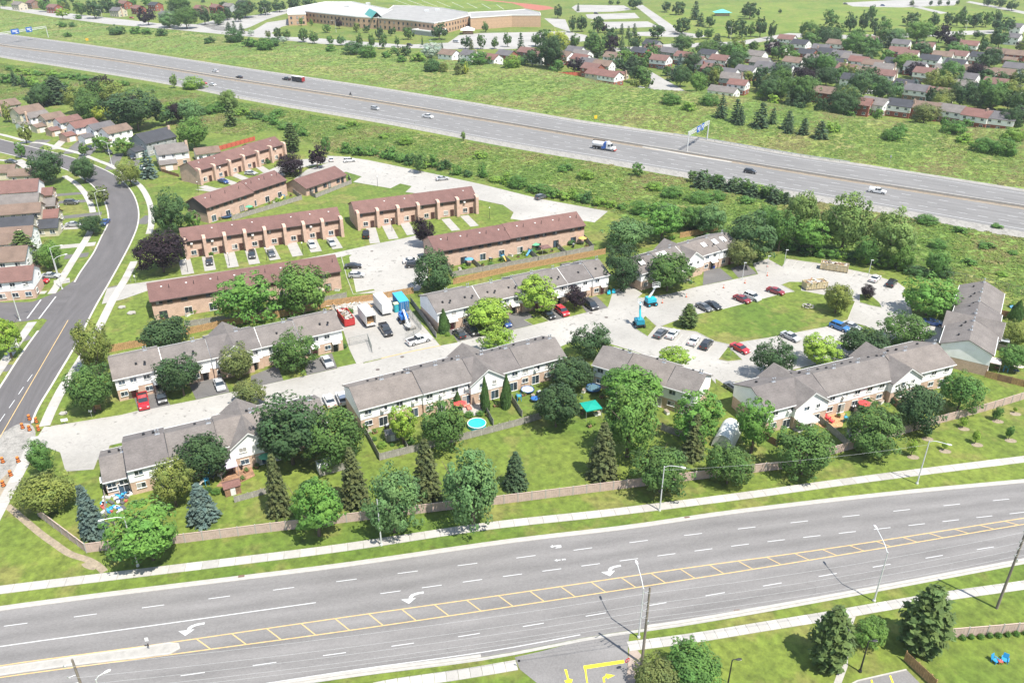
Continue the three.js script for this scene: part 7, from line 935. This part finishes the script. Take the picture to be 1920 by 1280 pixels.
{ const t = thing('school_building', 'long tan brick school with pale flat roofs and a teal ridge', 'school', G(720, 52)), rf = std({ map: M.slabs[0].map, color: rgb(.95, 1, 1.05) }), rg = std({ map: M.slabs[0].map, color: rgb(.72, .74, .78) });
  flatBlock(t, [[539, 27], [573, 26], [571, 21], [667, 31], [706, 33], [735, 18], [660, 3], [610, 3], [540, 16]], 9, M.brickSchool, rf, true); flatBlock(t, [[708, 33], [760, 37], [814, 43], [846, 37], [880, 29], [877, 23], [830, 15], [780, 11], [738, 10]], 9.2, M.brickSchool, rg, true); flatBlock(t, [[882, 33], [960, 28], [1014, 28], [1012, 23], [985, 17], [950, 20], [880, 23]], 9.6, M.brickSchool, rg, false);
  part('glass_band', (() => { const a = G(886, 36, 7).sub(t.position), b = G(1012, 31, 7).sub(t.position); return rod(a, b, 1.1, 4); })(), M.glass, t);
  const e = G(690, 47).sub(t.position); const ent = part('entrance_gable', prism([[4.5, 0], [4.5, 8.6], [0, 13], [-4.5, 8.6], [-4.5, 0]], -18, 0, 5).rotateY(Math.PI / 2 + .35).translate(e.x + 2, 0, e.z - 2), M.brickSchool, t); part('teal_roof', roofGeo(-30, .4, 4.6, -4.6, 8.7, 8.7, 0, 13.1, .6).rotateY(Math.PI / 2 + .35).translate(e.x + 2, 0, e.z - 2), flat(.06, .3, .27, .5), t); part('tall_window', box(1.6, 9, .3).translate(e.x + 2, 5, e.z - 1.5), M.glass, t);
  flatBlock(t, [[772, 55], [814, 60], [836, 54], [815, 50]], 3.6, M.sideGrey, rf, false); for (const [x, y] of [[650, 12], [800, 22], [820, 20], [690, 8]]) part('roof_unit', box(4, 1.6, 3).translate(0, 9.8, 0), M.steel, t, G(x, y, 9).sub(t.position).setY(0));
  const c = thing('pavilion', 'small white roofed shelter in front of the school', 'pavilion', G(877, 63)); for (const [a, b] of [[1, 1], [1, -1], [-1, 1], [-1, -1]]) part('post', cyl(.2, .2, 3.2, a * 4, 0, b * 4, 6), M.brickSchool, c); part('wall', box(7, 2, 6, 0, 1, 0), M.brickSchool, c); part('roof', new THREE.ConeGeometry(8, 2.6, 4).rotateY(Math.PI / 4).translate(0, 4.4, 0), M.white, c);
  const p = thing('pavilion', 'park pavilion with a teal hipped roof', 'pavilion', G(1354, 29)); part('wall', box(12, 3, 9, 0, 1.5, 0), M.brickPink, p); part('roof', new THREE.ConeGeometry(10.5, 3, 4).rotateY(Math.PI / 4).scale(1.1, 1, .85).translate(0, 4.4, 0), flat(.12, .5, .42, .5), p); }
{ const t = fence([[1046, 143], [1092, 143]], 2.4, M.woodRed, 'red orange fence in the yard at the embankment edge'); }
// far parked cars
for (const [x, y, c, ty] of [[1190, 104, 'white', 'suv'], [1200, 116, 'white', 'sedan'], [1175, 128, 'silver', 'sedan'], [1240, 128, 'grey', 'suv'], [1255, 130, 'crimson', 'suv'], [1258, 138, 'white', 'sedan'], [1202, 164, 'white', 'hatch'], [1287, 143, 'black', 'suv'], [1295, 148, 'silver', 'sedan'], [855, 78, 'silver', 'van'], [768, 84, 'black', 'suv'], [1588, 157, 'blue', 'sedan'], [1638, 156, 'blue', 'sedan'], [1798, 187, 'black', 'suv'], [1828, 188, 'white', 'van'], [1840, 193, 'black', 'sedan'], [1858, 204, 'black', 'sedan'], [1893, 197, 'white', 'suv'], [1862, 119, 'white', 'sedan'], [1724, 178, 'silver', 'sedan'], [1656, 10, 'blue', 'suv'], [1586, 7, 'grey', 'suv'], [1118, 25, 'black', 'suv'], [246, 33, 'red', 'sedan'], [1160, 135, 'grey', 'sedan'], [1612, 146, 'white', 'sedan']]) car(x, y, -30 + (x % 3) * 8, ty, c, `${c} ${ty} parked beyond the highway embankment`, `${c} ${ty} cars parked beyond the embankment`);
// ---------- trees beyond the highway and around the far houses ----------
const SPW = { maple: 'green leafy tree', dark: 'dark green tree', mid: 'mid green tree', olive: 'olive green tree', yellow: 'yellow green tree', bright: 'bright green tree', purple: 'purple leaved tree', dkspruce: 'dark spruce', blue: 'blue spruce', spruce: 'spruce', lime: 'lime green tree', ash: 'grey green tree', silver: 'silvery tree', crab: 'brownish green tree', pine: 'pine', bushy: 'rounded bush', bushdark: 'dark rounded bush', poplar: 'slender poplar', linden: 'oval green linden' };
function farTrees(ox, list, where) { for (const [x0, y0, x1, y1, sp] of list) { const cx = ox + (x0 + x1) / 8, cy = y1 / 4; let b = null, bd = 42; for (const [hx, hy, n] of houseAt) { const d = Math.hypot(hx - cx, (hy + 8 - cy) * 2); if (d < bd) { bd = d; b = n; } } const l = b ? `${SPW[sp]} beside a ${b} ${where}` : `${SPW[sp]} away from houses ${where}`; tree(ox + x0 / 4, y0 / 4, ox + x1 / 4, y1 / 4, sp, l, l.replace(SPW[sp], SPW[sp] + 's')); } }
farTrees(960, [[30, 235, 100, 390, 'dkspruce'], [140, 250, 210, 340, 'maple'], [185, 240, 400, 500, 'dark'], [255, 215, 430, 400, 'yellow'], [435, 255, 520, 345, 'maple'], [565, 260, 710, 420, 'maple'], [670, 345, 785, 465, 'purple'], [785, 370, 915, 485, 'bright'], [310, 30, 380, 130, 'dark'], [420, 125, 485, 235, 'dark'], [480, 105, 575, 230, 'dark'], [600, 120, 690, 240, 'dark'], [660, 170, 725, 240, 'purple'], [690, 200, 800, 320, 'dark'], [800, 170, 845, 260, 'dkspruce'], [845, 190, 900, 290, 'dkspruce'], [890, 170, 945, 270, 'dkspruce'], [795, 260, 850, 375, 'dkspruce'], [1025, 170, 1170, 285, 'dark'], [1220, 130, 1345, 250, 'dark'], [1375, 215, 1440, 290, 'dark'], [1430, 210, 1525, 285, 'maple'], [1590, 130, 1680, 270, 'dark'], [1660, 140, 1770, 280, 'dark'], [1760, 165, 1830, 270, 'maple'], [1820, 135, 1920, 270, 'dark'], [1120, 0, 1210, 85, 'dark'], [1200, 10, 1310, 105, 'dark'], [1320, 0, 1420, 150, 'dkspruce'], [1375, 90, 1450, 200, 'dkspruce'], [1440, 110, 1530, 200, 'dark'], [1725, 15, 1860, 135, 'dark'], [1205, 250, 1370, 385, 'maple'], [1370, 290, 1560, 440, 'maple'], [1550, 330, 1780, 480, 'mid'], [1620, 440, 1755, 530, 'yellow'], [1065, 350, 1130, 490, 'dkspruce'], [985, 390, 1060, 480, 'maple'], [905, 465, 1050, 620, 'maple'], [945, 545, 1060, 655, 'maple'], [1205, 395, 1300, 550, 'blue'], [1215, 495, 1285, 600, 'spruce'], [1320, 445, 1390, 550, 'blue'], [1475, 500, 1570, 640, 'olive'], [1310, 540, 1470, 690, 'bright'], [410, 430, 535, 540, 'purple'], [290, 430, 400, 520, 'mid'], [270, 490, 340, 560, 'mid'], [0, 410, 150, 500, 'bushdark'], [1810, 530, 1925, 680, 'dark'], [1770, 310, 1830, 375, 'dark'], [1840, 370, 1910, 420, 'dkspruce'], [640, 560, 760, 625, 'bushdark'], [880, 590, 960, 660, 'olive'], [480, 20, 510, 85, 'dkspruce'], [720, 0, 760, 35, 'dark'], [780, 0, 815, 35, 'dark'], [870, 0, 990, 40, 'dark'], [1155, 350, 1250, 440, 'mid'], [1825, 680, 1920, 740, 'lime']], 'by the far court');
farTrees(1440, [[0, 690, 95, 815, 'lime'], [0, 500, 190, 720, 'maple'], [130, 545, 380, 780, 'maple'], [100, 680, 170, 820, 'dkspruce'], [160, 730, 300, 850, 'dark'], [340, 720, 460, 860, 'dark'], [430, 670, 635, 865, 'dark'], [355, 490, 540, 640, 'dark'], [300, 380, 440, 530, 'dark'], [410, 395, 535, 510, 'maple'], [150, 310, 205, 420, 'maple'], [150, 375, 235, 480, 'bright'], [0, 150, 75, 290, 'dark'], [230, 150, 400, 305, 'maple'], [340, 165, 465, 290, 'olive'], [395, 220, 570, 355, 'dark'], [560, 235, 735, 390, 'mid'], [715, 335, 855, 440, 'maple'], [740, 270, 890, 375, 'purple'], [840, 370, 950, 465, 'mid'], [540, 450, 620, 580, 'olive'], [595, 490, 685, 615, 'olive'], [665, 560, 765, 720, 'olive'], [800, 625, 855, 690, 'maple'], [865, 610, 945, 665, 'mid'], [910, 615, 1035, 735, 'ash'], [1050, 590, 1130, 735, 'blue'], [1040, 465, 1185, 580, 'purple'], [945, 400, 1140, 525, 'bright'], [1165, 540, 1415, 700, 'olive'], [1230, 660, 1405, 795, 'crab'], [1300, 470, 1420, 590, 'mid'], [1070, 765, 1305, 935, 'crab'], [700, 785, 785, 860, 'mid'], [785, 800, 880, 900, 'bright'], [435, 105, 540, 200, 'maple'], [580, 90, 680, 230, 'dark'], [680, 85, 770, 230, 'dark'], [745, 25, 825, 140, 'maple'], [760, 130, 835, 230, 'dark'], [835, 140, 940, 230, 'mid'], [890, 200, 1050, 330, 'ash'], [1025, 140, 1245, 315, 'bright'], [1025, 90, 1150, 190, 'dark'], [1210, 90, 1300, 200, 'dark'], [1230, 180, 1365, 310, 'purple'], [1305, 260, 1440, 345, 'purple'], [1320, 90, 1400, 190, 'dark'], [1395, 80, 1470, 185, 'maple'], [1450, 90, 1530, 200, 'maple'], [1510, 90, 1610, 200, 'dark'], [1600, 85, 1700, 195, 'maple'], [1690, 70, 1770, 170, 'dark'], [1690, 130, 1840, 240, 'dark'], [1680, 220, 1830, 305, 'olive'], [1330, 340, 1500, 430, 'mid'], [1500, 375, 1595, 455, 'maple'], [1605, 270, 1655, 340, 'maple'], [1545, 240, 1640, 280, 'bushdark'], [1570, 550, 1700, 640, 'maple'], [1690, 530, 1820, 650, 'dark'], [1820, 520, 1920, 640, 'crab'], [1755, 790, 1925, 970, 'dark'], [1445, 885, 1540, 965, 'mid'], [1290, 870, 1370, 945, 'mid'], [570, 830, 660, 900, 'bushy'], [1210, 0, 1240, 40, 'dark'], [1275, 0, 1310, 38, 'dark'], [1340, 0, 1370, 40, 'dark'], [1410, 0, 1440, 35, 'dark'], [1620, 0, 1700, 25, 'dark'], [1700, 0, 1790, 35, 'dark'], [1790, 10, 1890, 65, 'dark'], [1050, 0, 1110, 40, 'pine'], [1770, 460, 1925, 520, 'bushy'], [1090, 300, 1230, 390, 'ash'], [1240, 340, 1300, 395, 'mid']], 'among the far streets');
farTrees(0, [[410, 55, 510, 140, 'lime'], [545, 0, 640, 110, 'maple'], [630, 0, 760, 130, 'dark'], [760, 10, 900, 60, 'dark'], [1030, 55, 1170, 180, 'purple'], [1180, 90, 1340, 190, 'ash'], [1290, 40, 1480, 205, 'maple'], [1470, 40, 1580, 175, 'dark'], [1560, 90, 1680, 160, 'maple'], [1660, 40, 1735, 145, 'dark'], [1740, 0, 1920, 120, 'dark'], [1240, 0, 1420, 60, 'maple'], [290, 0, 390, 80, 'mid'], [480, 10, 540, 80, 'pine'], [1680, 160, 1750, 225, 'dkspruce'], [1735, 150, 1785, 245, 'dkspruce'], [1785, 170, 1840, 255, 'dkspruce'], [1850, 215, 1910, 265, 'silver'], [1605, 130, 1655, 185, 'maple'], [0, 0, 50, 45, 'mid'], [1060, 0, 1130, 30, 'mid'], [960, 0, 1020, 20, 'mid'], [550, 110, 615, 150, 'bushy'], [470, 235, 540, 290, 'bushy']], 'by the school road');
farTrees(0, [[80, 515, 150, 650, 'dkspruce'], [150, 555, 215, 660, 'dkspruce']], 'on the meadow behind the bend');
farTrees(480, [[0, 0, 120, 105, 'dark'], [110, 0, 230, 80, 'dark'], [220, 0, 350, 55, 'dark'], [330, 0, 450, 40, 'dark'], [125, 205, 195, 290, 'dark'], [190, 220, 260, 290, 'maple'], [60, 230, 115, 285, 'crab'], [165, 265, 240, 325, 'silver'], [310, 210, 395, 310, 'maple'], [390, 230, 475, 320, 'maple'], [315, 130, 355, 190, 'bright'], [520, 260, 580, 330, 'mid'], [600, 265, 680, 335, 'ash'], [740, 245, 800, 350, 'maple'], [835, 260, 895, 355, 'maple'], [890, 195, 965, 290, 'dark'], [920, 250, 990, 360, 'maple'], [1035, 260, 1080, 350, 'maple'], [985, 210, 1030, 265, 'dark'], [1020, 195, 1050, 250, 'maple'], [1095, 200, 1180, 290, 'maple'], [1300, 170, 1440, 290, 'dark'], [590, 140, 650, 210, 'purple'], [720, 160, 785, 235, 'olive'], [805, 190, 855, 240, 'dark'], [1690, 160, 1750, 235, 'maple'], [1530, 270, 1610, 360, 'dark'], [1590, 290, 1640, 370, 'spruce'], [1650, 255, 1720, 360, 'maple'], [1755, 275, 1825, 360, 'maple'], [1855, 250, 1920, 345, 'maple'], [1220, 310, 1410, 440, 'silver'], [1060, 340, 1170, 430, 'dark'], [1000, 340, 1070, 400, 'mid'], [1380, 310, 1410, 380, 'dkspruce'], [1235, 270, 1260, 340, 'dkspruce'], [1480, 470, 1560, 570, 'crab'], [1540, 460, 1600, 570, 'yellow'], [1310, 460, 1380, 540, 'maple'], [1370, 460, 1440, 550, 'olive'], [500, 180, 560, 240, 'mid'], [395, 140, 430, 190, 'bright']], 'in front of the school');

{ const r = rng(404), sp = ['maple', 'dark', 'mid', 'dark', 'linden', 'maple', 'olive', 'dark', 'purple', 'dkspruce', 'linden'], out = []; let n = 0;
  const zone = (x0, x1, yA, yB, cnt, where, ms) => { const L = []; for (let i = 0, k = 0; k < cnt && i < 4000; i++) { const x = lerp(x0, x1, r()), y = lerp(yA(x), yB(x), r()), w = ms * (.65 + r() * .8) * (y + 165) / 265; if (houseAt.some(([hx, hy]) => Math.abs(hx - x) < 6 + w * .2 && hy + 3 - y < 4 && y - hy < 4 + w * .55) || out.some(q => Math.hypot(q[0] - x, (q[1] - y) * 2) < 9)) continue; out.push([x, y]); L.push([(x - w / 2) * 4, (y - w * .95) * 4, (x + w / 2) * 4, y * 4, sp[(r() * sp.length) | 0]]); k++; } farTrees(0, L, where); };
  zone(980, 1440, x => 84 + (x - 980) * .02, x => lineY(crest, x) - 4, 52, 'by the far court', 25);
  zone(1440, 1925, x => 70, x => lineY(crest, x) - 4, 96, 'among the far streets', 26);
  zone(0, 460, x => 4, x => 8 + x * .09, 26, 'by the school road', 22);
  zone(20, 330, x => 182 + x * .1, x => 196 + x * .13, 12, 'outside the bend', 34);
  zone(1240, 1920, x => 22, x => 58, 10, 'on the park lawn', 18);
}
renderer.render(scene, camera);
